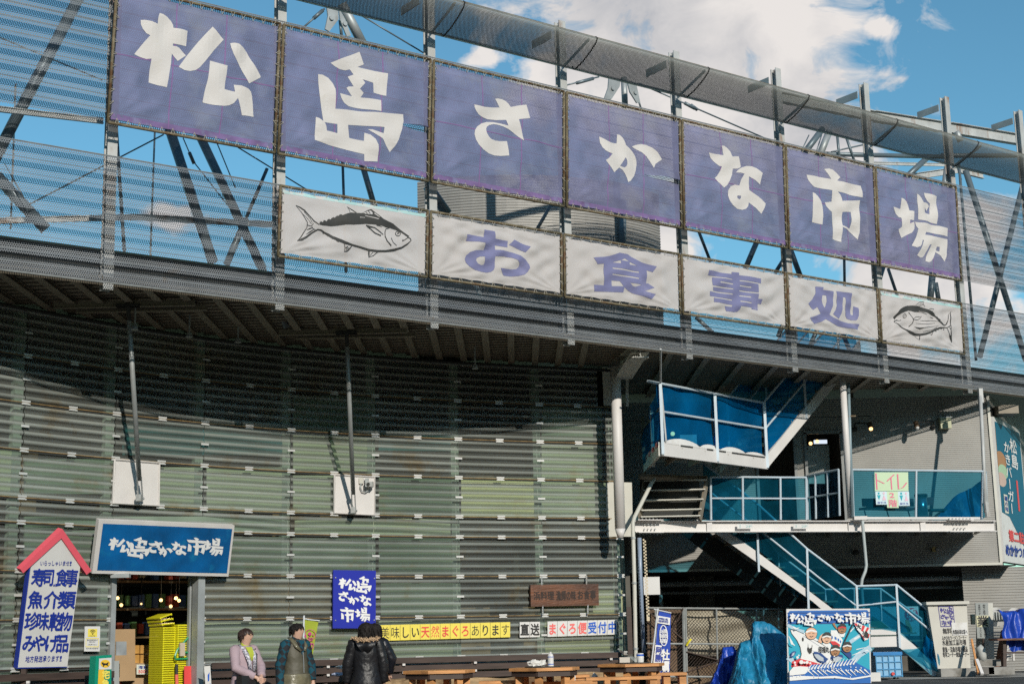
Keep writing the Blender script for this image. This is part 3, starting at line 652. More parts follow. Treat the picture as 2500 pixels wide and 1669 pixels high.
for nm, lab, zt, zb in (('perforated_screen', 'upper band of ribbed perforated metal sheeting behind the violet banners', 8.12+HC, 6.32+HC),
                        ('perforated_screen', 'lower band of ribbed perforated metal sheeting wrapping the canopy edge', 5.86+HC, 4.31+HC)):
    rt = thing(nm, lab, 'metal screen', scrP(0, zb), 'perforated metal bands')
    for i in range(len(bays)-1):
        sheet_panel(bays[i]+.004, bays[i+1]-.004, zt, zb, .05, 'perforated_panel', rt)
    ed = MB(); N_ = 60
    if zb < 6:
        ed.path([scrP(-8.6+22.4*i/N_, zb-.012, .03) for i in range(N_+1)], .012, 6)
        obj('edge_trim', ed, galv, rt)
rt = thing('screen_frame', 'row of pale steel H-section posts carrying the screen above the canopy', 'steel frame', scrP(0, 4.3+HC))
tops = {-8.6: 9.0, -6.74: 9.0, -4.88: 9.0, -3.02: 9.3, -1.10: 9.3, .83: 9.30, 2.72: 9.32, 4.61: 9.52, 6.43: 9.72, 8.27: 9.92, 10.12: 10.1, 11.98: 10.1}
for X, zt in tops.items():
    p = MB(); n_ = nrm(scrD(X)); p.ibeam(scrP(X+.11, 4.25+HC, -.18), scrP(X+.11, zt+HC, -.18), .125, .125, .012, up=n_)
    obj('post', p, steelL, rt)
    if X > -1.2:
        q = MB(); c = scrP(X, 0, -.16); side = -nrm(scrD(X))
        a = c + V((0,0,zt+HC-.22)); a = a + side*.06; q.bar(a, a + side*.50, .012, .13); obj('bracket', q, galv, rt)
# fine horizontal rails between posts
for zz in (8.14, 5.88):
    q = MB(); q.path([scrP(-8.6+22.4*i/50, zz+HC, .0) for i in range(51)], .009, 4); obj('rail', q, galv, rt)

# shield running above the banners
prof = [(.02, 8.53), (.04, 8.475), (.09, 8.462), (.26, 8.515), (.46, 8.615), (.60, 8.71), (.635, 8.77), (.60, 8.80)]
rt = thing('canopy_shield', 'long curved perforated metal shield running above the violet banners', 'metal shield', scrP(0, 8.4+HC))
jx = [-8.6, -6.5, -4.3, -2.14, -.83, .31, 1.66, 3.55, 5.60, 7.62, 9.62, 11.7, 13.8]
jx = [-8.6, -6.7, -4.75, -2.85, -.93, .99, 2.82, 4.64, 6.43, 8.23, 10.05, 11.9, 13.8]
for i in range(len(jx)-1):
    m = MB(); m.uv = []; nx = 5
    for a in range(nx+1):
        X = jx[i]+.006 + (jx[i+1]-jx[i]-.012)*a/nx; acc = 0; pr = None
        for off, zz in prof:
            if pr: acc += math.hypot(off-pr[0], zz-pr[1])
            pr = (off, zz); m.v.append(scrP(X, zz+HC, off)); m.uv.append((X*1.232, acc))
    k = len(prof)
    for a in range(nx):
        for j in range(k-1): m.f.append((a*k+j, (a+1)*k+j, (a+1)*k+j+1, a*k+j+1))
    obj('shield_panel', m, perfG, rt, smooth=True)
    s = MB(); s.path([scrP(jx[i+1], zz+HC, off+.006) for off, zz in prof], .011, 5); obj('joint', s, ink, rt)
for off, zz, rr in ((.03, 8.49, .012), (.61, 8.79, .012)):
    q = MB(); q.path([scrP(-8.6+22.4*i/50, zz+HC, off-.01) for i in range(51)], rr, 6); obj('edge_rail', q, galv if off < .6 else rusty, rt)
for X in tops:
    q = MB(); q.bar(scrP(X+.06, 8.50+HC, -.08), scrP(X+.06, 8.74+HC, .60), .008, .05); obj('arm', q, galv, rt)

# ------------------------------------------------------------------ roof truss behind the screen
tr_ = thing('roof_truss', 'blue grey tubular steel roof truss with tie rods behind the banners', 'roof truss', (0, 24, 5.6))
def sc_off(px, py, off): return scr(px, py, off)
def tt(x0, y0, x1, y1, w, off=-2.0, off2=None, mat=steelD, name='tube', ext=0.0):
    a = sc_off(x0, y0, off); b = sc_off(x1, y1, off if off2 is None else off2)
    d = (b-a); a -= d*ext; b += d*ext
    r = w/2*(a.y+b.y)/2/FPX
    m = MB(); m.tube(a, b, r, 12); return obj(name, m, mat, tr_, smooth=True)
tt(215,-48,-20,402,29,-1.6); tt(283,300,304,620,9,-1.4); tt(378,318,367,625,5,-1.8,mat=steelL); tt(38,205,26,560,5,-1.8,mat=steelL)
tt(409,300,520,640,26,-1.8,-1.4); tt(480,315,640,655,23,-1.9,-1.5); tt(-10,428,112,560,30,-1.5)
for c in ((447,337,471,393,3), (471,393,590,545,3), (399,329,60,505,4), (530,350,575,460,3), (581,360,760,470,3.5), (0,92,250,196,3.5), (10,398,100,556,3)):
    tt(c[0],c[1],c[2],c[3],c[4],-1.3,name='tie_rod')
for c in ((462,372,474,400), (1687,257,1702,268)):
    tt(*c, 9, -1.25, name='turnbuckle')
tt(652,412,596,545,9,-1.4); tt(600,535,553,645,17,-1.4); tt(600,560,632,650,14,-1.6)
tt(836,380,845,665,7,-1.6); tt(884,400,930,560,15,-1.9); tt(1044,454,1092,522,27,-1.2); tt(1343,504,1308,565,9,-1.6)
tt(1446,500,1452,620,36,-3.0); tt(1484,505,1484,620,12,-3.0); tt(1519,490,1517,630,23,-2.4)
tt(1704,560,1735,640,8,-1.6); tt(1850,585,1820,655,14,-1.8); tt(1928,610,1893,665,10,-1.8); tt(1928,605,1956,680,14,-1.8); tt(2061,625,2062,700,7,-1.5); tt(2157,650,2138,712,12,-1.8); tt(2168,655,2190,720,8,-1.6); tt(2277,665,2270,740,17,-1.6); tt(2284,690,2292,735,12,-1.8)
tt(2357,415,2505,880,15,-1.2); tt(2500,440,2392,870,14,-1.5); tt(2341,400,2383,880,7,-1.0); tt(2360,560,2360,561,2,-1)
# behind the perforated band, lower chord
for c in ((640,650,700,800,16),(1160,690,1210,800,10),(1900,820,1935,740,12),(1700,775,1760,830,10),(2010,770,1975,850,11),(2040,770,2080,870,11)): tt(*c,-1.4)
def beam(x0,y0,x1,y1,h,off,off2=None,mat=steelL,name='beam'):
    a = sc_off(x0,y0,off); b = sc_off(x1,y1,off if off2 is None else off2); hh = h*(a.y+b.y)/2/FPX
    m = MB(); m.ibeam(a, b, hh*.55, hh, .012); return obj(name, m, mat, tr_)
beam(-40,262,252,296,15,-1.2); beam(-40,540,330,530,15,-1.6); beam(330,530,665,548,15,-1.6)
beam(1900,236,2135,284,27,-3.0); beam(2135,284,2320,313,28,-3.0); beam(2320,313,2560,353,28,-3.0)
beam(2095,398,2320,403,8,-2.2); beam(2225,432,2340,415,16,-2.2); beam(2340,415,2400,430,14,-2.2); beam(2115,380,2260,384,4,-2.6)
tt(2010,376,2310,383,12,-2.4,mat=steelD); tt(2300,380,2520,380,12,-2.4); tt(2008,315,1965,372,16,-2.0); tt(2024,322,2001,380,18,-2.2,mat=galv); tt(2044,330,2050,395,7,-2.0); tt(2066,335,2088,400,7,-2.0); tt(2030,371,2115,352,4,-2.0); tt(2264,385,2210,435,15,-2.0); tt(2312,410,2304,470,16,-1.8,mat=galv); tt(2338,405,2346,440,6,-1.6)
tt(1975,330,1955,372,3,-1.6,name='tie_rod'); tt(2006,330,1990,380,3,-1.6,name='tie_rod')
tt(2335,322,2345,345,16,-2.4,mat=galv)
# joints under the shield
tt(835,10,884,105,25,-.9,mat=galv); tt(792,22,740,68,5,-.8,name='tie_rod'); tt(788,26,766,45,10,-.8,name='turnbuckle'); tt(885,40,1040,133,4,-.8,name='tie_rod')
tt(1372,211,1462,188,4,-.8,name='tie_rod'); tt(1408,203,1448,192,9,-.8,name='turnbuckle'); tt(1560,204,1900,352,4,-.8,name='tie_rod'); tt(1672,252,1696,265,9,-.8,name='turnbuckle'); tt(1557,240,1566,268,5,-.8)
tt(1523,190,1526,262,16,-1.0,mat=galv); tt(830,50,834,90,8,-1.1)
def plate(pts, off, mat=galv):
    c = [sc_off(x, y, off) for x, y in pts]; n = nrm(.72)*.012
    k = len(c); m = MB(); m.add([p+n for p in c]+[p-n for p in c], [tuple(range(k))[::-1], tuple(range(k, 2*k))]+[(i, (i+1)%k, (i+1)%k+k, i+k) for i in range(k)])
    g_ = obj('gusset_plate', m, mat, tr_); ce = sum(c, V((0,0,0)))/k
    m2 = MB(); m2.tube(ce+n*1.0, ce+n*3.2, .035, 10); obj('pin', m2, mat, g_)
plate([(797,16),(824,20),(826,48),(803,78),(793,72),(800,40)], -.75); plate([(826,20),(842,48),(856,88),(846,90),(830,50)], -.85)
plate([(1486,190),(1514,198),(1512,212),(1492,243),(1474,243),(1484,215)], -.75); plate([(1532,204),(1553,208),(1556,222),(1562,250),(1554,252),(1537,225)], -.75)

# drum shaped ribbed plant room between truss members
dr = MB(); cpt = V((1.05, 28.3, 0)); cx = scr(1020, 540, -4.2); cxr = scr(1421, 600, -4.2)
ctr = V(((cx.x+cxr.x)/2, (cx.y+cxr.y)/2+2.2, 0)); 
def ribs(n, z0, z1, fn, pitch, amp, nx):
    nz = int((z1-z0)/pitch*4); m = MB()
    pr = [0, 1, 1, 0]
    m.grid(lambda u, v: fn(u, z0+(z1-z0)*v, amp*pr[int(round(v*nz)) % 4]), nx, nz); return m
rad = (cxr-cx).xy.length/2*1.12
a0 = math.atan2(cx.y-ctr.y, cx.x-ctr.x); a1 = math.atan2(cxr.y-ctr.y, cxr.x-ctr.x)
drad = ((cx.xy-ctr.xy).length)
m = ribs(0, 5.8, 9.0, lambda u, z, o: V((ctr.x+(drad+o)*math.cos(a0+(a1-a0)*u), ctr.y+(drad+o)*math.sin(a0+(a1-a0)*u), z)), .05, .012, 24)
obj('plant_room', m, corrM, label='curved grey ribbed plant room on the roof behind the banner さ', cat='building')
# ------------------------------------------------------------------ market hall with the curved polycarbonate wall
SEAM = [-7.9, -7.05, -6.20, -5.33, -4.35, -3.27, -2.11, -.88, .40, 1.64]
RAIL = [4.30, 3.70, 3.10, 2.50, 1.90, 1.593, .993, .393, -.207, -.807]
hall = thing('market_hall', 'market hall with a concave wall of greenish corrugated plastic under a deep canopy', 'market building', walP(-3, 0))
obj('roof_deck', MB().grid(lambda u, v: V((-8.6+22.4*u, scrY(-8.6+22.4*u)+.42+14*v, 4.78+HC)), 30, 2), galv, hall)
# canopy underside: ribbed sheet and purlins running to the wall
def backY(X): return walY(X)-.02 if X < 1.75 else 27.4
sm = MB()
Yp = .0475; nY = 190
def soff(u, v):
    X = -8.4 + 21.4*u; Y = 16.0 + v*nY*Yp*1.25
    return V((X, Y, 0))
Xs = [-8.4 + .25*i for i in range(86)]
for i in range(len(Xs)-1):
    xa, xb = Xs[i], Xs[i+1]
    ya, yb = scrY(xa)+.16, scrY(xb)+.16
    lo = min(ya, yb); hi = max(backY(xa), backY(xb))
    k = math.floor(lo/.095)
    while k*.095 < hi:
        y0, y1 = k*.095, (k+1)*.095; z0 = 4.40 if k % 2 else 4.425
        ca, cb = max(y0, ya), max(y0, yb)
        if y1 > max(ya, yb)-.09:
            sm.add([(xa, max(y0, ya), z0+HC), (xb, max(y0, yb), z0+HC), (xb, max(y1, yb), z0+HC), (xa, max(y1, ya), z0+HC)], [(0,1,2,3)])
            sm.add([(xa, max(y1, ya), z0+HC), (xb, max(y1, yb), z0+HC), (xb, max(y1, yb), (4.825-z0+4.0)+HC), (xa, max(y1, ya), (4.825-z0+4.0)+HC)], [(0,1,2,3)])
        k += 1
obj('canopy_underside', sm, soffM, hall)
X = -8.2; kk = 0
while X < 12.5:
    ya, yb = scrY(X)+.2, backY(X)
    if yb - ya > .25 and not 1.45 < X < 1.95:
        obj('purlin', MB().ibeam((X, ya, 4.362+HC), (X, yb, 4.362+HC), .10, .06, .01), purlM, hall)
    X += .372 if X < 1.6 else .62
obj('parapet', MB().grid(lambda u, v: scrP(-8.6+22.4*u, 4.38+.40*v+HC, -.42), 60, 2), material('dark_grey_parapet', (.05,.052,.05), .7), hall)
pf = MB(); pf.path([scrP(-8.6+22.4*i/60, 4.79+HC, -.40) for i in range(61)], .03, 4); obj('parapet_cap', pf, material('dark_green_flashing', (.02,.05,.03), .5), hall)
for zz, of_ in ((4.50,-.30),(4.66,-.34)):
    pf = MB(); pf.path([scrP(-8.6+22.4*i/60, zz+HC, of_) for i in range(61)], .014, 6); obj('gutter_pipe', pf, galv, hall)
fas = MB(); fas.path([scrP(-8.4+21*i/50, 4.36+HC, -.14) for i in range(51)], .06, 4); obj('fascia_beam', fas, purlM, hall)
top = MB(); top.path([walP(-8+9.7*i/40, 4.30+HC, .05) for i in range(41)], .022, 4); obj('wall_head', top, dark, hall)
# corrugated sheets, one per bay and row
DOOR = (wal(281, 1480).x, wal(470, 1480).x)
def wave_panel(X0, X1, zt, zb):
    m = MB(); m.uv = []; nx = 5; nz = max(4, int(round((zt-zb)/.112*10)))
    for i in range(nx+1):
        X = X0+(X1-X0)*i/nx
        for j in range(nz+1):
            z = zt-(zt-zb)*j/nz; m.v.append(walP(X, z+HC, .017*math.sin(2*math.pi*z/.112))); m.uv.append((X*1.2, z))
    for i in range(nx):
        for j in range(nz): a = i*(nz+1)+j; m.f.append((a, a+nz+1, a+nz+2, a+1))
    return m
for i in range(len(SEAM)-1):
    for j in range(len(RAIL)-1):
        X0, X1, zt, zb = SEAM[i]+.003, SEAM[i+1]-.003, RAIL[j], RAIL[j+1]
        if j >= 6:           # door opening
            if X1 > DOOR[0] and X0 < DOOR[1]:
                if X0 < DOOR[0]-.1: obj('wall_panel', wave_panel(X0, DOOR[0]-.02, zt-.004, zb+.004), glaz, hall, smooth=True)
                if X1 > DOOR[1]+.16: obj('wall_panel', wave_panel(DOOR[1]+.13, X1, zt-.004, zb+.004), glaz, hall, smooth=True)
                continue
        if j < 3 and i == 8: X1 -= .27 if j == 0 else 0
        obj('wall_panel', wave_panel(X0, X1, zt-.004, zb+.004), glaz, hall, smooth=True)
# return of the wall at its right end
obj('wall_return', ribs(0, 0, 5.0, lambda u, z, o: V((1.66+.12*u+o*.3, walY(1.66)-.02+1.4*u, z)), .112, .03, 3), glaz, hall)
# rails with metal clips
clipM = material('clip_aluminium', (.62,.62,.60), .4, .3, var=.08)
nclip = 0; extra = MB()
def clip(mb, X, z, dbl=True):
    n = nrm(walD(X)); t = V((-n.y, n.x, 0)); t = t if t.x > 0 else -t
    c = walP(X, z+HC, .035)
    if dbl:
        mb.box(c+V((0,0,.016)), (.13, .006, .024), (t, n, V((0,0,1)))); mb.box(c-V((0,0,.020)), (.13, .006, .016), (t, n, V((0,0,1))))
        mb.box(c - n*.004, (.10, .004, .05), (t, n, V((0,0,1))))
    else: mb.box(c, (.12, .006, .030), (t, n, V((0,0,1))))
for j, z in enumerate(RAIL[1:-1]):
    for (xa, xb) in ([(-7.9, 1.64)] if j < 5 else [(-7.9, DOOR[0]-.03), (DOOR[1]+.13, 1.64)]):
        q = MB(); q.path([walP(xa+(xb-xa)*i/40, z+HC, .028) for i in range(41)], .0065, 5); rl = obj('rail', q, railM if j < 7 else slatM, hall) if 'railM' in globals() else None
        if rl is None:
            railM = material('brown_sealant_rail', (.30,.20,.09), .5, .2, var=.4, vscale=10); rl = obj('rail', q, railM, hall)
        shadow = MB(); shadow.grid(lambda u, v: walP(xa+(xb-xa)*u, z+HC-.008-.020*v, .021), 40, 1); obj('shadow_strip', shadow, dark, rl)  # dark strip under the rail, its shadow line built in
        xs = []
        for k in range(len(SEAM)-1): xs += [SEAM[k], (SEAM[k]+SEAM[k+1])/2]
        xs.append(SEAM[-1])
        for X in xs:
            if X < -6.9 or not xa-.05 < X < xb+.05: continue
            if nclip < 100: m = MB(); clip(m, X, z); obj('clip', m, clipM, rl); nclip += 1
            else: clip(extra, X, z)
for j in range(len(RAIL)-1):
    if j in (4,): continue
    z = (RAIL[j]+RAIL[j+1])/2
    for X in SEAM:
        if X < -6.9: continue
        if j >= 6 and DOOR[0] < X < DOOR[1]: continue
        clip(extra, X, z, False)
o = obj('clip', extra, clipM, hall); o['kind'] = 'stuff'
# posts just behind the sheets, partition panels and rooms seen through them
postM = material('inner_post', (.32,.37,.33), .6, var=.05)
for X in SEAM:
    if DOOR[0] < X < DOOR[1]: continue
    n = nrm(walD(X)); t = V((-n.y, n.x, 0)); obj('inner_post', MB().box(walP(X, 2.75, -.16), (.13, .08, 5.5), (t, n, V((0,0,1)))), postM, hall)
blindM = material('pale_green_blind', (.47,.50,.38), .7, var=.08, vscale=2, stain=(.50,.50,.25), stain_amt=.3)
blindY = material('pale_yellow_board', (.70,.66,.40), .7, var=.08, vscale=2, stain=(.40,.26,.07), stain_amt=.36)
greenD = material('mid_green_board', (.20,.26,.20), .7, var=.15, vscale=2)
petrol = material('petrol_blue_board', (.02,.13,.15), .7, var=.2, vscale=2)
brownM = material('brown_shelving', (.16,.10,.05), .7, var=.4, vscale=5)
def behind(px0, px1, py0, py1, mat, off=-.13, name='inner_board'):
    c = [wal(px0, py0, off), wal(px1, py0, off), wal(px1, py1, off), wal(px0, py1, off)]
    n = nrm(walD(c[0].x))*-.02
    m = MB(); m.add(c+[p+n for p in c], [(0,3,2,1),(4,5,6,7),(0,1,5,4),(1,2,6,5),(2,3,7,6),(3,0,4,7)]); obj(name, m, mat, hall)
for a in ((0,38,1098,1210,blindM), (388,488,1140,1245,blindM), (505,695,1140,1250,blindM), (716,818,1160,1250,blindM), (716,902,965,1055,greenD), (716,902,1060,1150,blindM),
          (925,1105,1165,1258,greenD), (1126,1308,1165,1262,blindY), (1322,1470,992,1075,greenD), (1322,1470,1082,1168,blindM), (1322,1500,1172,1262,blindM), (1330,1520,1512,1592,blindY), (1330,1520,1440,1500,blindY),
          (300,690,1030,1110,petrol), (925,1105,1050,1100,petrol), (60,270,1120,1205,greenD), (60,690,1260,1300,greenD), (720,1100,1265,1305,blindM),
          (60,265,1290,1390,greenD), (500,690,1310,1400,greenD), (715,905,1312,1400,greenD), (925,1110,1312,1400,greenD), (500,690,1515,1605,blindM), (715,905,1515,1605,blindM), (925,1110,1515,1605,blindM), (500,900,1415,1500,brownM), (930,1110,1420,1500,greenD), (1060,1110,1590,1606,blindY)):
    behind(*a)
# dark shell of the hall
shell = MB()
pts = [walP(-7.9+9.5*i/20, 0, -.45) for i in range(21)]
shell.grid(lambda u, v: walP(-8.3+9.9*u, -.0+5.6*v, -4.2), 20, 2)
shell.grid(lambda u, v: walP(-8.3+9.9*u, 5.55, -.1-4.1*v), 20, 2)
shell.grid(lambda u, v: walP(-8.3, 5.55*u, -.02-4.2*v), 2, 2)
shell.grid(lambda u, v: walP(1.6, 5.55*u, -.05-4.2*v), 2, 2)
shell.grid(lambda u, v: walP(-8.3+9.9*u, .03, -.05-4.2*v), 20, 2)
obj('interior', shell, dark, hall)
shf = MB()
for X in (-6.6, -5.9, -3.2, -2.5, -1.2, -.3, .6):
    n = nrm(walD(X)); t = V((-n.y, n.x, 0))
    shf.box(walP(X, .9, -1.2), (.55, .35, 1.7), (t, n, V((0,0,1)))); shf.box(walP(X+.2, 3.4, -1.4), (.5, .3, 1.1), (t, n, V((0,0,1))))
obj('shelving', shf, brownM, hall)
# dark board guard along the foot of the wall
for (xa, xb, zs) in ((wal(502,1640).x, 1.55, (-.235, -.35, -.465)), (-7.6, wal(262,1640).x, (-.30, -.425, -.55))):
    root = thing('board_guard', 'low dark brown board guard %s' % ('right of the doorway, behind the people and tables' if xa > -5 else 'left of the doorway, below the arrow sign'), 'fence', walP((xa+xb)/2, 0, .2), 'dark board guards')
    for z in zs:
        obj('board', MB().grid(lambda u, v: walP(xa+(xb-xa)*u, z+.042+HC-.084*v, .16), 30, 1), slatM, root)
        obj('board', MB().grid(lambda u, v: walP(xa+(xb-xa)*u, z+.042+HC-.004, .16-.04*v), 30, 1), slatM, root)
    X = xa+.4
    while X < xb:
        p = obj('post', MB().box(walP(X, .50, .10), (.06, .06, 1.0)), slatM, root)
        for z in (zs[0]-.058, zs[1]-.058): obj('bolt', MB().box(walP(X, z+HC, .19), (.04, .03, .032)), white, p)
        X += 1.05
# white blanking panels with the canopy struts
def quad_obj(name, corners, th, mat, parent=None, **k):
    c = [V(p) for p in corners]; n = (c[3]-c[0]).cross(c[1]-c[0]).normalized()
    if n.y > 0: n = -n
    m = MB(); m.add(c+[p-n*th for p in c], [(0,3,2,1),(4,5,6,7),(0,1,5,4),(1,2,6,5),(2,3,7,6),(3,0,4,7)])
    return obj(name, m, mat, parent, **k)
for k, (c, px) in enumerate([([(280,1121),(389,1130),(387,1234),(275,1228)], None), ([(816,1158),(914,1164),(914,1257),(815,1252)], None)]):
    rp = thing('blanking_panel', ['white square panel in the plastic wall above the blue shop sign', 'white square panel with a small camera, above the square blue sign'][k], 'wall panel', wal(*c[3]), 'white panels behind the canopy struts')
    cc = [wal(x, y, .045) for x, y in c]; quad_obj('face', cc, .03, white, rp)
    e = MB(); e.path([p + nrm(.8)*.012 for p in cc] + [cc[0] + nrm(.8)*.012], .014, 4); obj('frame', e, white, rp)
for k, (b, t_) in enumerate([((343,1216),(313,746)), ((864,1246),(846,812))]):
    B0 = wal(b[0], b[1], .13); T0 = onZ(t_[0], t_[1], 4.30+HC); d = (T0-B0)
    rs = thing('canopy_strut', ['slanting steel strut propping the canopy above the blue shop sign', 'slanting steel strut propping the canopy above the square blue sign'][k], 'steel strut', B0, 'canopy struts')
    obj('tube', MB().tube(B0+d*.10, B0+d*.93, .032, 12), galv, rs, smooth=True)
    f = MB(); sd = V((.8,.6,0))
    for s_ in (-1, 1): f.bar(B0+sd*.028*s_, B0+d*.115+sd*.028*s_, .014, .045)
    f.box(B0-V((0,.06,0)), (.07,.12,.09)); f.tube(B0-sd*.05, B0+sd*.05, .018, 8); obj('clevis', f, galv, rs)
    g2 = MB(); g2.tube(B0+d*.93, T0, .028, 8); g2.box(T0, (.30,.10,.04)); obj('top_bracket', g2, ink, rs)
    cb = MB(); cb.ibeam(T0+V((-.95,.0,.02)), T0+V((.85,0,.02)), .06, .08, .01); cb.ibeam(T0+V((-.75,.28,.02)), T0+V((.95,.28,.02)), .06, .08, .01); obj('cross_beam', cb, purlM, rs)
# small camera and socket on the second panel
ct_ = thing('security_camera', 'small security camera with a curled cable on the white wall panel', 'camera', wal(902,1180,.1))
p = wal(902,1182,.14); obj('housing', MB().box(p, (.11,.13,.075)), galv, ct_); obj('mount', MB().box(wal(896,1173,.10), (.05,.06,.07)), galv, ct_)
obj('lens', MB().tube(p+V((-.01,-.065,0)), p+V((-.012,-.085,-.005)), .025, 10), ink, ct_)
q = [wal(x, y, .09) for x, y in ((882,1178),(880,1190),(884,1199),(893,1201),(900,1196),(904,1188))]; obj('cable', MB().path(q, .009, 6), galv, ct_)
obj('socket_box', MB().box(wal(882,1173,.07), (.06,.05,.09)), cream, label='small grey junction box beside the camera on the white panel', cat='junction box')
# pendant spotlights under the canopy
for k, (x, y, z) in enumerate(((329, 805, 0), (462, 823, 0), (581, 836, 0), (1160, 900, 0))):
    b = onY(x, y, [18.9, 19.6, 20.4, 22.2][k]); dz = (4.35+HC)-b.z
    rs = thing('pendant_spotlight', 'small unlit spotlight hanging under the canopy, ' + ['leftmost, beside the first strut', 'second from the left', 'third from the left', 'rightmost, near the round column'][k], 'lamp', b, 'spotlights under the canopy')
    obj('stem', MB().tube(b+V((0,0,.04)), (b.x, b.y, 4.33+HC), .012, 6), galv, rs); obj('lamp_shade', MB().tube(b+V((0,0,.06)), b, .028, 10, r2=.05), galv, rs)

# ------------------------------------------------------------------ doorway and what stands in it
jl = wal(274, 1500, .03); jr = wal(484, 1500, .03)
dn = nrm(walD(-4.9)); dt = V((-dn.y, dn.x, 0))
df = thing('doorway_frame', 'grey steel door frame of the market entrance under the blue shop sign', 'doorway', jl)
zt = wal(380,1400,.03).z
fr = MB(); fr.box(V((jl.x, jl.y, zt/2)), (.07, .06, zt), (dt, dn, V((0,0,1)))); obj('jamb', fr, galv, df)
obj('jamb', MB().box(V((jr.x, jr.y, zt/2)), (.11, .14, zt), (dt, dn, V((0,0,1)))), galv, df)
obj('lintel', MB().bar(V((jl.x, jl.y, zt+.04)), V((jr.x, jr.y, zt+.04)), .10, .10), galv, df)
jg = wal(462,1500,-.1); obj('door_edge', MB().box(V((jg.x, jg.y, zt/2)), (.03, .05, zt), (dt, dn, V((0,0,1)))), galv, df)
# room behind the door: lining, lit bulbs, baskets, boxes
def in_door(px, py, dep): return wal(px, py, -dep)
bulbM = material('lit_bulb', (1,.75,.4), .4, emit=(1.0,.62,.26,3.2)); 
for k, (x, y, dep) in enumerate(((287,1459,1.6),(296,1476,2.2),(393,1464,1.9),(430,1459,1.5),(437,1465,2.0),(417,1479,2.6),(466,1470,1.4),(345,1473,2.8))):
    p = in_door(x, y, dep); r_ = thing('hanging_bulb', 'lit round bulb in the doorway, ' + ['beside the left jamb, highest', 'beside the left jamb, lower one', 'left of the close pair', 'upper one of the close pair', 'lower one of the close pair', 'lowest, above the yellow baskets', 'beside the right jamb', 'dim one between the two clusters'][k], 'lamp', p, 'bulbs lit inside the market')
    rr = .026 if k != 7 else .015
    obj('bulb', MB().ball(p, rr), bulbM, r_, smooth=True); obj('cord', MB().tube(p+V((0,0,rr)), p+V((0,0,1.2)), .004, 5), ink, r_)
pl_ = bpy.data.lights.new('doorway_light', 'POINT'); pl_.energy = 9; pl_.color = (1.0,.72,.42); pl_.shadow_soft_size = .12
po_ = bpy.data.objects.new('doorway_light', pl_); COL.objects.link(po_); po_.location = in_door(410, 1470, 1.55)
cab = thing('shelf_rack', 'dim shelves of packaged goods deep inside the market doorway', 'shelves', in_door(380, 1660, 3.0))
rk_ = random.Random(9); gm = [flat('red_packets', (.30,.05,.03)), flat('cream_packets', (.42,.36,.24)), flat('green_packets', (.08,.18,.07)), flat('blue_packets', (.05,.10,.25))]
for k in range(5):
    zz = .55 + .42*k; a_, b_ = in_door(250, 1500, 3.0), in_door(520, 1500, 3.0); a_.z = b_.z = zz; obj('shelf', MB().bar(a_, b_, .3, .03), brownM, cab)
    for j in range(16): p_ = a_.lerp(b_, (j+.5)/16) + V((0,-.12,.13)); obj('packet', MB().box(p_, (.09,.1,.14+.08*rk_.random()), (dt, dn, V((0,0,1)))), gm[rk_.randrange(4)], cab) if rk_.random() < .8 else None
basM = material('yellow_green_plastic', (.78,.72,.02), .4, var=.12, transl=.1); basG = material('green_plastic', (.02,.30,.12), .4, var=.1)
_o1 = 'first second third fourth fifth sixth seventh eighth ninth tenth eleventh twelfth thirteenth fourteenth fifteenth sixteenth seventeenth eighteenth nineteenth twentieth'.split()
NTH = _o1 + ['twenty-'+w for w in _o1[:9]] + ['thirtieth', 'thirty-first']
def basket_stack(px, py_top, n, dep, w, lab, tilt_top=0):
    base = in_door(px, 1660, dep); zt_ = in_door(px, py_top, dep).z; st_ = .030; z = zt_ - n*st_
    for k in range(n):
        c = V((base.x, base.y, z+k*st_)); ax = (dt, dn, V((0,0,1)))
        if k >= n-tilt_top:
            q = (k-(n-tilt_top)+1); a = .10*q; ax = ((dt*math.cos(a)+V((0,0,1))*math.sin(a)), dn, (V((0,0,1))*math.cos(a)-dt*math.sin(a))); c = c + V((0,0,.022*q)) - dt*.02*q
        m = MB()
        m.box(c, (w, .33, .014), ax); m.box(c+ax[0]*(w/2-.01)-ax[2]*.008, (.012, .335, .020), ax); m.box(c-ax[0]*(w/2-.01)-ax[2]*.008, (.012, .335, .020), ax)
        k_ = obj('shopping_basket', m.box(c-ax[2]*.011, (w-.03, .30, .010), ax), basM, label=lab[0] if k == n-1 else None, loc=c)
        if k == n-1: tag(k_, lab[0], 'basket', lab[1])
        else: tag(k_, lab[2] % NTH[n-1-k], 'basket', lab[1])
basket_stack(394, 1510, 30, .35, .20, ('topmost yellow basket of the left stack in the doorway, tilted', 'yellow shopping baskets stacked in the doorway', 'yellow shopping basket, %s from the top of the left doorway stack'), 3)
basket_stack(437, 1520, 30, .30, .30, ('topmost yellow basket of the wider right stack in the doorway', 'yellow shopping baskets stacked in the doorway', 'yellow shopping basket, %s from the top of the wider right doorway stack'))
def boxthing(name, lab, cat, px0, px1, py0, py1, dep, th, mat, group=None, on=None):
    c = [(on or in_door)(x, y, dep) for x, y in ((px0,py0),(px1,py0),(px1,py1),(px0,py1))]
    c[2].z = c[3].z = min(c[2].z, c[3].z); c[0].z = c[1].z = max(c[0].z, c[1].z)
    return quad_obj(name, c, th, mat, None, label=lab, cat=cat, group=group)
cardM = flat('cardboard', (.40,.27,.15), .8, var=.1)
boxthing('display_counter', 'brown board counter just inside the doorway, left side', 'counter', 281, 330, 1535, 1660, .9, .4, cardM)
goldM = flat('gold_packet', (.50,.27,.07), .5, var=.4)
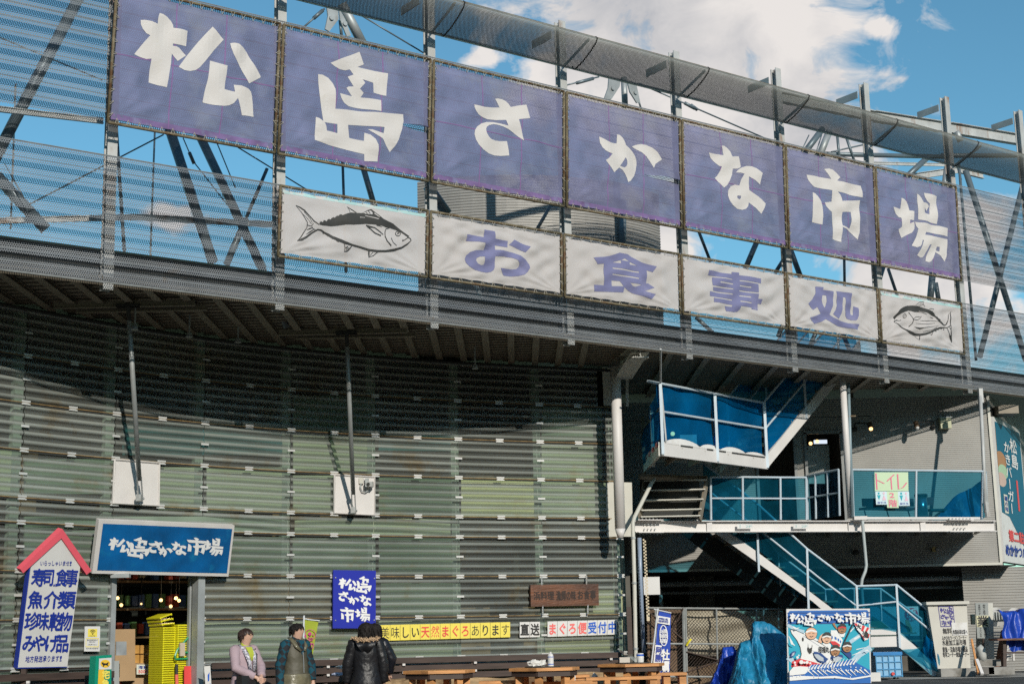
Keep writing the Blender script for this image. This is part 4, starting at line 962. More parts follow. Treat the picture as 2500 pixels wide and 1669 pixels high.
for k, (x, y) in enumerate(((330,1574),(343,1574),(355,1574),(330,1597),(343,1597),(355,1597))):
    boxthing('gift_box', 'small gold and red packet, ' + ['top row left', 'top row middle', 'top row right', 'bottom row left', 'bottom row middle', 'bottom row right'][k] + ' of six in the doorway', 'packet', x, x+10, y, y+20, 1.0, .08, goldM, 'gold packets on the doorway shelf')
pm = Board(in_door(334,1621,.85), in_door(363,1621,.85), in_door(363,1645,.85), in_door(334,1645,.85))
o = obj('price_card', pm.slab(.01), flat('pale_card', (.66,.70,.62)), label='pale price card on the box below the gold packets', cat='price card'); q = MB(); pm.text(q, '海苔', (.1,.1,.9,.45), .02); obj('lettering', q, inkBlue, o); q = MB(); pm.text(q, '500円', (.1,.5,.9,.9), .03); obj('lettering', q, red, o)
boxthing('cardboard_box', 'brown cardboard box standing under the gold packets', 'box', 325, 372, 1618, 1668, .95, .3, cardM)
hb = thing('hand_trolley', 'green handled trolley leaning on the yellow baskets', 'trolley', in_door(450,1660,.1))
obj('handle', MB().path([in_door(x, y, .1) for x, y in ((427,1600),(433,1585),(455,1560),(463,1552))], .014, 6), basG, hb); obj('frame', MB().path([in_door(x, y, .1) for x, y in ((427,1600),(428,1608),(463,1606),(463,1592),(436,1590))], .014, 6), basG, hb); obj('grip', MB().tube(in_door(431,1620,.1), in_door(431,1645,.1), .022, 8), ink, hb); obj('shaft', MB().tube(in_door(431,1645,.1), in_door(432,1672,.1), .024, 8), flat('coral_paint', (.75,.14,.09)), hb)
boxthing('paper_bag', 'small beige paper bag hanging on the trolley handle', 'bag', 440, 452, 1568, 1600, .06, .03, flat('beige_paper', (.5,.42,.32)))
boxthing('grey_sack', 'crumpled grey plastic sheet hanging at the left of the doorway', 'plastic sheet', 284, 309, 1565, 1598, .3, .02, flat('grey_plastic', (.30,.32,.33), var=.4))
boxthing('waste_bin', 'grey bin with rounded top behind the green courier sign', 'bin', 276, 291, 1612, 1672, .1, .2, flat('grey_bin', (.35,.37,.36)))
o = boxthing('leaflet_card', 'red and white leaflet at the right jamb of the doorway', 'leaflet', 450, 467, 1625, 1670, .02, .01, red)

# ------------------------------------------------------------------ signs on the hall wall
def glyphs(bd, mb, items, off=None):
    for ch, x0, y0, x1, y1 in items:
        a = bd.uv(x0, y0); b = bd.uv(x1, y1); bd.put(mb, SH[ch], (a[0], a[1], b[0], b[1]), off)
SH = {k: ngrid_shape(gl_px(k)) for k in GL}
def unskew(k, s):
    vs, fs = SH[k]; vs = [(v[0], v[1] + s*(v[0]-.5)) for v in vs]
    y0 = min(v[1] for v in vs); y1 = max(v[1] for v in vs); SH[k] = ([(v[0], (v[1]-y0)/(y1-y0)) for v in vs], fs)
for k_, s_ in (('松', .20), ('島', .12), ('さ', .12), ('か', .14), ('な', .12), ('市', .12), ('場', .10), ('食', .18), ('事', .16)): unskew(k_, s_)
def crop5(x, y): return (x/3.343, 1200+y/3.343)
def crop6(x, y): return (600+x/3.343, 1200+y/3.343)
def crop7(x, y): return (1200+x/3.343, 1200+y/3.343)
def crop8(x, y): return (1800+x/3.343, 1200+y/3.343)
def signroot(name, lab, cat, bd, th, mat, group=None, part='panel'):
    r_ = thing(name, lab, cat, bd.at(.5, 1), group); obj(part, bd.slab(th), mat, r_); return r_
# shop sign above the door
bd = Board(wal(*crop5(808,228),.42), wal(*crop5(1915,275),.42), wal(*crop5(1865,690),.16), wal(*crop5(752,665),.16))
sg = signroot('shop_sign', 'wide blue sign in a white frame above the market doorway', 'sign', bd, .07, white, part='frame')
a, b = bd.uv(*crop5(840,258)), bd.uv(*crop5(1845,660)); m = MB(); bd.rect(m, a[0], a[1], b[0], b[1], .004); obj('face', m, azure, sg)
m = MB(); glyphs(bd, m, [(c, *crop5(x0,y0), *crop5(x1,y1)) for c, x0, y0, x1, y1 in (('松',888,368,1062,500),('島',1058,362,1212,545),('さ',1212,398,1312,498),('か',1285,440,1400,530),('な',1395,402,1515,515),('市',1525,368,1668,515),('場',1660,372,1808,520))], .008); obj('lettering', m, white_l, sg)
obj('bracket', MB().box(wal(*crop5(985,685),.2), (.24,.1,.05)), galv, sg)
# arrow sign
bd = Board(wal(*crop5(262,380),.50), wal(*crop5(672,385),.50), wal(*crop5(545,1422),.10), wal(*crop5(145,1432),.10))
sg = thing('arrow_sign', 'tall white sign board with a pink roof shape and blue lettering', 'sign', bd.at(.5, 1))
def bpoly(mb, pts, fn, off, th=0.0):
    uvp = [bd.uv(*fn(x, y)) for x, y in pts]; vs, fs = fill2d([[(u, -v) for u, v in uvp]])
    mb.add([bd.at(p[0], -p[1], off) for p in vs], fs)
    if th:
        k = len(uvp); f_ = [bd.at(u, v, off) for u, v in uvp]; g_ = [bd.at(u, v, off-th) for u, v in uvp]
        mb.add(f_+g_, [(i, (i+1) % k, (i+1) % k+k, i+k) for i in range(k)]); mb.add([bd.at(p[0], -p[1], off-th) for p in vs], fs)
m = MB(); bpoly(m, [(492,378),(655,600),(545,1422),(145,1432),(256,598)], crop5, 0, .06); obj('panel', m, signW, sg)
m = MB(); bpoly(m, [(250,598),(240,600),(135,1440),(545,1428),(546,1422),(146,1431)], crop5, .0, .065); obj('edge', m, inkBlue, sg)
m = MB(); bpoly(m, [(502,300),(738,640),(697,672),(494,376),(182,660),(160,628)], crop5, .02, .09); obj('roof', m, flat('pink_red_paint', (.78,.11,.15)), sg)
def t5(txt, x0, y0, x1, y1, bold, mb): a = bd.uv(*crop5(x0,y0)); b = bd.uv(*crop5(x1,y1)); bd.text(mb, txt, (a[0], a[1], b[0], b[1]), bold)
m = MB(); t5('いらっしゃいませ!', 328,558,592,604, .02, m)
for row in (('寿司食事', ((268,630,360,770),(362,630,430,765),(462,630,540,772),(542,630,622,775))), ('魚介類', ((240,812,338,950),(368,812,468,950),(484,812,600,950))),
            ('珍味乾物', ((212,985,300,1125),(305,985,385,1122),(412,985,490,1130),(492,985,572,1130))), ('みやげ品', ((192,1165,280,1300),(282,1165,362,1302),(372,1165,466,1302),(468,1165,546,1305)))):
    for ch, (x0,y0,x1,y1) in zip(*row):
        if ch in SH and ch in '食事': a = bd.uv(*crop5(x0,y0)); b = bd.uv(*crop5(x1,y1)); bd.put(m, SH[ch], (a[0],a[1],b[0],b[1]), .005)
        else: t5(ch, x0-6, y0-8, x1+6, y1+4, .042, m)
for x, y in ((432,765),(388,1118)): a = bd.uv(*crop5(x,y)); bd.rect(m, a[0], a[1]-.012, a[0]+.03, a[1]+.004, .005)
t5('地方発送承ります!', 208,1335,510,1382, .025, m); obj('lettering', m, inkBlue, sg)
# wifi notice
bd = Board(wal(*crop5(693,1096),.06), wal(*crop5(818,1096),.06), wal(*crop5(814,1300),.06), wal(*crop5(687,1300),.06))
sg = signroot('wifi_notice', 'small white and yellow notice with a wireless symbol, left of the door', 'notice', bd, .008, signW)
m = MB(); bd.rect(m, .2,.1,.80,.42,.003)
for r_ in ((.08,.47,.92,.50),(.08,.80,.92,.83),(.08,.47,.11,.83),(.89,.47,.92,.83)): bd.rect(m, *r_, .003)
obj('yellow_field', m, yel, sg)
m = MB()
for rr in (.06,.12,.18):
    pts = [(.5+rr*math.cos(R(a))*1.25, .32-rr*math.sin(R(a))) for a in range(40, 141, 20)]; (vs, fs) = strokes2d([(pts, .028)])[0]; m.add([bd.at(v[0], v[1], .006) for v in vs], fs)
bd.rect(m, .47,.30,.53,.335,.006); bd.text(m, 'WiFi', (.3,.355,.7,.405), .01, .006)
bd.text(m, '無料無線通信が', (.15,.52,.85,.58), .01); bd.text(m, '使えます', (.3,.59,.7,.65), .01); bd.text(m, 'ご利用下さい', (.2,.70,.8,.76), .0); bd.text(m, '館内案内図参照', (.1,.86,.9,.91), .0); obj('lettering', m, blk, sg)
# courier sign, cut by the frame
bd = Board(wal(*crop5(783,1338),.75), wal(*crop5(912,1328),.75), wal(*crop5(906,1700),.75), wal(*crop5(765,1700),.75))
sg = signroot('courier_sign', 'narrow green upright sign with a black cat badge, left of the door', 'sign', bd, .12, flat('green_sign', (.0,.26,.16)))
a = bd.uv(*crop5(808,1358)); b = bd.uv(*crop5(908,1445)); m = MB(); bd.rect(m, a[0], a[1], b[0], b[1], .004)
obj('white_field', m, signW, sg)
a2 = bd.uv(*crop5(803,1448)); b2 = bd.uv(*crop5(842,1700)); m = MB(); bd.rect(m, a2[0], a2[1], b2[0], 1.0, .004)
def ell(x, y, rx, ry, n=20): return [(x+rx*math.cos(2*math.pi*i/n), y+ry*math.sin(2*math.pi*i/n)) for i in range(n)]
bpoly(m, ell(857,1400,40,33), crop5, .006); obj('yellow_field', m, flat('gold_yellow', (.80,.50,.04)), sg)
m = MB(); bpoly(m, [(826,1386),(832,1392),(836,1386),(843,1396),(866,1397),(876,1388),(888,1392),(880,1398),(876,1412),(886,1420),(880,1422),(866,1412),(850,1412),(842,1426),(836,1426),(838,1412),(828,1402)], crop5, .009); obj('cat_badge', m, blk, sg)
m = MB(); a = bd.uv(*crop5(832,1455)); b = bd.uv(*crop5(895,1525)); bd.text(m, '宅', (a[0],a[1],b[0],b[1]), .05); a = bd.uv(*crop5(828,1528)); b = bd.uv(*crop5(892,1600)); bd.text(m, '急', (a[0],a[1],b[0],b[1]), .05)
a = bd.uv(*crop5(826,1602)); b = bd.uv(*crop5(890,1672)); bd.text(m, '便', (a[0],a[1],b[0],b[1]), .05); obj('lettering', m, flat('yellow_lettering', (.85,.72,.12)), sg)
# square blue sign
bd = Board(wal(*crop6(715,637),.09), wal(*crop6(1062,642),.09), wal(*crop6(1060,1112),.09), wal(*crop6(712,1112),.09))
sg = signroot('market_sign', 'upright deep blue sign with white characters on the plastic wall', 'sign', bd, .03, blueSign)
m = MB(); glyphs(bd, m, [(c, *crop6(x0,y0), *crop6(x1,y1)) for c, x0, y0, x1, y1 in (('松',755,700,905,808),('島',900,685,1025,832),('さ',755,812,836,892),('か',830,850,926,924),('な',924,838,1025,932),('市',767,940,882,1062),('場',885,940,1012,1058))]); obj('lettering', m, white_l, sg)
m = MB()
for x, y in ((732,700),(1048,706),(732,1048),(1046,1046)): m.ball(bd.at(*bd.uv(*crop6(x,y)), .004), .012, n=8, m=4)
obj('screw', m, galv, sg)
# strips of letter cards
def card(ch, x0, x1, yt0, yt1, yb0, yb1, face, inkm, lab, grp, bold, off=.055):
    b_ = Board(wal(x0+.4, yt0, off), wal(x1-.4, yt1, off), wal(x1-.4, yb1, off), wal(x0+.4, yb0, off))
    r_ = thing('letter_card', lab, 'letter card', b_.at(.5, 1), grp); obj('card', b_.slab(.004), face, r_)
    q = MB(); b_.text(q, ch, (.04,.10,.96,.90), bold, .003); obj('lettering', q, inkm, r_)
yy = lambda x, a, b, xa, xb: a+(b-a)*(x-xa)/(xb-xa)
ORD = ['first','second','third','fourth','fifth','sixth','seventh','eighth','ninth','tenth','eleventh','twelfth','last']
for i, ch in enumerate('美味しい天然まぐろあります'):
    x0 = 928+24.45*i; x1 = x0+24.45
    card(ch, x0, x1, yy(x0,1524.8,1517.4,928,1246), yy(x1,1524.8,1517.4,928,1246), yy(x0,1563.2,1554.2,928,1246), yy(x1,1563.2,1554.2,928,1246), yel, red if 4 <= i <= 8 else blk,
         '%s yellow card from the left, %s brush character %s' % (ORD[i], 'red' if 4 <= i <= 8 else 'black', ['bi','mi','shi','i','ten','nen','ma','gu','ro','a','ri','ma','su'][i]), 'yellow letter cards in a row', .0 if i in (0,1,5,9,12) else .022)
for i, ch in enumerate('直送'):
    x0 = 1268.5+25*i; x1 = x0+25
    card(ch, x0, x1, 1517.5-.4*i, 1517-.4*i, 1555-.5*i, 1554.5-.5*i, signW, blk, 'white card with a bold black character, %s of the pair' % ['left','right'][i], 'white letter cards', .045)
for i, ch in enumerate('まぐろ便受付中'):
    x0 = 1336.4+24.35*i; x1 = x0+24.35
    card(ch, x0, x1, yy(x0,1516,1511.5,1336,1507), yy(x1,1516,1511.5,1336,1507), yy(x0,1553.5,1547.5,1336,1507), yy(x1,1553.5,1547.5,1336,1507), signW, flat('coral_lettering', (.78,.13,.12)) if i < 4 else blueL,
         'white card with the %s bold %s character' % (['first','second','third','fourth','first','middle','last'][i], 'red' if i < 4 else 'blue'), 'white letter cards', .04)
# carved wooden plaque
bd = Board(wal(*crop7(318,757),.10), wal(*crop7(872,750),.10), wal(*crop7(877,925),.10), wal(*crop7(322,935),.10))
plq = material('dark_red_brown_plank', (.125,.045,.018), .5, var=.5, vscale=2.2, stretch=(1,1,7), bump=.4, bscale=12, stain=(.055,.02,.01), stain_amt=.45)
sg = signroot('carved_plaque', 'dark carved wooden plaque hanging on short chains on the plastic wall', 'plaque', bd, .05, plq)
m = MB(); bd.text(m, '浜料理', (.04,.30,.34,.72), .04); bd.text(m, '漁師の味', (.37,.28,.66,.74), .05); bd.text(m, 'お食事', (.68,.28,.96,.72), .04); obj('lettering', m, flat('burnt_lettering', (.03,.018,.014), .7), sg)
m = MB()
for x, y0, y1 in ((410,700,760),(776,695,752),(418,930,1000),(786,925,990)):
    p0, p1 = wal(*crop7(x,y0),.09), wal(*crop7(x,y1),.09)
    for k in range(6): m.ball(p0.lerp(p1, k/5), .014, .014, .022, n=6, m=4)
obj('chain', m, galv, sg)

# ------------------------------------------------------------------ right end of the hall: column, pipes
cl = thing('round_column', 'thick white round column at the right end of the plastic wall', 'column', V((1.70,23.75,0)))
ctop = onY(1516, 903, 23.75); cbot = onY(1514, 1290, 23.75)
obj('shaft', MB().tube(cbot, V((cbot.x+.01, cbot.y, 4.25+HC)), .082, 20), white, cl, smooth=True); obj('foot', MB().tube(cbot-V((0,0,.14)), cbot, .045, 20, r2=.082), white, cl, smooth=True)
m = MB(); a = onZ(1500, 905, 4.0+HC); hd = V((1.75, 23.75, 4.33+HC)); ed_ = V((1.95, scrY(1.95)+.25, 4.30+HC)); m.ibeam(hd+V((0,.35,0)), ed_, .26, .20, .02); m.add([ed_+V((-.14,0,-.02)), ed_+V((.14,0,-.02)), hd+V((.14,0,-.28)), hd+V((-.14,0,-.28))], [(0,1,2,3)]); obj('bracket_arm', m, cream, cl)
cw = thing('cladding_panels', 'white flat cladding panels behind the round column', 'wall panel', wal(1500,1305,.02))
for c in ([(1470,895),(1502,897),(1502,989),(1474,989)], [(1479,1176),(1543,1177),(1545,1309),(1482,1309)], [(1528,897),(1535,897),(1535,991),(1528,991)]):
    quad_obj('panel', [onY(x, y, walY(1.5)-.02) for x, y in c], .04, cream, cw)
dp = thing('downpipe', 'white downpipe with an elbow beside the round column', 'pipe', onY(1550,1660,23.9))
obj('pipe', MB().path([onY(x, y, Y) for x, y, Y in ((1597,1169,24.6),(1590,1180,24.5),(1549,1262,23.95),(1545,1275,23.9),(1549,1430,23.9),(1552,1600,23.9),(1553,1700,23.9))], .032, 12), cream, dp, smooth=True)
for y in (1310, 1420, 1580): obj('pipe_clamp', MB().tube(onY(1546+(y-1310)*.022,y,23.9), onY(1546+(y-1310)*.022,y+5,23.9), .04, 12), galv, dp)
obj('drain_pipe', MB().path([onY(1561,1312,24.1), onY(1563,1400,24.1), onY(1571,1593,24.1)], .034, 12), material('blue_grey_pvc', (.26,.32,.42), .35), label='blue grey plastic pipe right of the white downpipe', cat='pipe', smooth=True)
m = MB(); pc = [onY(1573+ (y-1317)*.05, y, 23.8) for y in range(1317, 1500, 4)]
for k, p in enumerate(pc): m.box(p + V((.012*(1 if k % 2 else -1),0,0)), (.022,.02,.028))
hc_ = obj('hanging_chain', m, flat('cream_plastic', (.62,.52,.36)), label='cream plastic chain hanging beside the blue grey pipe', cat='chain'); obj('handle', MB().box(pc[-1]-V((0,0,.06)), (.045,.03,.10)), flat('cream_plastic', (.6,.5,.35)), hc_)
obj('dark_post', MB().box(onY(1537,1538,23.9), (.075,.06,.72)), slatM, label='dark brown board post left of the white downpipe', cat='post')
obj('white_board', MB().box(onY(1591,1429,24.6), (.26,.02,.28)), signW, label='blank white board behind the blue grey pipe', cat='board')
m = MB(); p0 = wal(1509, 1400, .0); tl = Board(onY(1529,1628,23.2), onY(1553,1628,23.2), onY(1553,1700,23.2), onY(1529,1700,23.2)); sg = signroot('menu_board', 'pale blue notice board standing behind the third table', 'notice', tl, .01, flat('pale_blue_paper', (.50,.62,.66)))
m = MB(); [tl.rect(m, .1, .08+.07*k, .9 - .2*(k % 3 == 2), .105+.07*k, .003) for k in range(12)]; obj('lettering', m, flat('grey_lettering', (.25,.33,.38)), sg)
# ------------------------------------------------------------------ annex: ribbed grey building on the right
def onplane(px, py, p0, n):
    r = ray(px, py); o = V((0,0,HC)); return o + r*((V(p0)-o).dot(n)/r.dot(n))
YW = 28.2
annex = thing('annex_building', 'grey ribbed metal building on the right with an open upper floor and dark ground floor', 'building', (5.8, 28.5, .48))
CX = onY(2442, 1372, YW).x
def cwall(x0, x1, z0, z1, Y=YW, par=annex):
    obj('wall', ribs(0, z0, z1, lambda u, z, o: V((x0+(x1-x0)*u, Y-o, z)), .036, .006, 2), corrM, par)
zb = 1.24+HC; ztp = 4.36+HC; zd = onY(2010, 1055, YW).z; zf = 1.95+HC
xo = [onY(p, 1150, YW).x for p in (1846, 1945, 1966, 2060)]
cwall(2.0, xo[0], zb, ztp); cwall(xo[1], xo[2], zb, ztp); cwall(xo[3], CX, zb, ztp)
cwall(xo[0], xo[1], zd, ztp); cwall(xo[2], xo[3], zd, ztp); cwall(xo[0], xo[1], zb, zf-.02); cwall(xo[2], xo[3], zb, zf-.02)
BK = V((.50, .866, 0))      # the wall turns back at its right corner
crn = V((CX, YW, 0))
obj('side_wall', ribs(0, zb, ztp, lambda u, z, o: crn + BK*5*u + V((.866,-.5,0))*o + V((0,0,z)), .036, .009, 2), corrM, annex)
obj('sill_trim', MB().box(((2.0+CX)/2, YW-.015, zb-.02), (CX-2.0+.06, .06, .045)), cream, annex)
obj('corner_trim', MB().box((CX+.01, YW-.01, (zb+ztp)/2), (.05, .05, ztp-zb)), cream, annex)
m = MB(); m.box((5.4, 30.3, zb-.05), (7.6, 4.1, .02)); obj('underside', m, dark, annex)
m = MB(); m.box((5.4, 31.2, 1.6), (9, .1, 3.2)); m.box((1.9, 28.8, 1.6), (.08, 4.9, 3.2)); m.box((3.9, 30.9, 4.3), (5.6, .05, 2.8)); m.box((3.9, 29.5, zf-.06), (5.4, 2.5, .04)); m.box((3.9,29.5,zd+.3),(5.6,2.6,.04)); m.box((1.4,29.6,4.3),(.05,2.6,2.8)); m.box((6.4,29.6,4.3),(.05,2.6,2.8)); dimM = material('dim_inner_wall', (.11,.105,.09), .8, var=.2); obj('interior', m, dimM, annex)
for k_, (x_, w_, h_, c_) in enumerate(((2.6,.7,1.3,.10),(3.6,.5,1.9,.16),(4.5,.9,1.0,.08),(5.6,.6,1.6,.13),(6.6,.5,2.0,.18),(7.4,.7,1.2,.1))): obj('stored_crate', MB().box((x_, 30.2+.1*k_, .48+h_/2), (w_, .5, h_)), material('stored_goods_%s' % ['brown','grey','olive','tan','pale','umber'][k_], (c_, c_*.9, c_*.75), .8, var=.3), annex)
m = MB(); m.tube((2.3,28.9,2.2),(8.6,28.9,2.2),.05,8); m.tube((2.3,29.3,2.05),(8.6,29.3,2.05),.03,8); [m.tube((x_,29,2.1),(x_,29,.5),.04,8) for x_ in (2.7,5.2,6.9)]; obj('service_pipe', m, galv, annex)
gx = onY(2352, 1450, 28.7).x
obj('wall', ribs(0, .3, zb-.06, lambda u, z, o: V((gx+2.6*u, 28.7-o, z)), .05, .012, 2), corrM, annex, label='ribbed ground floor wall at the far right')
for k, (x0, x1) in enumerate(((xo[0], xo[1]), (xo[2], xo[3]))):
    m = MB()
    for x in (x0+.02, x1-.02): m.box((x, YW-.02, (zd+zf)/2), (.05, .07, zd-zf))
    m.box(((x0+x1)/2, YW-.02, zd), (x1-x0, .07, .06)); obj('door_frame', m, material('grey_door_frame', (.20,.21,.21), .5), annex)
dl = [onY(x, y, YW+.5) for x, y in ((1971,1086),(2024,1086),(2027,1180),(1971,1180))]
quad_obj('door_leaf', dl, .04, flat('pale_grey_door', (.42,.43,.41)), annex)
m = MB(); m.box(onY(2003,1078,YW+1), (.25,.05,.07)); obj('lit_panel', m, material('lit_panel', (.8,.85,.9), .5, emit=(.75,.85,1.0,1.3)), annex)
for k, (x, y) in enumerate(((1979,1082),(1995,1077))):
    p = onY(x, y, YW+.6); r_ = thing('hanging_bulb', 'lit bulb in the upper floor doorway of the annex, %s' % ('left and lower' if k == 0 else 'right and higher'), 'lamp', p, 'bulbs lit in the annex doorway'); obj('bulb', MB().ball(p, .035), bulbM, r_, smooth=True); obj('cord', MB().tube(p, p+V((0,0,.25)), .005, 5), ink, r_)
# front canopy ceiling over the annex is the hall canopy; wall lamps
for k, (xb, yb, xl, yl, lit) in enumerate(((2087,1048,2124,1040,True),(2278,1042,2237,1038,False))):
    b0 = onY(xb, yb, YW-.03); l0 = onY(xl, yl, YW-.35)
    r_ = thing('wall_lamp', ['lit spotlight on a bent arm, left on the annex wall', 'unlit spotlight on a bent arm beside the square white floodlight'][k], 'lamp', b0, 'arm spotlights on the annex wall')
    obj('base', MB().ball(b0, .05), ink, r_); top_ = V((b0.x, YW-.1, l0.z+.10)); obj('arm', MB().path([b0, top_, l0+V((0,0,.05))], .012, 6), ink, r_)
    obj('lamp_shade', MB().tube(l0+V((0,.02,.06)), l0+V((0,-.05,-.05)), .045, 10, r2=.05), material('brown_metal', (.12,.08,.05), .5, .4), r_)
    obj('bulb', MB().ball(l0+V((0,-.06,-.055)), .036), bulbM if lit else clipM, r_)
p = onY(2307, 1033, YW-.10); r_ = thing('floodlight', 'square pale floodlight box fixed to the annex wall', 'lamp', p); obj('housing', MB().box(p, (.20,.14,.20)), flat('greenish_cream', (.44,.45,.30)), r_); obj('visor', MB().box(p+V((0,0,.105)), (.24,.18,.015)), galv, r_); obj('conduit', MB().tube(p+V((.03,.08,.1)), p+V((-.02,.08,.62)), .008, 6), galv, r_)
o = obj('duct_box', MB().box(onY(2452,1003,YW+.3), (.38,.5,.16)), purlM, label='grey duct box under the canopy at the far right', cat='duct')
for k, (x, y) in enumerate(((2087,1348),(2278,1341))):
    p = onY(x, y, YW-.06); r_ = thing('outdoor_socket_lamp', 'small brass wall lamp below the walkway, %s' % ('hidden in shade behind the bent pipe' if k == 0 else 'right one'), 'lamp', p, 'wall lamps under the walkway'); obj('body', MB().tube(p, p+V((0,-.12,0)), .05, 10), ink if k == 0 else material('brass', (.35,.27,.12), .4, .6), r_); obj('cap', MB().ball(p+V((.04 if k else 0,-.13,0)), .035), galv if k else ink, r_)
# burger sign on the side wall
sp0 = crn + V((.866,-.5,0))*.06; sn = V((.866,-.5,0))
bd = Board(onplane(2433,1020,sp0,sn), onplane(2433,1020,sp0,sn)+BK*1.9, onplane(2459,1371,sp0,sn)+BK*1.9, onplane(2459,1371,sp0,sn))
bd.c = [crn+sn*.06+BK*.12+V((0,0,onplane(2434,1021,sp0,sn).z)), crn+sn*.06+BK*2.4+V((0,0,onplane(2434,1021,sp0,sn).z)), crn+sn*.06+BK*2.4+V((0,0,onplane(2458,1371,sp0,sn).z)), crn+sn*.06+BK*.12+V((0,0,onplane(2458,1371,sp0,sn).z))]
bd.n = sn
sg = signroot('restaurant_sign', 'large blue and white sign with a burger picture on the annex side wall', 'sign', bd, .06, signW)
m = MB(); bd.poly(m, [(.04,.03),(.97,.03),(.97,.95),(.6,.80),(.3,.68),(.04,.66)], .004); obj('blue_field', m, flat('teal_blue', (.0,.11,.19)), sg)
for nm, pts, mat_ in (('bun', ell(.08,.17,.24,.105), flat('tan_bun', (.62,.40,.26))), ('patty', ell(.15,.30,.20,.07), flat('brown_patty', (.42,.20,.08))), ('lettuce', ell(.2,.37,.18,.05), flat('lettuce', (.40,.55,.35))), ('bottom_bun', ell(.12,.43,.17,.05), flat('pink_tan', (.60,.42,.34)))):
    m = MB(); bd.poly(m, [(max(.03,a), b) for a, b in pts]); obj(nm, m, mat_, sg)
m = MB(); bd.text(m, 'かきバーガー', (.28,.14,.52,.66), .02, .012, vertical=True); bd.text(m, '松島', (.52,.10,.80,.32), .02, .012, vertical=True); obj('lettering', m, white_l, sg)
m = MB(); bd.rect(m, .14,.53,.27,.66,.010); obj('label_field', m, flat('cream_field', (.7,.66,.55)), sg); m = MB(); bd.text(m, '磯の味', (.15,.54,.26,.65), .02, .014, vertical=True); bd.text(m, 'めかかつバー', (.04,.87,.98,.96), .05, .012); obj('lettering', m, inkBlue, sg)
m = MB(); bd.rect(m, .66,.40,.72,.62,.010); bd.text(m, '第二駐車', (.20,.77,.98,.855), .05, .012); obj('lettering', m, red, sg)

# ------------------------------------------------------------------ walkway on the upper floor
wp, wn = V((2.03,24.9,0)), V((1.7,-6.46,0)).normalized()
def wk(px, py, back=0.0): return onplane(px, py, wp - wn*back, wn)
WD = V((6.46,1.7,0)).normalized()
walk = thing('upper_walkway', 'upper floor walkway on a white steel beam with netted railings', 'walkway', wk(1990,1300))
A, Bq = wk(1552,1284), wk(2434,1283.5)
zt_ = (wk(1800,1270).z); zlo = wk(1800,1298).z; A.z = Bq.z = (zt_+zlo)/2
obj('beam', MB().ibeam(A-wn*.09, Bq-wn*.09, .17, zt_-zlo, .014), white, walk)
m = MB()
for px in (1735, 2081, 2257):
    a = wk(px,1284); a.z = A.z; m.bar(a+V((0,0,-(zt_-zlo)/2+.014))-wn*.05, a+V((0,0,(zt_-zlo)/2-.014))-wn*.05, .014, .09)
obj('stiffener', m, white, walk)
for (x0, x1) in ((1554,1616),(2312,2372)):
    m = MB(); a = wk(x0,1284); b = wk(x1,1284); a.z = b.z = A.z; m.bar(a+V((0,0,(zt_-zlo)/2+.006)), b+V((0,0,(zt_-zlo)/2+.006)), .18, .012); m.bar(a-V((0,0,(zt_-zlo)/2+.006)), b-V((0,0,(zt_-zlo)/2+.006)), .18, .012); s_ = obj('splice_plate', m, white, walk)
    m = MB()
    for k in range(7):
        p = a.lerp(b, (k+.5)/7)
        for sz in (1, -1): m.tube(p+V((0,0,sz*((zt_-zlo)/2+.01)))+wn*.03, p+V((0,0,sz*((zt_-zlo)/2+.035)))+wn*.03, .013, 6)
    for k in range(4):
        for dz in (-.04, .04): q = a.lerp(b, .35+.14*k)+V((0,0,dz))-wn*.06; m.tube(q, q+wn*.03, .012, 6)
    obj('bolts', m, galv, s_)
m = MB()
for x0, x1 in ((1800,1838),(1937,1974)):
    bb = Board(wk(x0,1278,-.004), wk(x1,1278,-.004), wk(x1,1290,-.004), wk(x0,1290,-.004)); pl_ = obj('sticker', bb.slab(.002), signW, walk); q = MB(); bb.text(q, '2F', (.5,.2,.95,.8), .0, .002); bb.rect(q, .16,.2,.2,.8,.002); obj('lettering', q, material('faded_teal', (.25,.45,.45)), pl_)
# deck: two strips leave the stair well open
def deckpt(t, back): return A.lerp(Bq, t) - wn*back + V((0,0,(zt_-zlo)/2-.02))
m = MB()
m.add([deckpt(.27,.1), deckpt(1.0,.1), V((Bq.x+.1, YW-.02, deckpt(1,0).z)), V((deckpt(.27,0).x, YW-.02, deckpt(1,0).z))], [(0,1,2,3)])
m.add([deckpt(.0,.1), deckpt(.14,.1), V((deckpt(.14,0).x, YW-.02, deckpt(1,0).z)), V((deckpt(0,0).x-.2, YW-.02, deckpt(1,0).z))], [(0,1,2,3)])
obj('deck', m, cream, walk)
m = MB()
for k in range(9):
    t = .3+.085*k; a = A.lerp(Bq, t); m.ibeam(a-wn*.18, V((a.x+.2, YW-.05, a.z)), .06, .09, .008)
obj('joists', m, purlM, walk)
kb = MB(); kb.bar(wk(2106,1264), wk(2392,1264.5), .03, .04); obj('kerb', kb, white, walk)
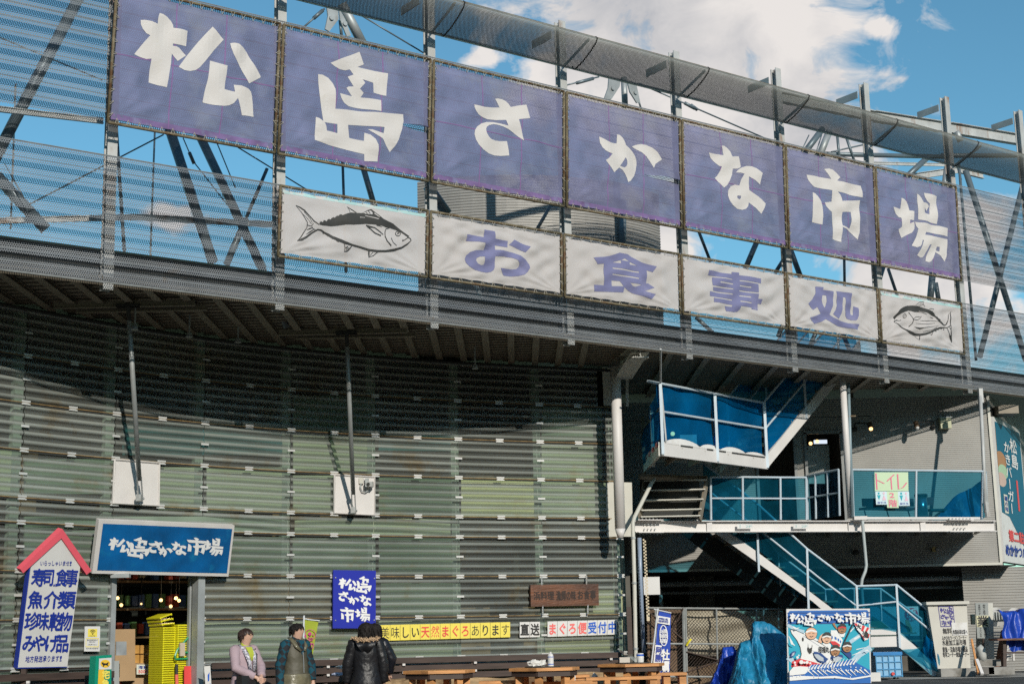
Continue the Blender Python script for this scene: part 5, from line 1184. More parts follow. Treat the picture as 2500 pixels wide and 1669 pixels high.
# railing: posts, rails, nets
def rail_run(root, pts_top, pts_bot, net, nm='net', rr=.019, mid=True, posts=True, name_post='post', netoff=.02, sagtop=0):
    m = MB(); m.path(pts_top, rr, 8); obj('top_rail', m, railB, root)
    if mid:
        mids = [a.lerp(b, .5) for a, b in zip(pts_top, pts_bot)]; obj('middle_rail', MB().path(mids, rr*.85, 8), railB, root)
    if posts:
        for a, b in zip(pts_top, pts_bot): obj(name_post, MB().tube(a, b, rr*1.05, 8), railB, root)
    if net:
        for i in range(len(pts_top)-1):
            a0, a1, b0, b1 = pts_top[i], pts_top[i+1], pts_bot[i], pts_bot[i+1]
            n = (b0-a0).cross(a1-a0).normalized()
            if n.y < 0: n = -n
            rnd = random.Random(i*7+len(root.children)); ph = [rnd.uniform(0, 6) for _ in range(4)]
            def f(u, v):
                p = a0.lerp(a1, u).lerp(b0.lerp(b1, u), v)
                w = .015*math.sin(9*u+ph[0]+3*v)+.012*math.sin(17*u-5*v+ph[1]) + .02*math.sin(3.1*u+ph[2])*v
                return p + n*(netoff + w*min(1, 8*min(u, 1-u, v+.02)))
            obj(nm, MB().grid(f, 16, 8), net, root, smooth=True)
railB = material('pale_blue_painted_rail', (.46,.54,.60), .45, .1, var=.1, stain=(.35,.33,.28), stain_amt=.3)
# left part of the railing, behind the stair
r1 = [wk(x, y, .12) for x, y in ((1735,1164),(1813,1164),(1905,1165),(1968,1165))]; b1 = [wk(x, 1268, .12) for x in (1736,1814,1906,1969)]
rail_run(walk, r1, b1, netT)
# curved gate part
r2 = [onY(x, y, Y) for x, y, Y in ((1970,1162,26.6),(1990,1157,26.4),(2020,1151,26.1),(2047,1146,25.8))]; b2 = [onY(x, y, Y) for x, y, Y in ((1972,1268,26.6),(1992,1266,26.4),(2022,1262,26.1),(2050,1258,25.8))]
rail_run(walk, r2, b2, net_mat('dark_net', (.03,.06,.09), .5))
r3 = [wk(x, y, .03) for x, y in ((2080,1146),(2237,1148),(2399,1150))]; b3 = [wk(x, y, .03) for x, y in ((2084,1268),(2236,1268),(2397,1268))]
rail_run(walk, r3, b3, netT, mid=False)
r4 = [r3[2], onY(2407,1152,27.2)]; b4 = [b3[2], onY(2409,1262,27.2)]; rail_run(walk, r4, b4, netT, mid=False)
# posts of the walkway
wpst = thing('walkway_post', 'white round post between the two annex doorways and the long railing', 'post', wk(2076,1266)); obj('shaft', MB().tube(wk(2077,1264,.04), onZ(2057,925,4.3+HC)+V((0,0,0)), .055, 14), white, wpst, smooth=True)
bp = thing('drain_pipe', 'thin blue grey rain pipe running beside the white walkway post', 'pipe', wk(2090,1266,-.03))
tp_ = onZ(2071,935,4.25+HC); obj('pipe', MB().path([tp_, tp_.lerp(wk(2081,1262,-.07), .5), wk(2081,1262,-.07)], .028, 10), material('blue_grey_pipe', (.20,.27,.30), .4), bp, smooth=True)
obj('pipe_clamp', MB().box(tp_.lerp(wk(2081,1262,-.07), .25), (.22,.05,.02)), rusty, bp)
lp = thing('bent_drain_pipe', 'pale bent rain pipe dropping from the walkway beam to the stairs', 'pipe', wk(2110,1480,-.08))
obj('pipe', MB().path([wk(x, y, -.12) for x, y in ((2106,1262),(2106,1280),(2112,1345),(2115,1378),(2113,1392),(2105,1412),(2103,1424),(2108,1490),(2110,1560))], .027, 10), material('pale_pipe', (.40,.44,.44), .4), lp, smooth=True)
obj('hopper', MB().box(wk(2100,1264,-.10), (.22,.10,.06)), white, lp)
rp = thing('roof_post', 'slim pale post at the right end of the walkway', 'post', wk(2405,1290,-.02)); tpp = onZ(2393,955,4.25+HC)
obj('shaft', MB().tube(wk(2407,1250,-.03), tpp, .032, 10), steelL, rp, smooth=True); obj('cap_plate', MB().box(tpp+V((0,0,-.08)), (.07,.1,.26)), steelL, rp); obj('foot_brace', MB().tube(wk(2412,1262,-.03), wk(2407,1225,-.03), .045, 8), steelL, rp)
# things on the walkway
bn = thing('bench', 'faded red bench behind the walkway net', 'bench', wk(2170,1266,.5))
redw = flat('faded_red_wood', (.36,.10,.09), .7, var=.2)
s0, s1 = wk(2108,1240,.55), wk(2232,1242,.55); obj('seat', MB().bar(s0, s1, .35, .035), redw, bn); t0, t1 = wk(2105,1226,.75), wk(2230,1226,.75); obj('backrest', MB().bar(t0, t1, .03, .14), redw, bn)
for px in (2115, 2170, 2222): q = wk(px,1242,.55); obj('leg', MB().path([q+V((0,.15,-.02)), q+V((0,-.1,-.30)), q+V((0,-.15,-.36))], .012, 6), ink, bn)
bn2 = thing('bench', 'faded red bench end to the right of the steel bin', 'bench', wk(2270,1266,.6)); obj('backrest', MB().bar(wk(2262,1223,.75), wk(2278,1223,.75), .03, .14), redw, bn2); obj('seat', MB().bar(wk(2262,1245,.6), wk(2300,1245,.6), .3, .03), material('dark_teal_seat', (.03,.12,.13)), bn2)
dn_ = thing('waste_bin', 'shiny steel ashtray bin behind the net, between the benches', 'bin', wk(2252,1266,.4)); q = wk(2252,1262,.4); obj('body', MB().tube(q, q+V((0,0,.36)), .10, 16), material('brushed_steel', (.45,.5,.52), .25, .8), dn_, smooth=True); obj('lid', MB().tube(q+V((0,0,.36)), q+V((0,0,.40)), .115, 16), ink, dn_)
tpv = [wk(2398,1172,.35), wk(2398,1262,.35), wk(2290,1262,.45), wk(2325,1215,.55), wk(2372,1190,.5)]
m = MB(); 
m.grid(lambda u, v: (tpv[2].lerp(tpv[1], u)).lerp(tpv[3].lerp(tpv[0], u) if u < .6 else tpv[4].lerp(tpv[0], (u-.6)/.4), v) + V((0, .06*math.sin(7*u+4*v), .015*math.sin(9*u))), 14, 8); obj('tarpaulin_cover', m, tarpB, label='dark blue tarpaulin draped at the right end of the walkway', cat='tarpaulin', smooth=True)
bd = Board(wk(2135,1152,-.03), wk(2217,1152,-.03), wk(2218,1198,-.03), wk(2136,1198,-.03))
sg = signroot('toilet_sign', 'pale green hand lettered toilet sign hung on the walkway net', 'sign', bd, .006, flat('pale_green_paper', (.52,.66,.44)))
pinkL = flat('pink_lettering', (.70,.16,.26)); m = MB()
for k, (svs, sfs) in enumerate(strokes2d([([(.04,.06),(.06,.92)],.04), ([(.07,.42),(.28,.60)],.04), ([(.58,.12),(.36,.48)],.04), ([(.48,.30),(.50,.92)],.035), ([(.68,.10),(.70,.90),(.84,.80),(.95,.55)],.04)])): m.add([bd.at(v[0], v[1], .004+.0004*k) for v in svs], sfs)
obj('lettering', m, pinkL, sg)
for k, (x0, x1, yb, lab) in enumerate(((2137,2165,1231,'pale blue sheet with toilet figures under the toilet sign, left'), (2164,2192,1239,'pale green sheet with a pink 2 and 階 under the toilet sign'), (2192,2219,1234,'pale blue sheet with toilet figures under the toilet sign, right'))):
    b_ = Board(wk(x0,1199,-.035), wk(x1,1199,-.035), wk(x1+2,yb,-.05), wk(x0+2,yb,-.05)); s_ = signroot('paper_sheet', lab, 'paper sheet', b_, .003, flat('pale_green_paper' if k == 1 else 'pale_blue_sheet', (.55,.68,.72)), 'sheets below the toilet sign')
    m = MB()
    if k == 1: b_.text(m, '2', (.2,.04,.7,.42), .03); b_.text(m, '階', (.1,.48,.9,.95), .02); obj('lettering', m, pinkL, s_)
    else:
        b_.poly(m, ell(.28,.14,.09,.08)); b_.poly(m, [(.12,.27),(.44,.27),(.28,.66)]); obj('man_symbol', m, flat('cyan_symbol', (.0,.35,.42)), s_)
        m = MB(); b_.poly(m, ell(.72,.14,.09,.08)); b_.poly(m, [(.72,.25),(.88,.66),(.56,.66)]); obj('woman_symbol', m, flat('pale_pink_symbol', (.72,.46,.55)), s_)
        m = MB(); b_.text(m, '御手洗', (.1,.76,.9,.95), .01); obj('lettering', m, inkBlue, s_)

# ------------------------------------------------------------------ upper stairs with the landing
us = thing('upper_staircase', 'upper white steel stairs and landing wrapped in blue netting', 'staircase', onY(1740,1120,24.2))
L0 = onY(1615,1112,23.4); L1 = onY(1872,1146,25.65); zl = (onY(1615,1078,23.4).z); zlb = L0.z; hh = zl-zlb
L0 = V((L0.x, L0.y, zlb)); L1 = V((L1.x, L1.y, zlb)); LD = (L1-L0).normalized(); LN = V((-LD.y, LD.x, 0)).normalized()    # LN points backwards
if LN.y < 0: LN = -LN
bk = 1.15
obj('front_stringer', MB().bar(L0+V((0,0,hh/2)), L1+V((0,0,hh/2)), .05, hh), white, us)
Lb = L0+V((-.03,1,0))*2.35
obj('left_stringer', MB().bar(L0+V((0,0,hh/2))+LN*.03, Lb+V((0,0,hh/2)), .04, hh), cream, us)
m = MB(); m.add([L0+V((0,0,hh-.03)), L1+V((0,0,hh-.03)), L1+V((-.2,1.0,0))+V((0,0,hh-.03)), Lb+V((0,0,hh-.03))], [(0,1,2,3)]); obj('landing_plate', m, cream, us)
m = MB()
for t in (.12, .33, .55, .8): a = L0.lerp(L1, t); LQ = V((-.08,.997,0)); m.box((a+LQ*(.75-.3*t)+V((0,0,hh-.06))), (.28, 1.3-.6*t, .02), (V((1,0,0)), LQ, V((0,0,1)))); m.bar(a+LD*.16+LQ*.08+V((0,0,.09)), a+LD*.16+LQ*(1.5-.7*t)+V((0,0,.09)), .03, .10)
obj('under_ribs', m, purlM, us)
UE0 = V((4.26+.05, 25.65, 0)); E1 = onY(2059, 916, 26.9); E1 = V((E1.x, E1.y, E1.z)); FD = (E1-L1)
for nm, off in (('flight_stringer', 0.0), ('flight_stringer', .95)):
    o_ = LN*off; a = L1 + o_; b = L1+FD*1.25+o_
    obj(nm, MB().add([a, b, b+V((0,0,hh*1.15)), a+V((0,0,hh))] + [p+LN*.045 for p in (a, b, b+V((0,0,hh*1.15)), a+V((0,0,hh)))], [(0,1,2,3),(7,6,5,4),(0,4,5,1),(3,2,6,7),(1,5,6,2),(0,3,7,4)]), white if off == 0 else cream, us)
m = MB()
for k in range(11): p = L1 + FD*(k+.6)/9.2 + V((0,0,hh*.75)); m.box(p+LN*.5, (.26,.92,.03), (LD, LN, V((0,0,1))))
obj('treads', m, purlM, us)
# landing rail
def up(p, h): return V(p)+V((0,0,h))
rh = onY(1612,935,23.4).z - zlb
pt = [L0-LD*.04, L0.lerp(L1, .0)+LD*.02, L0.lerp(L1,.50), L1]
ptsT = [up(L0-LD*.28, rh), up(L0, rh), up(L0.lerp(L1,.50), rh), up(L1-LD*.02, rh)]; ptsB = [up(L0-LD*.28+LN*.05, hh+.0), up(L0, hh), up(L0.lerp(L1,.5), hh), up(L1-LD*.02, hh)]
obj('top_rail', MB().path(ptsT, .022, 8), railB, us); obj('middle_rail', MB().path([p.lerp(q,.48) for p, q in zip(ptsT, ptsB)][1:] , .02, 8), railB, us)
for k in (1,2,3): a = ptsT[k]; b = V((ptsB[k].x, ptsB[k].y, zlb+.02)); obj('post', MB().bar(a-LN*.03, b-LN*.03, .035, .045), railB, us)
lean = MB().bar(onZ(1614,850,4.25+HC), onY(1616,935,23.3), .02, .02); obj('hanger_rod', MB().path([onZ(1613,852,4.25+HC), up(L0, rh)-LN*.04, up(L0, hh)-LN*.04+LD*.08], .016, 6), steelL, us)
def sheet(p00, p10, p11, p01, nm, mat, root, n=(16,10), w=.03, seed=0):
    nn_ = (V(p01)-V(p00)).cross(V(p10)-V(p00)).normalized(); r_ = random.Random(seed); ph = [r_.uniform(0,6) for _ in range(3)]
    return obj(nm, MB().grid(lambda u, v: V(p00).lerp(V(p10),u).lerp(V(p01).lerp(V(p11),u),v)+nn_*w*(math.sin(8*u+3*v+ph[0])*.5+math.sin(15*u-6*v+ph[1])*.3+math.sin(4*v+ph[2])*.2), *n), mat, root, smooth=True)
sheet(ptsT[1]+LN*.05, ptsT[2]+LN*.05, up(ptsB[2],.04)+LN*.05, up(ptsB[1],.04)+LN*.05, 'net', netB, us, seed=1); sheet(ptsT[2]+LN*.05, ptsT[3]+LN*.05, up(ptsB[3],.03)+LN*.05, up(ptsB[2],.04)+LN*.05, 'net', netB, us, seed=2)
sheet(ptsT[1], up(Lb, rh*.62), up(Lb, hh-.1), up(L0, hh-.05), 'net', netB, us, seed=3, w=.06)
obj('top_rail', MB().path([up(L0, rh*.65), up(Lb, rh*.65)], .02, 8), ink, us)
for t in (.45, 1.0): q = L0.lerp(Lb, t); obj('post', MB().bar(up(q, rh*.85), up(q, -.05), .05, .05), rusty if t == 1 else steelL, us)
m = MB(); a = L0+LN*.05+LD*-.03; b = Lb-LD*.03
for k in range(4): m.add([up(a.lerp(b, k*.25), hh*.95-.06), up(a.lerp(b, k*.25+.13), hh*.95-.06), up(a.lerp(b, k*.25+.13), hh*.95+.02), up(a.lerp(b, k*.25), hh*.95+.02)], [(0,1,2,3)])
obj('warning_tape', m, red, us)
# far side railing of landing, seen through the net
ft = [up(Lb+LD*1.3, rh*.9), up(Lb+LD*2.2, rh*1.0+.0)]
# flight rails, near and far
for off, seed in ((0.0, 5), (.95, 6)):
    a = L1 + LN*off; b = L1+FD*1.2+LN*off
    T0, T1 = up(a, rh), up(b, rh); B0_, B1_ = up(a, hh), up(b, hh)
    obj('top_rail', MB().path([T0, T1], .02, 8), railB, us); obj('middle_rail', MB().path([T0.lerp(B0_,.5), T1.lerp(B1_,.5)], .018, 8), railB, us)
    for t in ((.0,.42,.80) if off == 0 else (.1, .5, .85)): obj('post', MB().bar(T0.lerp(T1,t), V(B0_.lerp(B1_,t))-V((0,0,hh*.9)), .03, .04), railB, us)
    sheet(T0+LN*.03, T1+LN*.03, up(B1_,.02)+LN*.03, up(B0_,.02)+LN*.03, 'net', netB, us, n=(20,8), seed=seed)
# scalloped white cover over the front edge
m = MB(); 
for k, (t0_, t1_) in enumerate(((.04,.36),(.36,.55),(.55,.80),(.80,1.0))):
    a = L0.lerp(L1, t0_)-LN*.03; b = L0.lerp(L1, t1_)-LN*.03; n_ = 10; hgt = [.085,.06,.07,.04][k]
    for i in range(n_):
        u0, u1 = i/n_, (i+1)/n_; h0, h1 = hgt*math.sin(math.pi*u0)**.7 if u0 > 0 else 0, hgt*math.sin(math.pi*u1)**.7 if u1 < 1 else 0
        m.add([up(a.lerp(b,u0), hh-.02), up(a.lerp(b,u1), hh-.02), up(a.lerp(b,u1), hh+h1+.01)+LN*.05, up(a.lerp(b,u0), hh+h0+.01)+LN*.05], [(0,1,2,3)])
obj('edge_cover', m, signW, us)
m = MB()
for t0_, t1_ in ((.16,.27),(.40,.46),(.50,.58),(.64,.97)): m.add([up(L0.lerp(L1,t0_), hh-.035)-LN*.035, up(L0.lerp(L1,t1_), hh-.035)-LN*.035, up(L0.lerp(L1,t1_), hh-.012)-LN*.035, up(L0.lerp(L1,t0_), hh-.012)-LN*.035], [(0,1,2,3)])
obj('edge_gap', m, ink, us)
p = up(L0.lerp(L1,.60)+LN*.2, hh); q = obj('purple_pole', MB().tube(p, up(p, .26), .028, 10), flat('purple_plastic', (.30,.08,.42)), label='short purple tube standing on the stair landing', cat='tube', smooth=True)
p = up(L0.lerp(L1,.36)+LN*.25, hh+.02); obj('plastic_tub', MB().box(up(p,.10), (.27,.18,.20)), signW, label='white tub standing on the stair landing behind the net', cat='tub')
p = up(L0.lerp(L1,.20)+LN*.2, hh+.20); obj('landing_lamp', MB().ball(p, .035), bulbM, label='small lit lamp at the left of the stair landing', cat='lamp')
# open treads rising from walkway to the landing, seen from behind
m = MB()
zs = [onY(1640, y, 24.9).z for y in (1268,1243,1222,1198,1177)]
for k, y in enumerate((1262,1246,1222,1198,1175)):
    xl, xr = (1563+ (1262-y)*.10, 1708+(1262-y)*.19); Yk = 25.0+.0*k+(1262-y)*.004
    a, b = onY(xl, y, Yk), onY(xr, y, Yk); b.z = a.z
    m.bar(a, b, .24, .018)
obj('treads', m, cream, us)
m = MB()
for xa, ya, xb, yb in ((1562,1268,1574,1160),(1708,1268,1727,1165)): m.bar(onY(xa,ya,25.0), onY(xb,yb,25.4), .03, .12)
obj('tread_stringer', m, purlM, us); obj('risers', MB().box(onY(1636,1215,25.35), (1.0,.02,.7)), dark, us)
obj('upper_lattice', MB().path([onY(1727,1168,25.45), onY(1560,1163,25.0)], .05, 6), purlM, us)

# ------------------------------------------------------------------ lower stairs
YS = 25.75
ls = thing('lower_staircase', 'lower white steel stairs with teal netting descending to the right', 'staircase', onY(2100,1580,YS))
def q4(name, pts, Y, th, mat, root):
    c = [onY(x, y, Y) for x, y in pts]; k = len(c); b = [p+V((0,th,0)) for p in c]
    return obj(name, MB().add(c+b, [tuple(range(k)), tuple(range(k, 2*k))[::-1]]+[(i, i+k, (i+1)%k+k, (i+1)%k) for i in range(k)]), mat, root)
q4('stringer', [(1700,1268),(1745,1268),(2052,1500),(2126,1536),(2126,1578),(2045,1520),(1985,1468)], YS, .05, white, ls)
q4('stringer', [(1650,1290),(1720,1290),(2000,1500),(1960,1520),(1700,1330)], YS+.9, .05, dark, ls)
q4('landing_beam', [(2122,1536),(2196,1535),(2196,1577),(2122,1579)], YS, .05, white, ls)
m = MB(); a, b = onY(2122,1537,YS), onY(2196,1537,YS); m.add([a, b, b+V((0,.9,0)), a+V((0,.9,0))], [(0,1,2,3)]); obj('landing_plate', m, cream, ls)
q4('landing_band', [(2126,1549),(2194,1548),(2194,1551),(2126,1553)], YS-.006, .004, material('dark_green_band', (.03,.07,.06)), ls)
q4('stringer', [(2196,1540),(2288,1626),(2294,1649),(2276,1649),(2196,1579)], YS, .05, white, ls)
m = MB()
for k in range(13):
    t = k/12; x = 1730+ (2110-1730)*t; y = 1285+(1530-1285)*t; p = onY(x, y, YS+.48); m.box(p, (.26,.84,.03))
obj('treads', m, purlM, ls); m = MB()
for k in range(6): t = k/5; p = onY(2205+80*t, 1545+88*t, YS+.48); m.box(p, (.24,.84,.03))
obj('treads', m, purlM, ls)
yT = [(1716,1130),(1788,1182),(1852,1232),(1970,1339),(2091,1430),(2189,1427),(2268,1491),(2285,1512)]; yB = [(1718,1262),(1800,1290),(1862,1350),(1975,1437),(2095,1524),(2196,1540),(2272,1600),(2290,1630)]
near = [onY(x, y, YS-.03) for x, y in yT]; nb = [onY(x, y, YS-.03) for x, y in yB]
obj('top_rail', MB().path(near, .020, 8), railB, ls); obj('middle_rail', MB().path([onY(x, y, YS-.03) for x, y in ((1720,1190),(1870,1305),(2000,1410),(2091,1478),(2187,1468),(2283,1548))], .018, 8), railB, ls)
for xa, ya, xb, yb in ((1849,1299,1853,1395),(1970,1339,1974,1485),(2091,1430,2095,1530),(2188,1427,2197,1580),(2285,1512,2290,1640)): obj('post', MB().bar(onY(xa,ya,YS-.04), onY(xb,yb,YS-.04), .03, .035), railB, ls)
for i in range(len(near)-1):
    if i < 2: continue
    sheet(near[i], near[i+1], nb[i+1], nb[i], 'net', netT, ls, seed=20+i, n=(12,8), w=.02)
sheet(near[0], near[2], nb[2], nb[0], 'net', netT, ls, seed=41, n=(14,8), w=.02)
far = [onY(x, y, YS+.9) for x, y in ((1860,1300),(1900,1350),(2015,1438),(2085,1436),(2150,1436),(2250,1510))]; fb = [onY(x, y, YS+.9) for x, y in ((1862,1390),(1905,1430),(2018,1500),(2088,1515),(2152,1515),(2252,1590))]
obj('top_rail', MB().path(far, .018, 8), railB, ls)
for a, b in list(zip(far, fb))[1:]: obj('post', MB().tube(a, b, .015, 6), railB, ls)
for i in range(len(far)-1): sheet(far[i], far[i+1], fb[i+1], fb[i], 'net', netT, ls, seed=30+i, n=(12,6), w=.02)
sheet(onY(2262,1548,YS-.1), onY(2289,1590,YS-.1), onY(2294,1640,YS-.12), onY(2252,1590,YS-.1), 'net', netB, ls, n=(10,10), w=.12, seed=77)
sheet(onY(2200,1585,YS-.06), onY(2262,1580,YS-.1), onY(2292,1640,YS-.12), onY(2262,1630,YS-.08), 'net', netT, ls, n=(10,10), w=.08, seed=78)

# ------------------------------------------------------------------ ground floor props of the right side
# chain link gate and fence with a pale sheet behind it
gt = thing('mesh_fence', 'chain link fence and gate under the walkway, pale sheet behind', 'fence', onY(1760,1660,26.9))
YF = 26.9; m = MB()
for x in (1600,1668,1673,1749,1846,1864,1900): m.tube(onY(x,1482,YF), onY(x+4,1690,YF), .026 if x in (1668,1673) else .015, 6)
obj('post', m, galv, gt); m = MB()
for y in (1483, 1570, 1650): m.tube(onY(1578,y,YF), onY(1925,y+ (2 if y > 1500 else 3),YF), .018, 6)
obj('rail', m, galv, gt); m = MB()
for x0, y0, x1, y1 in ((1580,1490,1668,1560),(1668,1484,1582,1660),(1580,1570,1668,1665),(1676,1640,1760,1612),(1676,1590,1760,1612)): m.tube(onY(x0,y0,YF-.03), onY(x1,y1,YF-.03), .013, 6)
obj('brace', m, slatM, gt); m = MB()
x = 1578
while x < 1925:
    m.path([onY(x,1484,YF), onY(x+ 150,1655,YF)] if x+150 < 1925 else [onY(x,1484,YF), onY(1925,1484+(1925-x)*1.14,YF)], .0035, 3); 
    m.path([onY(x,1484,YF+.01), onY(max(1578,x-150), 1484+min(150,x-1578)*1.14,YF+.01)], .0035, 3)
    x += 8
obj('mesh', m, slatM, gt)
ps = MB(); 
def draped(u, v):
    p = onY(1678+235*u, 1490, 27.15); q = onY(1678+235*u, 1590+7*math.sin(8*u), 27.15)
    return p.lerp(q, v)+V((0,.05*math.sin(12*v+3*u)+.03*math.sin(9*u),0))
o = obj('pale_sheet', ps.grid(draped, 24, 14), flat('beige_tarpaulin', (.42,.38,.29), .7, var=.15), label='beige sheet hanging behind the chain link fence', cat='tarpaulin', smooth=True)
sheet(onY(1580,1487,27.1), onY(1662,1487,27.1), onY(1664,1680,27.1), onY(1582,1680,27.1), 'x', flat('brown_board', (.13,.08,.045), .7, var=.3), None, n=(6,6), w=.01)
_o = COL.objects[-1]; _o.name = 'brown_hoarding'; tag(_o, 'brown board behind the chain link gate', 'board')
sheet(onY(1676,1600,27.6), onY(1925,1600,27.6), onY(1925,1690,27.6), onY(1676,1690,27.6), 'y', flat('brown_clutter', (.15,.10,.06), .8, var=.5), None, n=(10,6), w=.1); _o = COL.objects[-1]; _o.name = 'brown_backing'; tag(_o, 'brown boards under the beige sheet behind the fence', 'board')
obj('yellow_ribbon', MB().path([onY(1676,1575,26.85), onY(1682,1565,26.83), onY(1687,1559,26.85)], .02, 5), flat('bright_yellow', (.75,.65,.02)), label='yellow ribbon tied to the chain link fence', cat='ribbon')
# tarpaulin covered heaps
def heap(name, lab, pts, Y, depth, mat, grp='tarpaulin covered heaps', seed=0):
    """outline of the heap in survey pixels; built as a closed draped body"""
    top = [onY(x, y, Y) for x, y in pts]; n = len(top); r_ = random.Random(seed); m = MB(); rows = 14; ph = [r_.uniform(0,6) for _ in range(6)]
    zb_ = gz(top[0].x)
    def f(u, v):                       # u along outline, v around front to back
        t = u*(n-1); i = min(int(t), n-2); p = top[i].lerp(top[i+1], t-i)
        a = v*math.pi; d = depth*(.5+.5*(p.z-zb_)/(max(q.z for q in top)-zb_+.01)*-.35)
        if v < .5: k = 1-v*2; z = p.z + (zb_-p.z)*k**1.25; y = Y - depth*.55*k - .03*math.sin(10*k)
        else: k = (v-.5)*2; z = p.z + (zb_-p.z)*k**1.25; y = Y + depth*.55*k
        q_ = V((u*14, k*4+(5 if v >= .5 else 0), seed*3.1)); q2 = V((u*34, k*10, seed*5.3)); nz_ = noise.noise(q_)*.11*(.25+k) + abs(noise.noise(q2))*.05
        fold = nz_ + .012*math.sin(u*34+ph[0]+k*1.5)*k + .02*math.sin(u*71+ph[1])*k + .03*math.sin(7*k+u*9+ph[2])*min(1,k*3)
        cx_ = sum(q.x for q in top)/n
        return V((p.x+(p.x-cx_)*.06*k+fold*.4, y - (fold if v < .5 else 0), z + nz_*.25))
    m.grid(f, 110, 60); return obj(name, m, mat, label=lab, cat='covered goods', group=grp, smooth=True)
heap('covered_goods', 'tall heap under a light blue tarpaulin, left of the picture board', [(1776,1680),(1788,1640),(1798,1590),(1806,1568),(1830,1560),(1836,1520),(1842,1515),(1866,1516),(1880,1522),(1905,1540),(1922,1556),(1930,1680)], 24.3, .8, tarpB, seed=1)
heap('covered_goods', 'low heap under a royal blue tarpaulin, left of the light blue one', [(1729,1690),(1734,1660),(1748,1632),(1758,1600),(1764,1579),(1790,1577),(1800,1600),(1806,1690)], 24.9, .5, tarpD, seed=2)
# picture board
bd = Board(onY(1920,1485.5,23.4), onY(2123.5,1484.5,23.4), onY(2128,1700,23.4), onY(1924,1700,23.4))
sg = signroot('picture_board', 'large painted board of fishermen on a white boat riding blue waves', 'sign', bd, .05, signW)
_zb = gz(5.0)
def cm(x, y): return (1910+x/7.878, 1470+y/7.878)
class _L: k = 0
def pic(nm, mat_, shapes):
    if nm.startswith('painted_') and len(shapes) > 1:
        for sh in shapes: pic(nm, mat_, [sh])
        return
    m = MB()
    for sh in shapes:
        _L.k += 1; uvp = [bd.uv(*cm(x, y)) for x, y in sh]; uvp = [(min(.985,max(.015,u)), min(.985,max(.015,v))) for u, v in uvp]
        vs, fs = fill2d([[(u, -v) for u, v in uvp]]); m.add([bd.at(p[0], -p[1], .002+.0005*_L.k) for p in vs], fs)
    obj(nm, m, mat_, sg)
def picd(nm, mat_, shapes):
    for sh in shapes: pic(nm, mat_, [sh])
def picl(nm, mat_, lines):
    m = MB()
    for vs, fs in strokes2d(lines):
        _L.k += 1; m.add([bd.at(*bd.uv(*cm(v[0], v[1])), .002+.0005*_L.k) for v in vs], fs)
    obj(nm, m, mat_, sg)
cy = flat('cyan_paint', (.0,.36,.50)); nb_ = flat('blue_paint', (.0,.12,.44)); nb2 = flat('dark_blue_paint', (.0,.05,.22)); wh = white_l; bk_ = blk; rd = flat('scarlet_paint', (.65,.03,.04)); tan1 = flat('light_skin_paint', (.72,.42,.27)); tan2 = flat('brown_skin_paint', (.36,.17,.07)); sil = flat('silver_paint', (.45,.50,.55)); pal = flat('pale_blue_paint', (.42,.58,.68))
pic('sky_field', cy, [[(100,420),(1690,400),(1705,1330),(110,1330)]])
pic('title_field', nb_, [[(95,200),(140,158),(1630,142),(1680,180),(1690,402),(98,418)]])
picl('title_stripe', nb2, [([(98,y+8),(1688,y-6)], 22) for y in (195,275,345,395)])
picl('spray', pal, [([(100,430),(260,520),(420,560)],60), ([(1250,1250),(1480,1000),(1700,860)],110), ([(1300,760),(1480,640),(1690,560)],70), ([(100,1050),(250,1150),(400,1180)],90)])
picl('spray', wh, [([(1340,1010),(1500,950)],[8,22]), ([(1380,700),(1560,600)],[30,6]), ([(1300,560),(1420,440)],[26,6]), ([(1420,900),(1640,850)],[18,6]), ([(120,640),(180,760),(230,830)],[10,34,10]), ([(190,470),(250,500),(300,500)],[10,26,8])])
pic('boat_outline', bk_, [[(148,520),(215,508),(400,590),(700,760),(960,905),(1100,1080),(900,1230),(560,1220),(330,1090),(358,990),(335,850),(270,720),(170,590)]])
pic('boat_hull', wh, [[(158,528),(215,520),(400,602),(700,772),(950,915),(1080,1080),(900,1220),(560,1210),(345,1085),(370,990),(347,850),(282,720),(180,590)]])
pic('boat_keel', rd, [[(170,1230),(185,1130),(330,1075),(600,1140),(780,1190),(1100,1230),(1100,1290),(300,1300)]])
picl('boat_rib', flat('grey_line', (.35,.38,.42)), [([(400,640),(640,790),(900,960)],10), ([(470,905),(600,930),(760,1000)],8)])
pic('porthole', bk_, [ell(391,706,20,40)]); pic('anchor', bk_, [[(490,772),(500,860),(520,880),(560,860),(568,800),(576,830),(560,960),(520,992),(480,940),(470,880),(486,850)]])
m = MB(); a = bd.uv(*cm(690,840)); b = bd.uv(*cm(900,960)); bd.text(m, '昭福丸', (a[0],a[1],b[0],b[1]), .03, .03); obj('boat_name', m, bk_, sg)
pic('cabin', wh, [[(930,530),(1040,530),(1160,720),(1120,860),(920,760)]]); pic('cabin_red', rd, [[(900,735),(1010,740),(1110,810),(1090,860),(960,810)]]); pic('cabin_window', nb_, [[(940,645),(965,640),(968,690),(942,700)],[(1000,650),(1040,670),(1040,720),(1000,700)],[(1060,680),(1090,700),(1086,750),(1058,730)],[(1105,720),(1130,735),(1124,780),(1102,762)]])
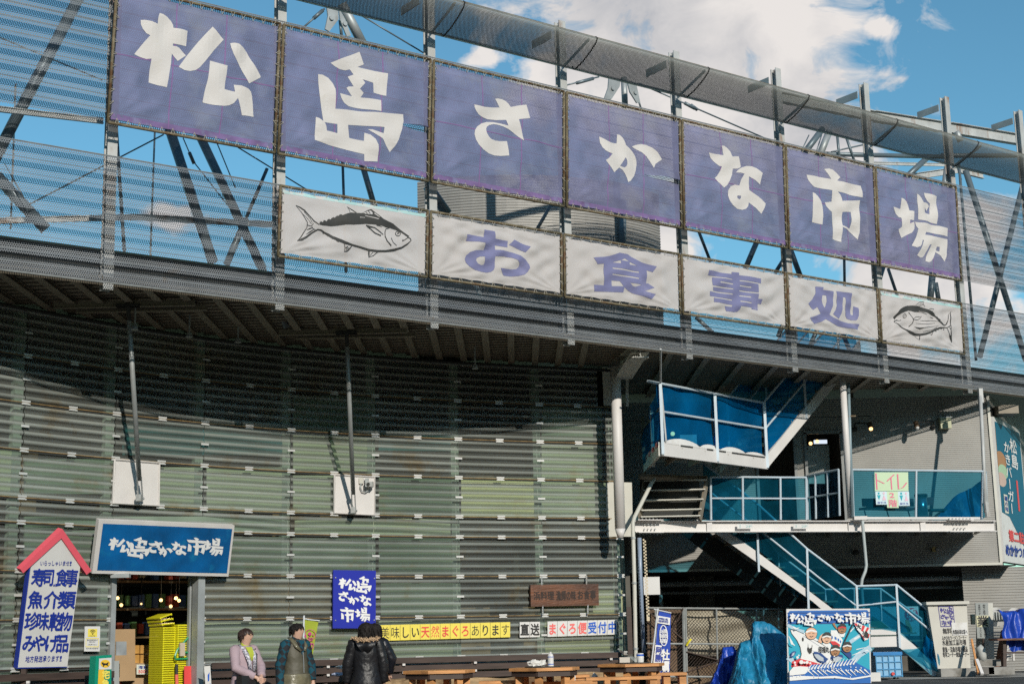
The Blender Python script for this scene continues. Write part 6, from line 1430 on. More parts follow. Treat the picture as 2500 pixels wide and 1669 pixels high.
def face(cx_, cy_, rx, ry, skinp, hair, band, lab):
    pic('painted_figure', bk_, [ell(cx_,cy_,rx+8,ry+8)]); pic('painted_face', skinp, [ell(cx_,cy_,rx,ry)])
    if hair: pic('painted_hair', bk_, [[(cx_-rx-6,cy_-ry*.2),(cx_-rx*.9,cy_-ry*.9),(cx_-rx*.3,cy_-ry*1.35),(cx_+rx*.5,cy_-ry*1.35),(cx_+rx,cy_-ry*.8),(cx_+rx+4,cy_-ry*.25)]])
    pic('painted_headband', band, [[(cx_-rx*.98,cy_-ry*.38),(cx_,cy_-ry*.70),(cx_+rx*.98,cy_-ry*.45),(cx_+rx*1.02,cy_-ry*.15),(cx_,cy_-ry*.38),(cx_-rx*1.02,cy_-ry*.08)]])
    picl('painted_features', bk_, [([(cx_-rx*.55,cy_),(cx_-rx*.15,cy_-4)],9), ([(cx_+rx*.15,cy_-4),(cx_+rx*.55,cy_)],9), ([(cx_-rx*.3,cy_+ry*.45),(cx_,cy_+ry*.62),(cx_+rx*.35,cy_+ry*.42)],14)])
pic('painted_body', wh, [[(400,600),(470,540),(690,720),(660,740)],[(760,790),(830,740),(930,800),(930,880),(900,900)],[(1070,560),(1210,580),(1180,660),(1120,660)]])
pic('painted_arm', tan1, [[(680,745),(720,640),(780,590),(792,612),(735,700),(760,770),(745,785)]])
pic('painted_arm', tan2, [[(960,400),(1000,385),(1020,440),(1060,500),(1040,515),(985,450)]])
pic('painted_body', nb2, [[(920,1060),(950,990),(1150,1000),(1170,1050),(1050,1110),(930,1110)],[(1120,920),(1180,890),(1320,960),(1330,1060),(1290,1080)]])
face(553,592,108,112,tan1,False,wh,''); face(848,690,88,92,tan1,True,wh,''); face(1142,510,78,80,tan2,True,rd,''); face(1010,935,86,92,tan2,True,wh,''); face(1238,865,84,84,tan2,True,wh,'')
pic('painted_fish', nb2, [[(590,950),(640,940),(740,970),(840,1060),(880,1080),(850,1110),(800,1190),(770,1160),(680,1120),(610,1030)],[(140,1050),(160,960),(210,930),(262,940),(230,1000),(190,1050)]]); pic('painted_fish', sil, [[(600,990),(680,990),(780,1060),(790,1130),(700,1110),(630,1050)],[(165,1030),(190,970),(230,950),(215,1010)],[(960,1070),(1060,1030),(1150,1060),(1060,1140),(990,1140)]])
picl('painted_flagpole', bk_, [([(1355,400),(1280,560),(1180,770)],22)])
pic('painted_flag', wh, [[(1370,400),(1430,380),(1690,490),(1640,700),(1570,730),(1500,600),(1430,520)]]); pic('painted_flag_ray', rd, [[(1370,400),(1420,395),(1440,440),(1400,450)],[(1530,430),(1580,450),(1540,560),(1500,540)],[(1620,470),(1660,490),(1600,590),(1570,570)],[(1640,600),(1670,600),(1650,680),(1610,690)],[(1500,600),(1540,640),(1580,720),(1550,700)]])
m = MB(); a = bd.uv(*cm(1400,410)); b = bd.uv(*cm(1510,510)); bd.text(m, '大', (a[0],a[1],b[0],b[1]), .03, .052); a = bd.uv(*cm(1525,540)); b = bd.uv(*cm(1650,680)); bd.text(m, '漁', (a[0],a[1],b[0],b[1]), .03, .052); obj('flag_lettering', m, bk_, sg)
rr_ = random.Random(4)
pic('wave', nb_, [[(105,1330),(400,1280),(560,1190),(900,1180),(1300,1090),(1500,1200),(1700,1300),(1712,1750),(112,1750)]])
picl('wave_foam', wh, [([(480+x, 1290-x*.12),(560+x, 1190-x*.14 - rr_.uniform(0,60))],[34,4]) for x in range(0, 900, 62)] + [([(480+x, 1300-x*.02),(600+x, 1370+rr_.uniform(-20,40))],[30,5]) for x in range(0, 1100, 90)])
pic('wave_foam', wh, [[(110,1320),(200,1230),(330,1220),(470,1230),(520,1280),(420,1370),(110,1400)],[(110,1420),(300,1400),(700,1420),(1000,1405),(1300,1450),(1705,1390),(1705,1420),(1350,1480),(1000,1450),(600,1460),(112,1500)]])
picd('foam_dot', wh, [ell(rr_.uniform(430,1500), rr_.uniform(1230,1340), 12, 12, 8) for _ in range(22)] + [ell(x, rr_.uniform(1400,1440), 11, 11, 8) for x in (190,270,330,600,690,1000,1290)] + [ell(x, y, r_, r_, 10) for x, y, r_ in ((225,1150,22),(235,1195,18),(350,1140,40),(410,1150,22),(460,1145,30),(520,1160,20),(300,1010,14),(275,1050,26),(980,1030,14))])
picl('gull', wh, [([(195,455),(250,500),(310,480)],[8,26,8]), ([(1560,930),(1610,910),(1650,940)],[6,22,6]), ([(130,720),(160,790),(230,820)],[6,26,6])])
m = MB(); glyphs(bd, m, [(c, *cm(x0,y0), *cm(x1,y1)) for c, x0, y0, x1, y1 in (('松',120,205,415,405),('島',405,185,655,462),('さ',660,225,825,365),('か',800,235,990,365),('な',980,195,1180,385),('市',1180,190,1415,415),('場',1400,185,1650,412))], .052); obj('lettering', m, white_l, sg)
m = MB()
for x in (1940, 2108): m.tube(onY(x,1690,23.45), V((onY(x,1690,23.45).x, 24.3, gz(5))), .02, 6)
obj('prop', m, galv, sg)
# banner board behind the stairs with a round red badge
bd = Board(onY(2122,1480,27.0), onY(2242,1479,27.0), onY(2248,1600,27.0), onY(2126,1600,27.0))
sg = signroot('poster_board', 'large pale poster with a round crimson badge behind the stair netting', 'poster', bd, .03, flat('pale_grey_poster', (.50,.54,.55), var=.08))
m = MB(); bpoly(m, ell(1420,1000,55,55), crop8, .006); obj('round_badge', m, flat('crimson', (.55,.015,.08)), sg)
m = MB(); a = bd.uv(*crop8(1380,950)); b = bd.uv(*crop8(1458,1005)); bd.text(m, 'AF', (a[0],a[1],b[0],b[1]), .04, .010); a = bd.uv(*crop8(1380,1008)); b = bd.uv(*crop8(1462,1026)); bd.text(m, 'ASIAN', (a[0],a[1],b[0],b[1]), .02, .010); a = bd.uv(*crop8(1395,1028)); b = bd.uv(*crop8(1445,1048)); bd.text(m, '会場', (a[0],a[1],b[0],b[1]), .02, .010); obj('lettering', m, white_l, sg)
m = MB(); bpoly(m, [(1100,1010),(1180,1060),(1240,1110),(1120,1115),(1090,1080)], crop8, .006); obj('leaf_picture', m, flat('dark_green_print', (.05,.20,.14)), sg); m = MB(); bpoly(m, [(1370,1040),(1400,1050),(1425,1110),(1430,1150),(1400,1160),(1380,1110)], crop8, .007); obj('food_picture', m, flat('orange_print', (.50,.28,.12), var=.3), sg)
# tall white notice cabinet
bd = Board(onY(2264,1474,25.6), onY(2360,1472,25.6), onY(2370,1632,25.6), onY(2297,1634,25.6))
ccx = [onY(2264,1474,25.6), onY(2360,1472,25.6), onY(2370,1632,25.6), onY(2290,1634,25.6)]
bd = Board(*ccx)
wmat = material('dirty_white_board', (.55,.53,.47), .6, var=.06, stain=(.36,.32,.24), stain_amt=.36, streak=True)
sg = signroot('notice_cabinet', 'tall dirty white cabinet listing the market corners in black lettering', 'sign', bd, .25, wmat)
obj('cap', MB().box(bd.at(.5,-.012)+V((0,.10,0)), ((ccx[1]-ccx[0]).length+.06,.32,.05)), wmat, sg)
obj('plinth', MB().box(onY(2335,1640,25.55)+V((0,.1,0)), (.56,.4,.13)), pave, sg)
m = MB(); a = bd.uv(*crop8(1637,932)); b = bd.uv(*crop8(1778,1098)); 
for r_ in ((a[0],a[1],b[0],a[1]+.012),(a[0],b[1]-.012,b[0],b[1]),(a[0],a[1],a[0]+.015,b[1]),(b[0]-.015,a[1],b[0],b[1])): bd.rect(m, *r_, .004)
glyphs(bd, m, [(c, *crop8(x0,y0), *crop8(x1,y1)) for c, x0, y0, x1, y1 in (('松',1650,945,1712,992),('島',1706,936,1768,1002),('さ',1654,1000,1700,1035),('か',1690,1010,1730,1045),('な',1725,1000,1768,1042),('市',1662,1048,1710,1092),('場',1708,1046,1765,1092))], .006); obj('logo', m, flat('navy_purple', (.03,.02,.22)), sg)
def t8(txt, x0, y0, x1, y1, bold, mb, off=.005): a = bd.uv(*crop8(x0,y0)); b = bd.uv(*crop8(x1,y1)); bd.text(mb, txt, (a[0], a[1], b[0], b[1]), bold, off)
m = MB(); t8('無料', 1672,1110,1752,1158, .03, m); t8('ふかひれラーメンコーナー', 1665,1172,1872,1205, .02, m); t8('水産加工品市場', 1668,1205,1870,1250, .03, m); t8('鮮魚・活魚市場冷凍品', 1672,1262,1882,1305, .03, m); t8('寿司コーナー焼魚コーナー', 1674,1306,1895,1345, .03, m); obj('lettering', m, blk, sg)
a = bd.uv(*crop8(1745,1066)); b = bd.uv(*crop8(1880,1168)); m = MB(); m.add([bd.at(a[0],b[1],.012), bd.at(b[0],b[1],.012), bd.at(b[0],a[1],.012), bd.at(a[0],a[1],.012)], [(0,1,2,3)]); pp = obj('paper_patch', m, signW, sg); m = MB(); t8('食器返却は窓へ', 1755,1122,1878,1160, .03, m, .016); obj('lettering', m, blk, pp)
# grey open-hours board
bd = Board(onY(2381,1471,25.9), onY(2412,1470,25.9), onY(2416,1557,25.9), onY(2386,1557,25.9))
sg = signroot('opening_board', 'narrow grey board with a bold black 業 on a pale yellow field', 'sign', bd, .03, flat('mid_grey_board', (.27,.29,.28)))
m = MB(); bd.rect(m, .02,.36,.98,.68,.004); obj('yellow_field', m, flat('pale_yellow_field', (.58,.56,.36)), sg); m = MB(); bd.text(m, '業', (.04,.36,.96,.68), .03, .008); bd.text(m, 'おそくまで', (.55,.04,.80,.34), .02, .006, vertical=True); bd.text(m, '営業中です', (.2,.04,.4,.34), .01, .006, vertical=True); bd.text(m, 'お立ち寄り', (.55,.70,.8,.97), .02, .006, vertical=True); bd.text(m, '下さいませ', (.2,.70,.4,.97), .01, .006, vertical=True); obj('lettering', m, blk, sg)
obj('stand', MB().tube(bd.at(.5,1,-.02), bd.at(.5,1.35,-.02), .02, 8), slatM, sg)
c = [onY(x,y,26.2) for x, y in ((2400,1471),(2424,1471),(2428,1608),(2400,1608))]; quad_obj('white_cabinet', c, .4, cream, None, label='slim white cabinet behind the grey opening board', cat='cabinet')
obj('electric_box', MB().box(onY(2377,1511,26.3), (.08,.1,.17)), flat('old_cream_box', (.48,.46,.33)), label='small cream electric box left of the grey opening board', cat='electric box')
o = thing('lever_stand', 'grey curved stand on a small concrete block beside the white cabinet', 'stand', onY(2400,1620,25.6)); m = MB(); m.path([onY(2388,1577,25.6), onY(2394,1585,25.6), onY(2398,1600,25.6), onY(2400,1612,25.6)], [.06,.075,.07,.06], 10); obj('body', m, flat('light_grey_casing', (.42,.43,.41)), o, smooth=True); obj('block', MB().box(onY(2410,1617,25.7), (.36,.3,.10)), pave, o)
for k, (x, y, sx, sz, lab) in enumerate(((2440,1636,.42,.12,'pale concrete kerb block at the lower right'), (2405,1636,.22,.11,'darker concrete kerb block left of the pale one'))):
    obj('kerb_block', MB().box(onY(x,y,25.2), (sx,.25,sz)), pave if k == 0 else material('dark_concrete', (.14,.13,.12), .85, var=.2), label=lab, cat='kerb block', group='loose concrete blocks')
bd = Board(onY(2249,1652,24.6), onY(2414,1651,24.6), onY(2414,1659,24.5), onY(2250,1666,24.5)); m = MB(); a, b = onY(2250,1653,25.0), onY(2413,1652,25.0); m.box((a+b)/2-V((0,.2,.03)), ((b-a).length,.42,.035)); obj('white_plank', m, white, label='long white plank lying on the ground before the notice cabinet', cat='plank')
o = thing('leaning_plank', 'white edged wooden plank leaning on the notice cabinet', 'plank', onY(2385,1645,25.2)); obj('face', MB().bar(onY(2372,1560,25.4), onY(2388,1642,25.0), .03, .05), wood, o); obj('edge', MB().bar(onY(2384,1609,25.15), onY(2398,1645,24.95), .05, .045), white, o)
# plastic chairs, tarpaulin and table at the far right
for k, (x, y) in enumerate(((2434,1483),(2480,1484))):
    r_ = thing('plastic_chair', ['stack of white plastic chairs beside the grey opening board', 'white plastic chair behind the royal blue tarpaulin'][k], 'chair', onY(x,1620,26.4), 'white plastic chairs')
    c = onY(x, y+22, 26.4); m = MB(); w_ = .14; pts = []
    m.grid(lambda u, v: c + V(((u-.5)*2*w_*(1-.15*abs(v-.5)), .05*math.cos((u-.5)*3)+.12*(1-v), -.16 + .32*v*(1-1.1*abs(u-.5)**2.5*(1 if v > .5 else .3)))), 12, 8); b_ = obj('backrest', m, signW, r_, smooth=True)
    for s_ in range(5): obj('slot', MB().box(c+V(((s_-2)*.045,-.06,0)), (.012,.14,.16)), galv, b_)
    if k == 0:
        for s_ in range(10): obj('seat_shell', MB().box(c+V((-.02+.004*s_,-.05,-.26-.045*s_)), (.30,.32,.022)), material('grey_shadow_plastic', (.40,.41,.42), .4), r_)
    else:
        obj('seat', MB().box(c+V((0,-.05,-.30)), (.34,.36,.03)), signW, r_)
        for sx in (-1,1):
            for sy in (-1,1): obj('leg', MB().tube(c+V((sx*.14,-.05+sy*.14,-.31)), c+V((sx*.17,-.05+sy*.17,-.72)), .02, 8), signW, r_)
m = MB(); 
def tf(u, v):
    a = onY(2440+70*u, 1490+3*math.sin(5*u), 25.6); z = a.z - (.55+.1*math.sin(3*u))*max(0, v-.35)/.65; return V((a.x-.04*v+.03*math.sin(14*v+9*u), 26.0-.9*min(v, .35)/.35*.6-.1*v + .03*math.sin(20*u+4*v), z+.02*math.sin(16*u+6*v)))
obj('tarpaulin_cover', m.grid(tf, 24, 18), tarpD, label='royal blue tarpaulin over the table at the far right edge', cat='tarpaulin', smooth=True)
o = thing('trestle_table', 'dark wooden trestle table under the royal blue tarpaulin', 'table', onY(2480,1640,25.4)); obj('table_top', MB().box(onY(2480,1559,25.4), (.75,.5,.03)), plq, o)
for x in (2452, 2505): obj('leg', MB().bar(onY(x,1560,25.3), onY(x+1,1640,25.3), .04, .05), slatM, o)
obj('stretcher', MB().bar(onY(2455,1592,25.3), onY(2510,1592,25.3), .03, .03), slatM, o)
quad_obj('leaning_board', [onY(x,y,25.9) for x, y in ((2445,1538),(2462,1530),(2455,1632),(2428,1632))], .03, plq, None, label='dark brown board leaning left of the trestle table', cat='board')
# light blue crate on castors
cr_ = thing('wheeled_crate', 'light blue ribbed plastic crate with a darker lid on castors', 'crate', onY(2168,1660,24.9))
a = onY(2137,1598,24.9); b = onY(2200,1598,24.9); zb2 = onY(2168,1652,24.9).z; cxx = (a+b)/2; w_ = (b-a).length
body = material('light_blue_plastic', (.22,.45,.66), .4, var=.06); obj('body', MB().box(V((cxx.x, 25.1, (a.z+zb2)/2)), (w_, .38, a.z-zb2)), body, cr_); obj('lid', MB().box(V((cxx.x-.01, 25.1, a.z+.02)), (w_+.05, .44, .05)), material('blue_plastic_lid', (.015,.20,.50), .4), cr_)
m = MB()
for t in (.0,.27,.50,.74,1.0): m.box(V((a.x+.005+w_*t*.985, 24.902, (a.z+zb2)/2)), (.014,.02,a.z-zb2))
for z in (.06, .36, .68, .97): m.box(V((cxx.x, 24.900, zb2+(a.z-zb2)*z)), (w_, .02, .014))
obj('ribs', m, material('blue_plastic_rib', (.06,.27,.50), .4), cr_); obj('plug', MB().tube(V((cxx.x+.05,24.89,zb2+.055)), V((cxx.x+.05,24.86,zb2+.055)), .026, 12), flat('red_plug', (.65,.06,.05)), cr_)
for sx in (-1, 1):
    for Yc in (24.98, 25.22): obj('castor', MB().tube(V((cxx.x+sx*.15-.015, Yc, zb2-.04)), V((cxx.x+sx*.15+.015, Yc, zb2-.04)), .035, 10), ink, cr_)
# crumpled waste bag, white board foot
obj('white_crate', MB().box(onY(2135,1656,24.3), (.15,.2,.2)), signW, label='white box beside the foot of the picture board', cat='box')
# ------------------------------------------------------------------ banner flags on poles
def flag(name, lab, TL, TR, BR, BL, fn, Y, mat, pole, bar, grp):
    bd = Board(onY(*fn(*TL),Y), onY(*fn(*TR),Y), onY(*fn(*BR),Y), onY(*fn(*BL),Y))
    r_ = thing(name, lab, 'flag', onY(*fn(*pole[-1]),Y), grp)
    obj('pole', MB().path([onY(*fn(*p),Y-.01) for p in pole], .013, 8), flat('white_pole', (.62,.65,.68)), r_)
    obj('crossbar', MB().path([onY(*fn(*p),Y-.01) for p in bar], .009, 6), flat('white_pole', (.62,.65,.68)), r_)
    obj('cloth', MB().grid(lambda u, v: bd.at(u, v, .012*math.sin(9*v+4*u)*u+.008*math.sin(25*u)*v), 10, 30), mat, r_, smooth=True)
    return bd, r_
def z7(x, y): return (1340+x/5.8725, 1480+y/5.8725)
def z5(x, y): return (540+x/5.8725, 1480+y/5.8725)
Yf = 23.6
bd, r_ = flag('banner_flag', 'tall blue and white banner flag beside the chain link gate', (1578,62), (1752,92), (1728,1130), (1478,1130), z7, Yf, flat('bright_blue_cloth', (.012,.07,.50), .6, transl=.2), [(1562,25),(1520,400),(1430,1140)], [(1505,35),(1755,90)], 'banner flags on poles')
def f7(nm, mat_, pts, off): m = MB(); bpoly(m, pts, z7, off); obj(nm, m, mat_, r_)
f7('white_field', white_l, [(1562,128),(1738,158),(1732,262),(1552,232)], .022)
el = lambda x, y, rx, ry, n=24, a=0: [(x+rx*math.cos(t)*math.cos(a)-ry*math.sin(t)*math.sin(a), y+rx*math.cos(t)*math.sin(a)+ry*math.sin(t)*math.cos(a)) for t in [2*math.pi*i/n for i in range(n)]]
m = MB(); vs, fs = strokes2d([(el(1644,412,54,146,24,-.04), 12, True)])[0]; m.add([bd.at(*bd.uv(*z7(v[0],v[1])), .024) for v in vs], fs)
def t7(txt, x0, y0, x1, y1, bold, mb, off=.024, vertical=False): a = bd.uv(*z7(x0,y0)); b = bd.uv(*z7(x1,y1)); bd.text(mb, txt, (a[0],a[1],b[0],b[1]), bold, off, vertical)
t7('漁師風', 1632,310,1692,530, .03, m, vertical=True); t7('海鮮丼', 1596,320,1636,520, .02, m, vertical=True); t7('牡蠣丼', 1615,600,1722,1100, .05, m, vertical=True); obj('lettering', m, white_l, r_)
f7('white_field', white_l, [(1525,545),(1618,556),(1592,960),(1480,960)], .022)
m = MB(); t7('伊達', 1572,150,1612,225, .02, m, .028, True); t7('政宗', 1612,155,1660,232, .02, m, .028, True); t7('名物', 1662,160,1712,240, .02, m, .028, True); t7('阿勝る', 1535,565,1600,900, .05, m, .028, True); obj('lettering', m, inkBlue, r_)
bd, r_ = flag('banner_flag', 'lime green banner flag with pink lettering behind the person in the olive vest', (1196,178), (1395,205), (1292,800), (1225,800), z5, 21.2, flat('lime_cloth', (.42,.50,.04), .6, transl=.25), [(1187,125),(1183,300),(1180,720)], [(1187,172),(1300,190),(1412,200)], 'banner flags on poles')
m = MB(); 
for it in strokes2d([(el(1282,400,76,72,20), 8, True)]): m.add([bd.at(*bd.uv(*z5(v[0],v[1])), .022) for v in it[0]], it[1])
for pts in (el(1275,388,26,26,12), el(1322,405,10,12,10), el(1212,420,14,22,10), el(1285,550,14,16,10)): bpoly(m, pts, z5, .024)
a = bd.uv(*z5(1232,415)); b = bd.uv(*z5(1330,500)); bd.text(m, 'と', (a[0],a[1],b[0],b[1]), .04, .026); a = bd.uv(*z5(1262,500)); b = bd.uv(*z5(1335,620)); bd.text(m, 'り', (a[0],a[1],b[0],b[1]), .04, .026)
obj('lettering', m, flat('magenta_lettering', (.50,.04,.20)), r_)
bd2 = Board(onY(498,1624,20.6), onY(513,1622,20.6), onY(517,1690,20.6), onY(503,1690,20.6)); r2_ = thing('small_banner', 'small white and blue banner stand right of the doorway', 'banner', onY(508,1690,20.6)); obj('cloth', bd2.slab(.02), signW, r2_); m = MB(); bd2.poly(m, [(.5,.35),(.85,.25),(.7,.55),(.45,.6)]); bd2.poly(m, [(.1,.8),(.9,.65),(.95,.9),(.15,1.0)]); obj('pattern', m, blueL, r2_); obj('crossbar', MB().tube(onY(497,1622,20.58), onY(515,1620,20.58), .008, 6), galv, r2_)

# ------------------------------------------------------------------ outdoor tables
def hex_table(cx_, cy_, Y, W, lab, prop, ang, gnd):
    c = onY(cx_, cy_, Y); r_ = thing('picnic_table', lab, 'table', V((c.x, c.y, gnd)), 'wooden outdoor tables')
    rad = W/2; zt = c.z; m = MB(); k0 = [V((c.x+rad*math.cos(ang+i*math.pi/3), c.y+rad*math.sin(ang+i*math.pi/3), 0)) for i in range(6)]
    T = [p+V((0,0,zt)) for p in k0]; B = [p+V((0,0,zt-.04)) for p in k0]
    m.add(T+B, [tuple(range(6)), tuple(range(6,12))[::-1]]+[(i, i+6, (i+1)%6+6, (i+1)%6) for i in range(6)]); obj('table_top', m, wood, r_)
    m = MB()
    for i in range(6): q = k0[i].lerp(V((c.x,c.y,0)), .10); q2 = k0[(i+1)%6].lerp(V((c.x,c.y,0)), .10); m.bar(q+V((0,0,zt-.075)), q2+V((0,0,zt-.075)), .03, .07)
    obj('apron', m, slatM, r_)
    for i in range(6): q = k0[i].lerp(V((c.x,c.y,0)), .26); obj('leg', MB().box(V((q.x,q.y,(zt-.04+gnd)/2)), (.085,.085,zt-.04-gnd), (V((math.cos(ang+i),math.sin(ang+i),0)),V((-math.sin(ang+i),math.cos(ang+i),0)),V((0,0,1)))), wood, r_)
    obj('shelf', MB().tube(V((c.x,c.y,zt-.40)), V((c.x,c.y,zt-.37)), rad*.62, 6), wood, r_)
    return c, r_
hex_table(1072.5, 1634.5, 20.45, .98, 'hexagonal wooden table, leftmost and empty, beside the black coats', None, .28, 0)
c2, _ = hex_table(1329, 1628, 20.6, .985, 'middle hexagonal wooden table with a tray and white bottle', None, .30, 0)
c3, _ = hex_table(1541, 1618.5, 22.7, 1.04, 'rightmost hexagonal wooden table with a tissue box and pot', None, .28, .1)
def bench(x0, y0, x1, y1, Y, lab, gnd, w=.3):
    a, b = onY(x0,y0,Y), onY(x1,y1,Y); r_ = thing('wooden_bench', lab, 'bench', V(((a.x+b.x)/2, Y, gnd)), 'wooden benches by the tables'); b.z = a.z
    obj('seat', MB().bar(a, b, w, .04), wood, r_)
    for t in (.1,.5,.9): p = a.lerp(b,t); obj('leg', MB().box(V((p.x,p.y,(p.z-.02+gnd)/2)), (.10,w*.8,p.z-.02-gnd)), wood, r_)
    return r_
bench(1430,1656,1612,1655,21.6,'wooden bench rail in front of the rightmost table',0); bench(1577,1645,1674,1649,23.2,'short wooden bench right of the rightmost table, by the blue flag',.2,.42)
bench(1298,1667,1445,1662,20.9,'wooden bench end in front of the middle table',0); bench(1170,1665,1268,1667,20.9,'low wooden bench left of the middle table',0)
bench(1395,1649,1438,1650,23.0,'short wooden stool behind the middle and rightmost tables',.0,.35)
# tissue, bottle, trays
tr1 = thing('serving_tray', 'black tray with napkins on the middle table', 'tray', c2+V((-.02,0,0)))
p = c2+V((-.02,-.02,.002)); obj('plate', MB().tube(p, p+V((0,0,.014)), .24, 18), ink, tr1, smooth=False)
def crumple(c, sx, sy, sz, mat, lab, nm='paper_napkins', seed=1):
    r_ = random.Random(seed); m = MB(); m.ball(c, sx, sy, sz, 12, 8); m.v = [v+V((r_.uniform(-.2,.2)*sx, r_.uniform(-.2,.2)*sy, r_.uniform(-.25,.25)*sz)) for v in m.v]; return obj(nm, m, mat, label=lab, cat='napkins')
tissM = flat('white_tissue', (.70,.68,.64), .8, var=.2)
crumple(c2+V((-.13,-.02,.055)), .09, .06, .045, tissM, 'crumpled white napkins on the tray of the middle table', seed=3); crumple(c2+V((-.03,.02,.05)), .06, .06, .04, tissM, 'second heap of napkins beside the white bottle', seed=5)
bt = thing('sauce_bottle', 'white bottle with blue bands on the middle table', 'bottle', c2+V((.085,-.02,.016))); q = c2+V((.085,-.04,.016))
obj('body', MB().path([q, q+V((0,0,.13)), q+V((0,0,.15)), q+V((0,0,.165))], [.04,.04,.034,.018], 14), signW, bt, smooth=False); obj('cap', MB().tube(q+V((0,0,.165)), q+V((0,0,.185)), .014, 10), signW, bt); obj('band', MB().path([q+V((0,0,.115)), q+V((0,0,.123))], .0415, 14), blueL, bt); obj('band', MB().path([q+V((0,0,.02)), q+V((0,0,.03))], .0415, 14), blueL, bt)
tr2 = thing('serving_tray', 'black tray with a tissue box and pot on the rightmost table', 'tray', c3); p = c3+V((.02,-.02,.002)); obj('plate', MB().tube(p, p+V((0,0,.014)), .25, 18), ink, tr2)
obj('tissue_box', MB().box(c3+V((-.10,-.06,.055)), (.15,.11,.075)), flat('pale_card_box', (.55,.50,.44)), label='small tissue box on the tray of the rightmost table', cat='tissue box')
pt_ = thing('sauce_pot', 'white pot with a blue band on the rightmost table', 'pot', c3+V((.13,-.03,.016))); q = c3+V((.13,-.05,.016)); obj('body', MB().path([q, q+V((0,0,.06)), q+V((0,0,.13))], [.05,.055,.05], 14), signW, pt_); obj('band', MB().path([q+V((0,0,.09)), q+V((0,0,.115))], .0555, 14), blueL, pt_)
m = MB(); m.grid(lambda u, v: c3+V((-.20+.26*u+.02*v, -.05+.14*(v-.5)+.02*math.sin(9*u), .20-.15*u+.03*math.sin(5*u+3*v))), 12, 5); obj('plastic_sheet', m, material('clear_plastic', (.45,.5,.5), .2, trans=.5), label='crumpled clear plastic sheet over the tray of the rightmost table', cat='plastic sheet', smooth=True)
# rough hewn slab seat along the foot of the wall
slabM = material('rough_hewn_wood', (.36,.245,.13), .8, var=.4, vscale=2.2, stretch=(1,1,7), bump=.8, bscale=8, stain=(.15,.085,.04), stain_amt=.5)
m = MB(); ya = 1653
m.grid(lambda u, v: walP(-2.6+4.0*u, .70+.02*math.sin(9*u)+.012*math.sin(31*u)-.5*v, .62+.03*math.sin(12*u+5*v)), 60, 6); m.grid(lambda u, v: walP(-2.6+4.0*u, .70+.02*math.sin(9*u)+.012*math.sin(31*u), .62+.03*math.sin(12*u)-.36*v), 60, 2)
obj('slab_bench', m, slabM, label='long rough hewn wooden slab seat along the foot of the wall', cat='bench')
crumple(onY(845,1627,21.6)+V((0,0,0)), .14, .08, .03, signW, 'flat white plastic bag caught in the board guard, upper', 'plastic_bag', 7)['category'] = 'bag'
crumple(onY(826,1645,21.5), .10, .06, .025, flat('pale_blue_plastic', (.45,.5,.66)), 'white and blue plastic bag in the board guard, lower', 'plastic_bag', 8)['category'] = 'bag'
for k, (x, y, Y, lab) in enumerate(((1388,1640,22.9,'white crumpled bag between the middle and rightmost tables'), (1396,1655,22.8,'lower white crumpled bag between the tables'), (1452,1655,23.2,'white crumpled bag left of the rightmost table leg'))): crumple(onY(x,y,Y), .06, .05, .07, tissM, lab, 'plastic_bag', 20+k)['category'] = 'bag'

# ------------------------------------------------------------------ people
def skin_body(joints, edges, mat, parent, center, fwd):
    """joints: name -> (co, radius); one continuous skinned surface"""
    names = list(joints); base = root_loc(parent)
    me = bpy.data.meshes.new('body'); me.from_pydata([tuple(V(joints[n][0])-base) for n in names], [(names.index(a), names.index(b)) for a, b in edges], [])
    o = bpy.data.objects.new('body', me); COL.objects.link(o)
    md = o.modifiers.new('skin', 'SKIN'); md.use_smooth_shade = True
    for i, n in enumerate(names): me.skin_vertices[0].data[i].radius = (joints[n][1], joints[n][1]) if not isinstance(joints[n][1], tuple) else joints[n][1]
    me.skin_vertices[0].data[names.index('pelvis')].use_root = True
    sb = o.modifiers.new('sub', 'SUBSURF'); sb.levels = 2; sb.render_levels = 2
    bpy.context.view_layer.update(); dg = bpy.context.evaluated_depsgraph_get()
    m2 = bpy.data.meshes.new_from_object(o.evaluated_get(dg)); bpy.data.objects.remove(o)
    # face relief
    c = V(center)-base; f = V(fwd).normalized(); up = V((0,0,1)); sd = up.cross(f).normalized()
    for v in m2.vertices:
        d = v.co - c; x, y, z = d.dot(f), d.dot(sd), d.dot(up)
        if abs(z) < .13 and x > .02:
            g = lambda yy, zz, s: math.exp(-((y-yy)**2+(z-zz)**2)/(2*s*s))
            v.co += f*(.026*g(0,-.022,.013)+.010*g(0,.0,.011) - .008*g(.028,.012,.012)-.008*g(-.028,.012,.012)+.008*g(0,-.052,.014)+.010*g(0,-.085,.018))
    m2.materials.clear(); m2.materials.append(mat); m2.polygons.foreach_set('use_smooth', [True]*len(m2.polygons)); m2.name = 'body'
    o = bpy.data.objects.new('body', m2); COL.objects.link(o); o.parent = parent; return o
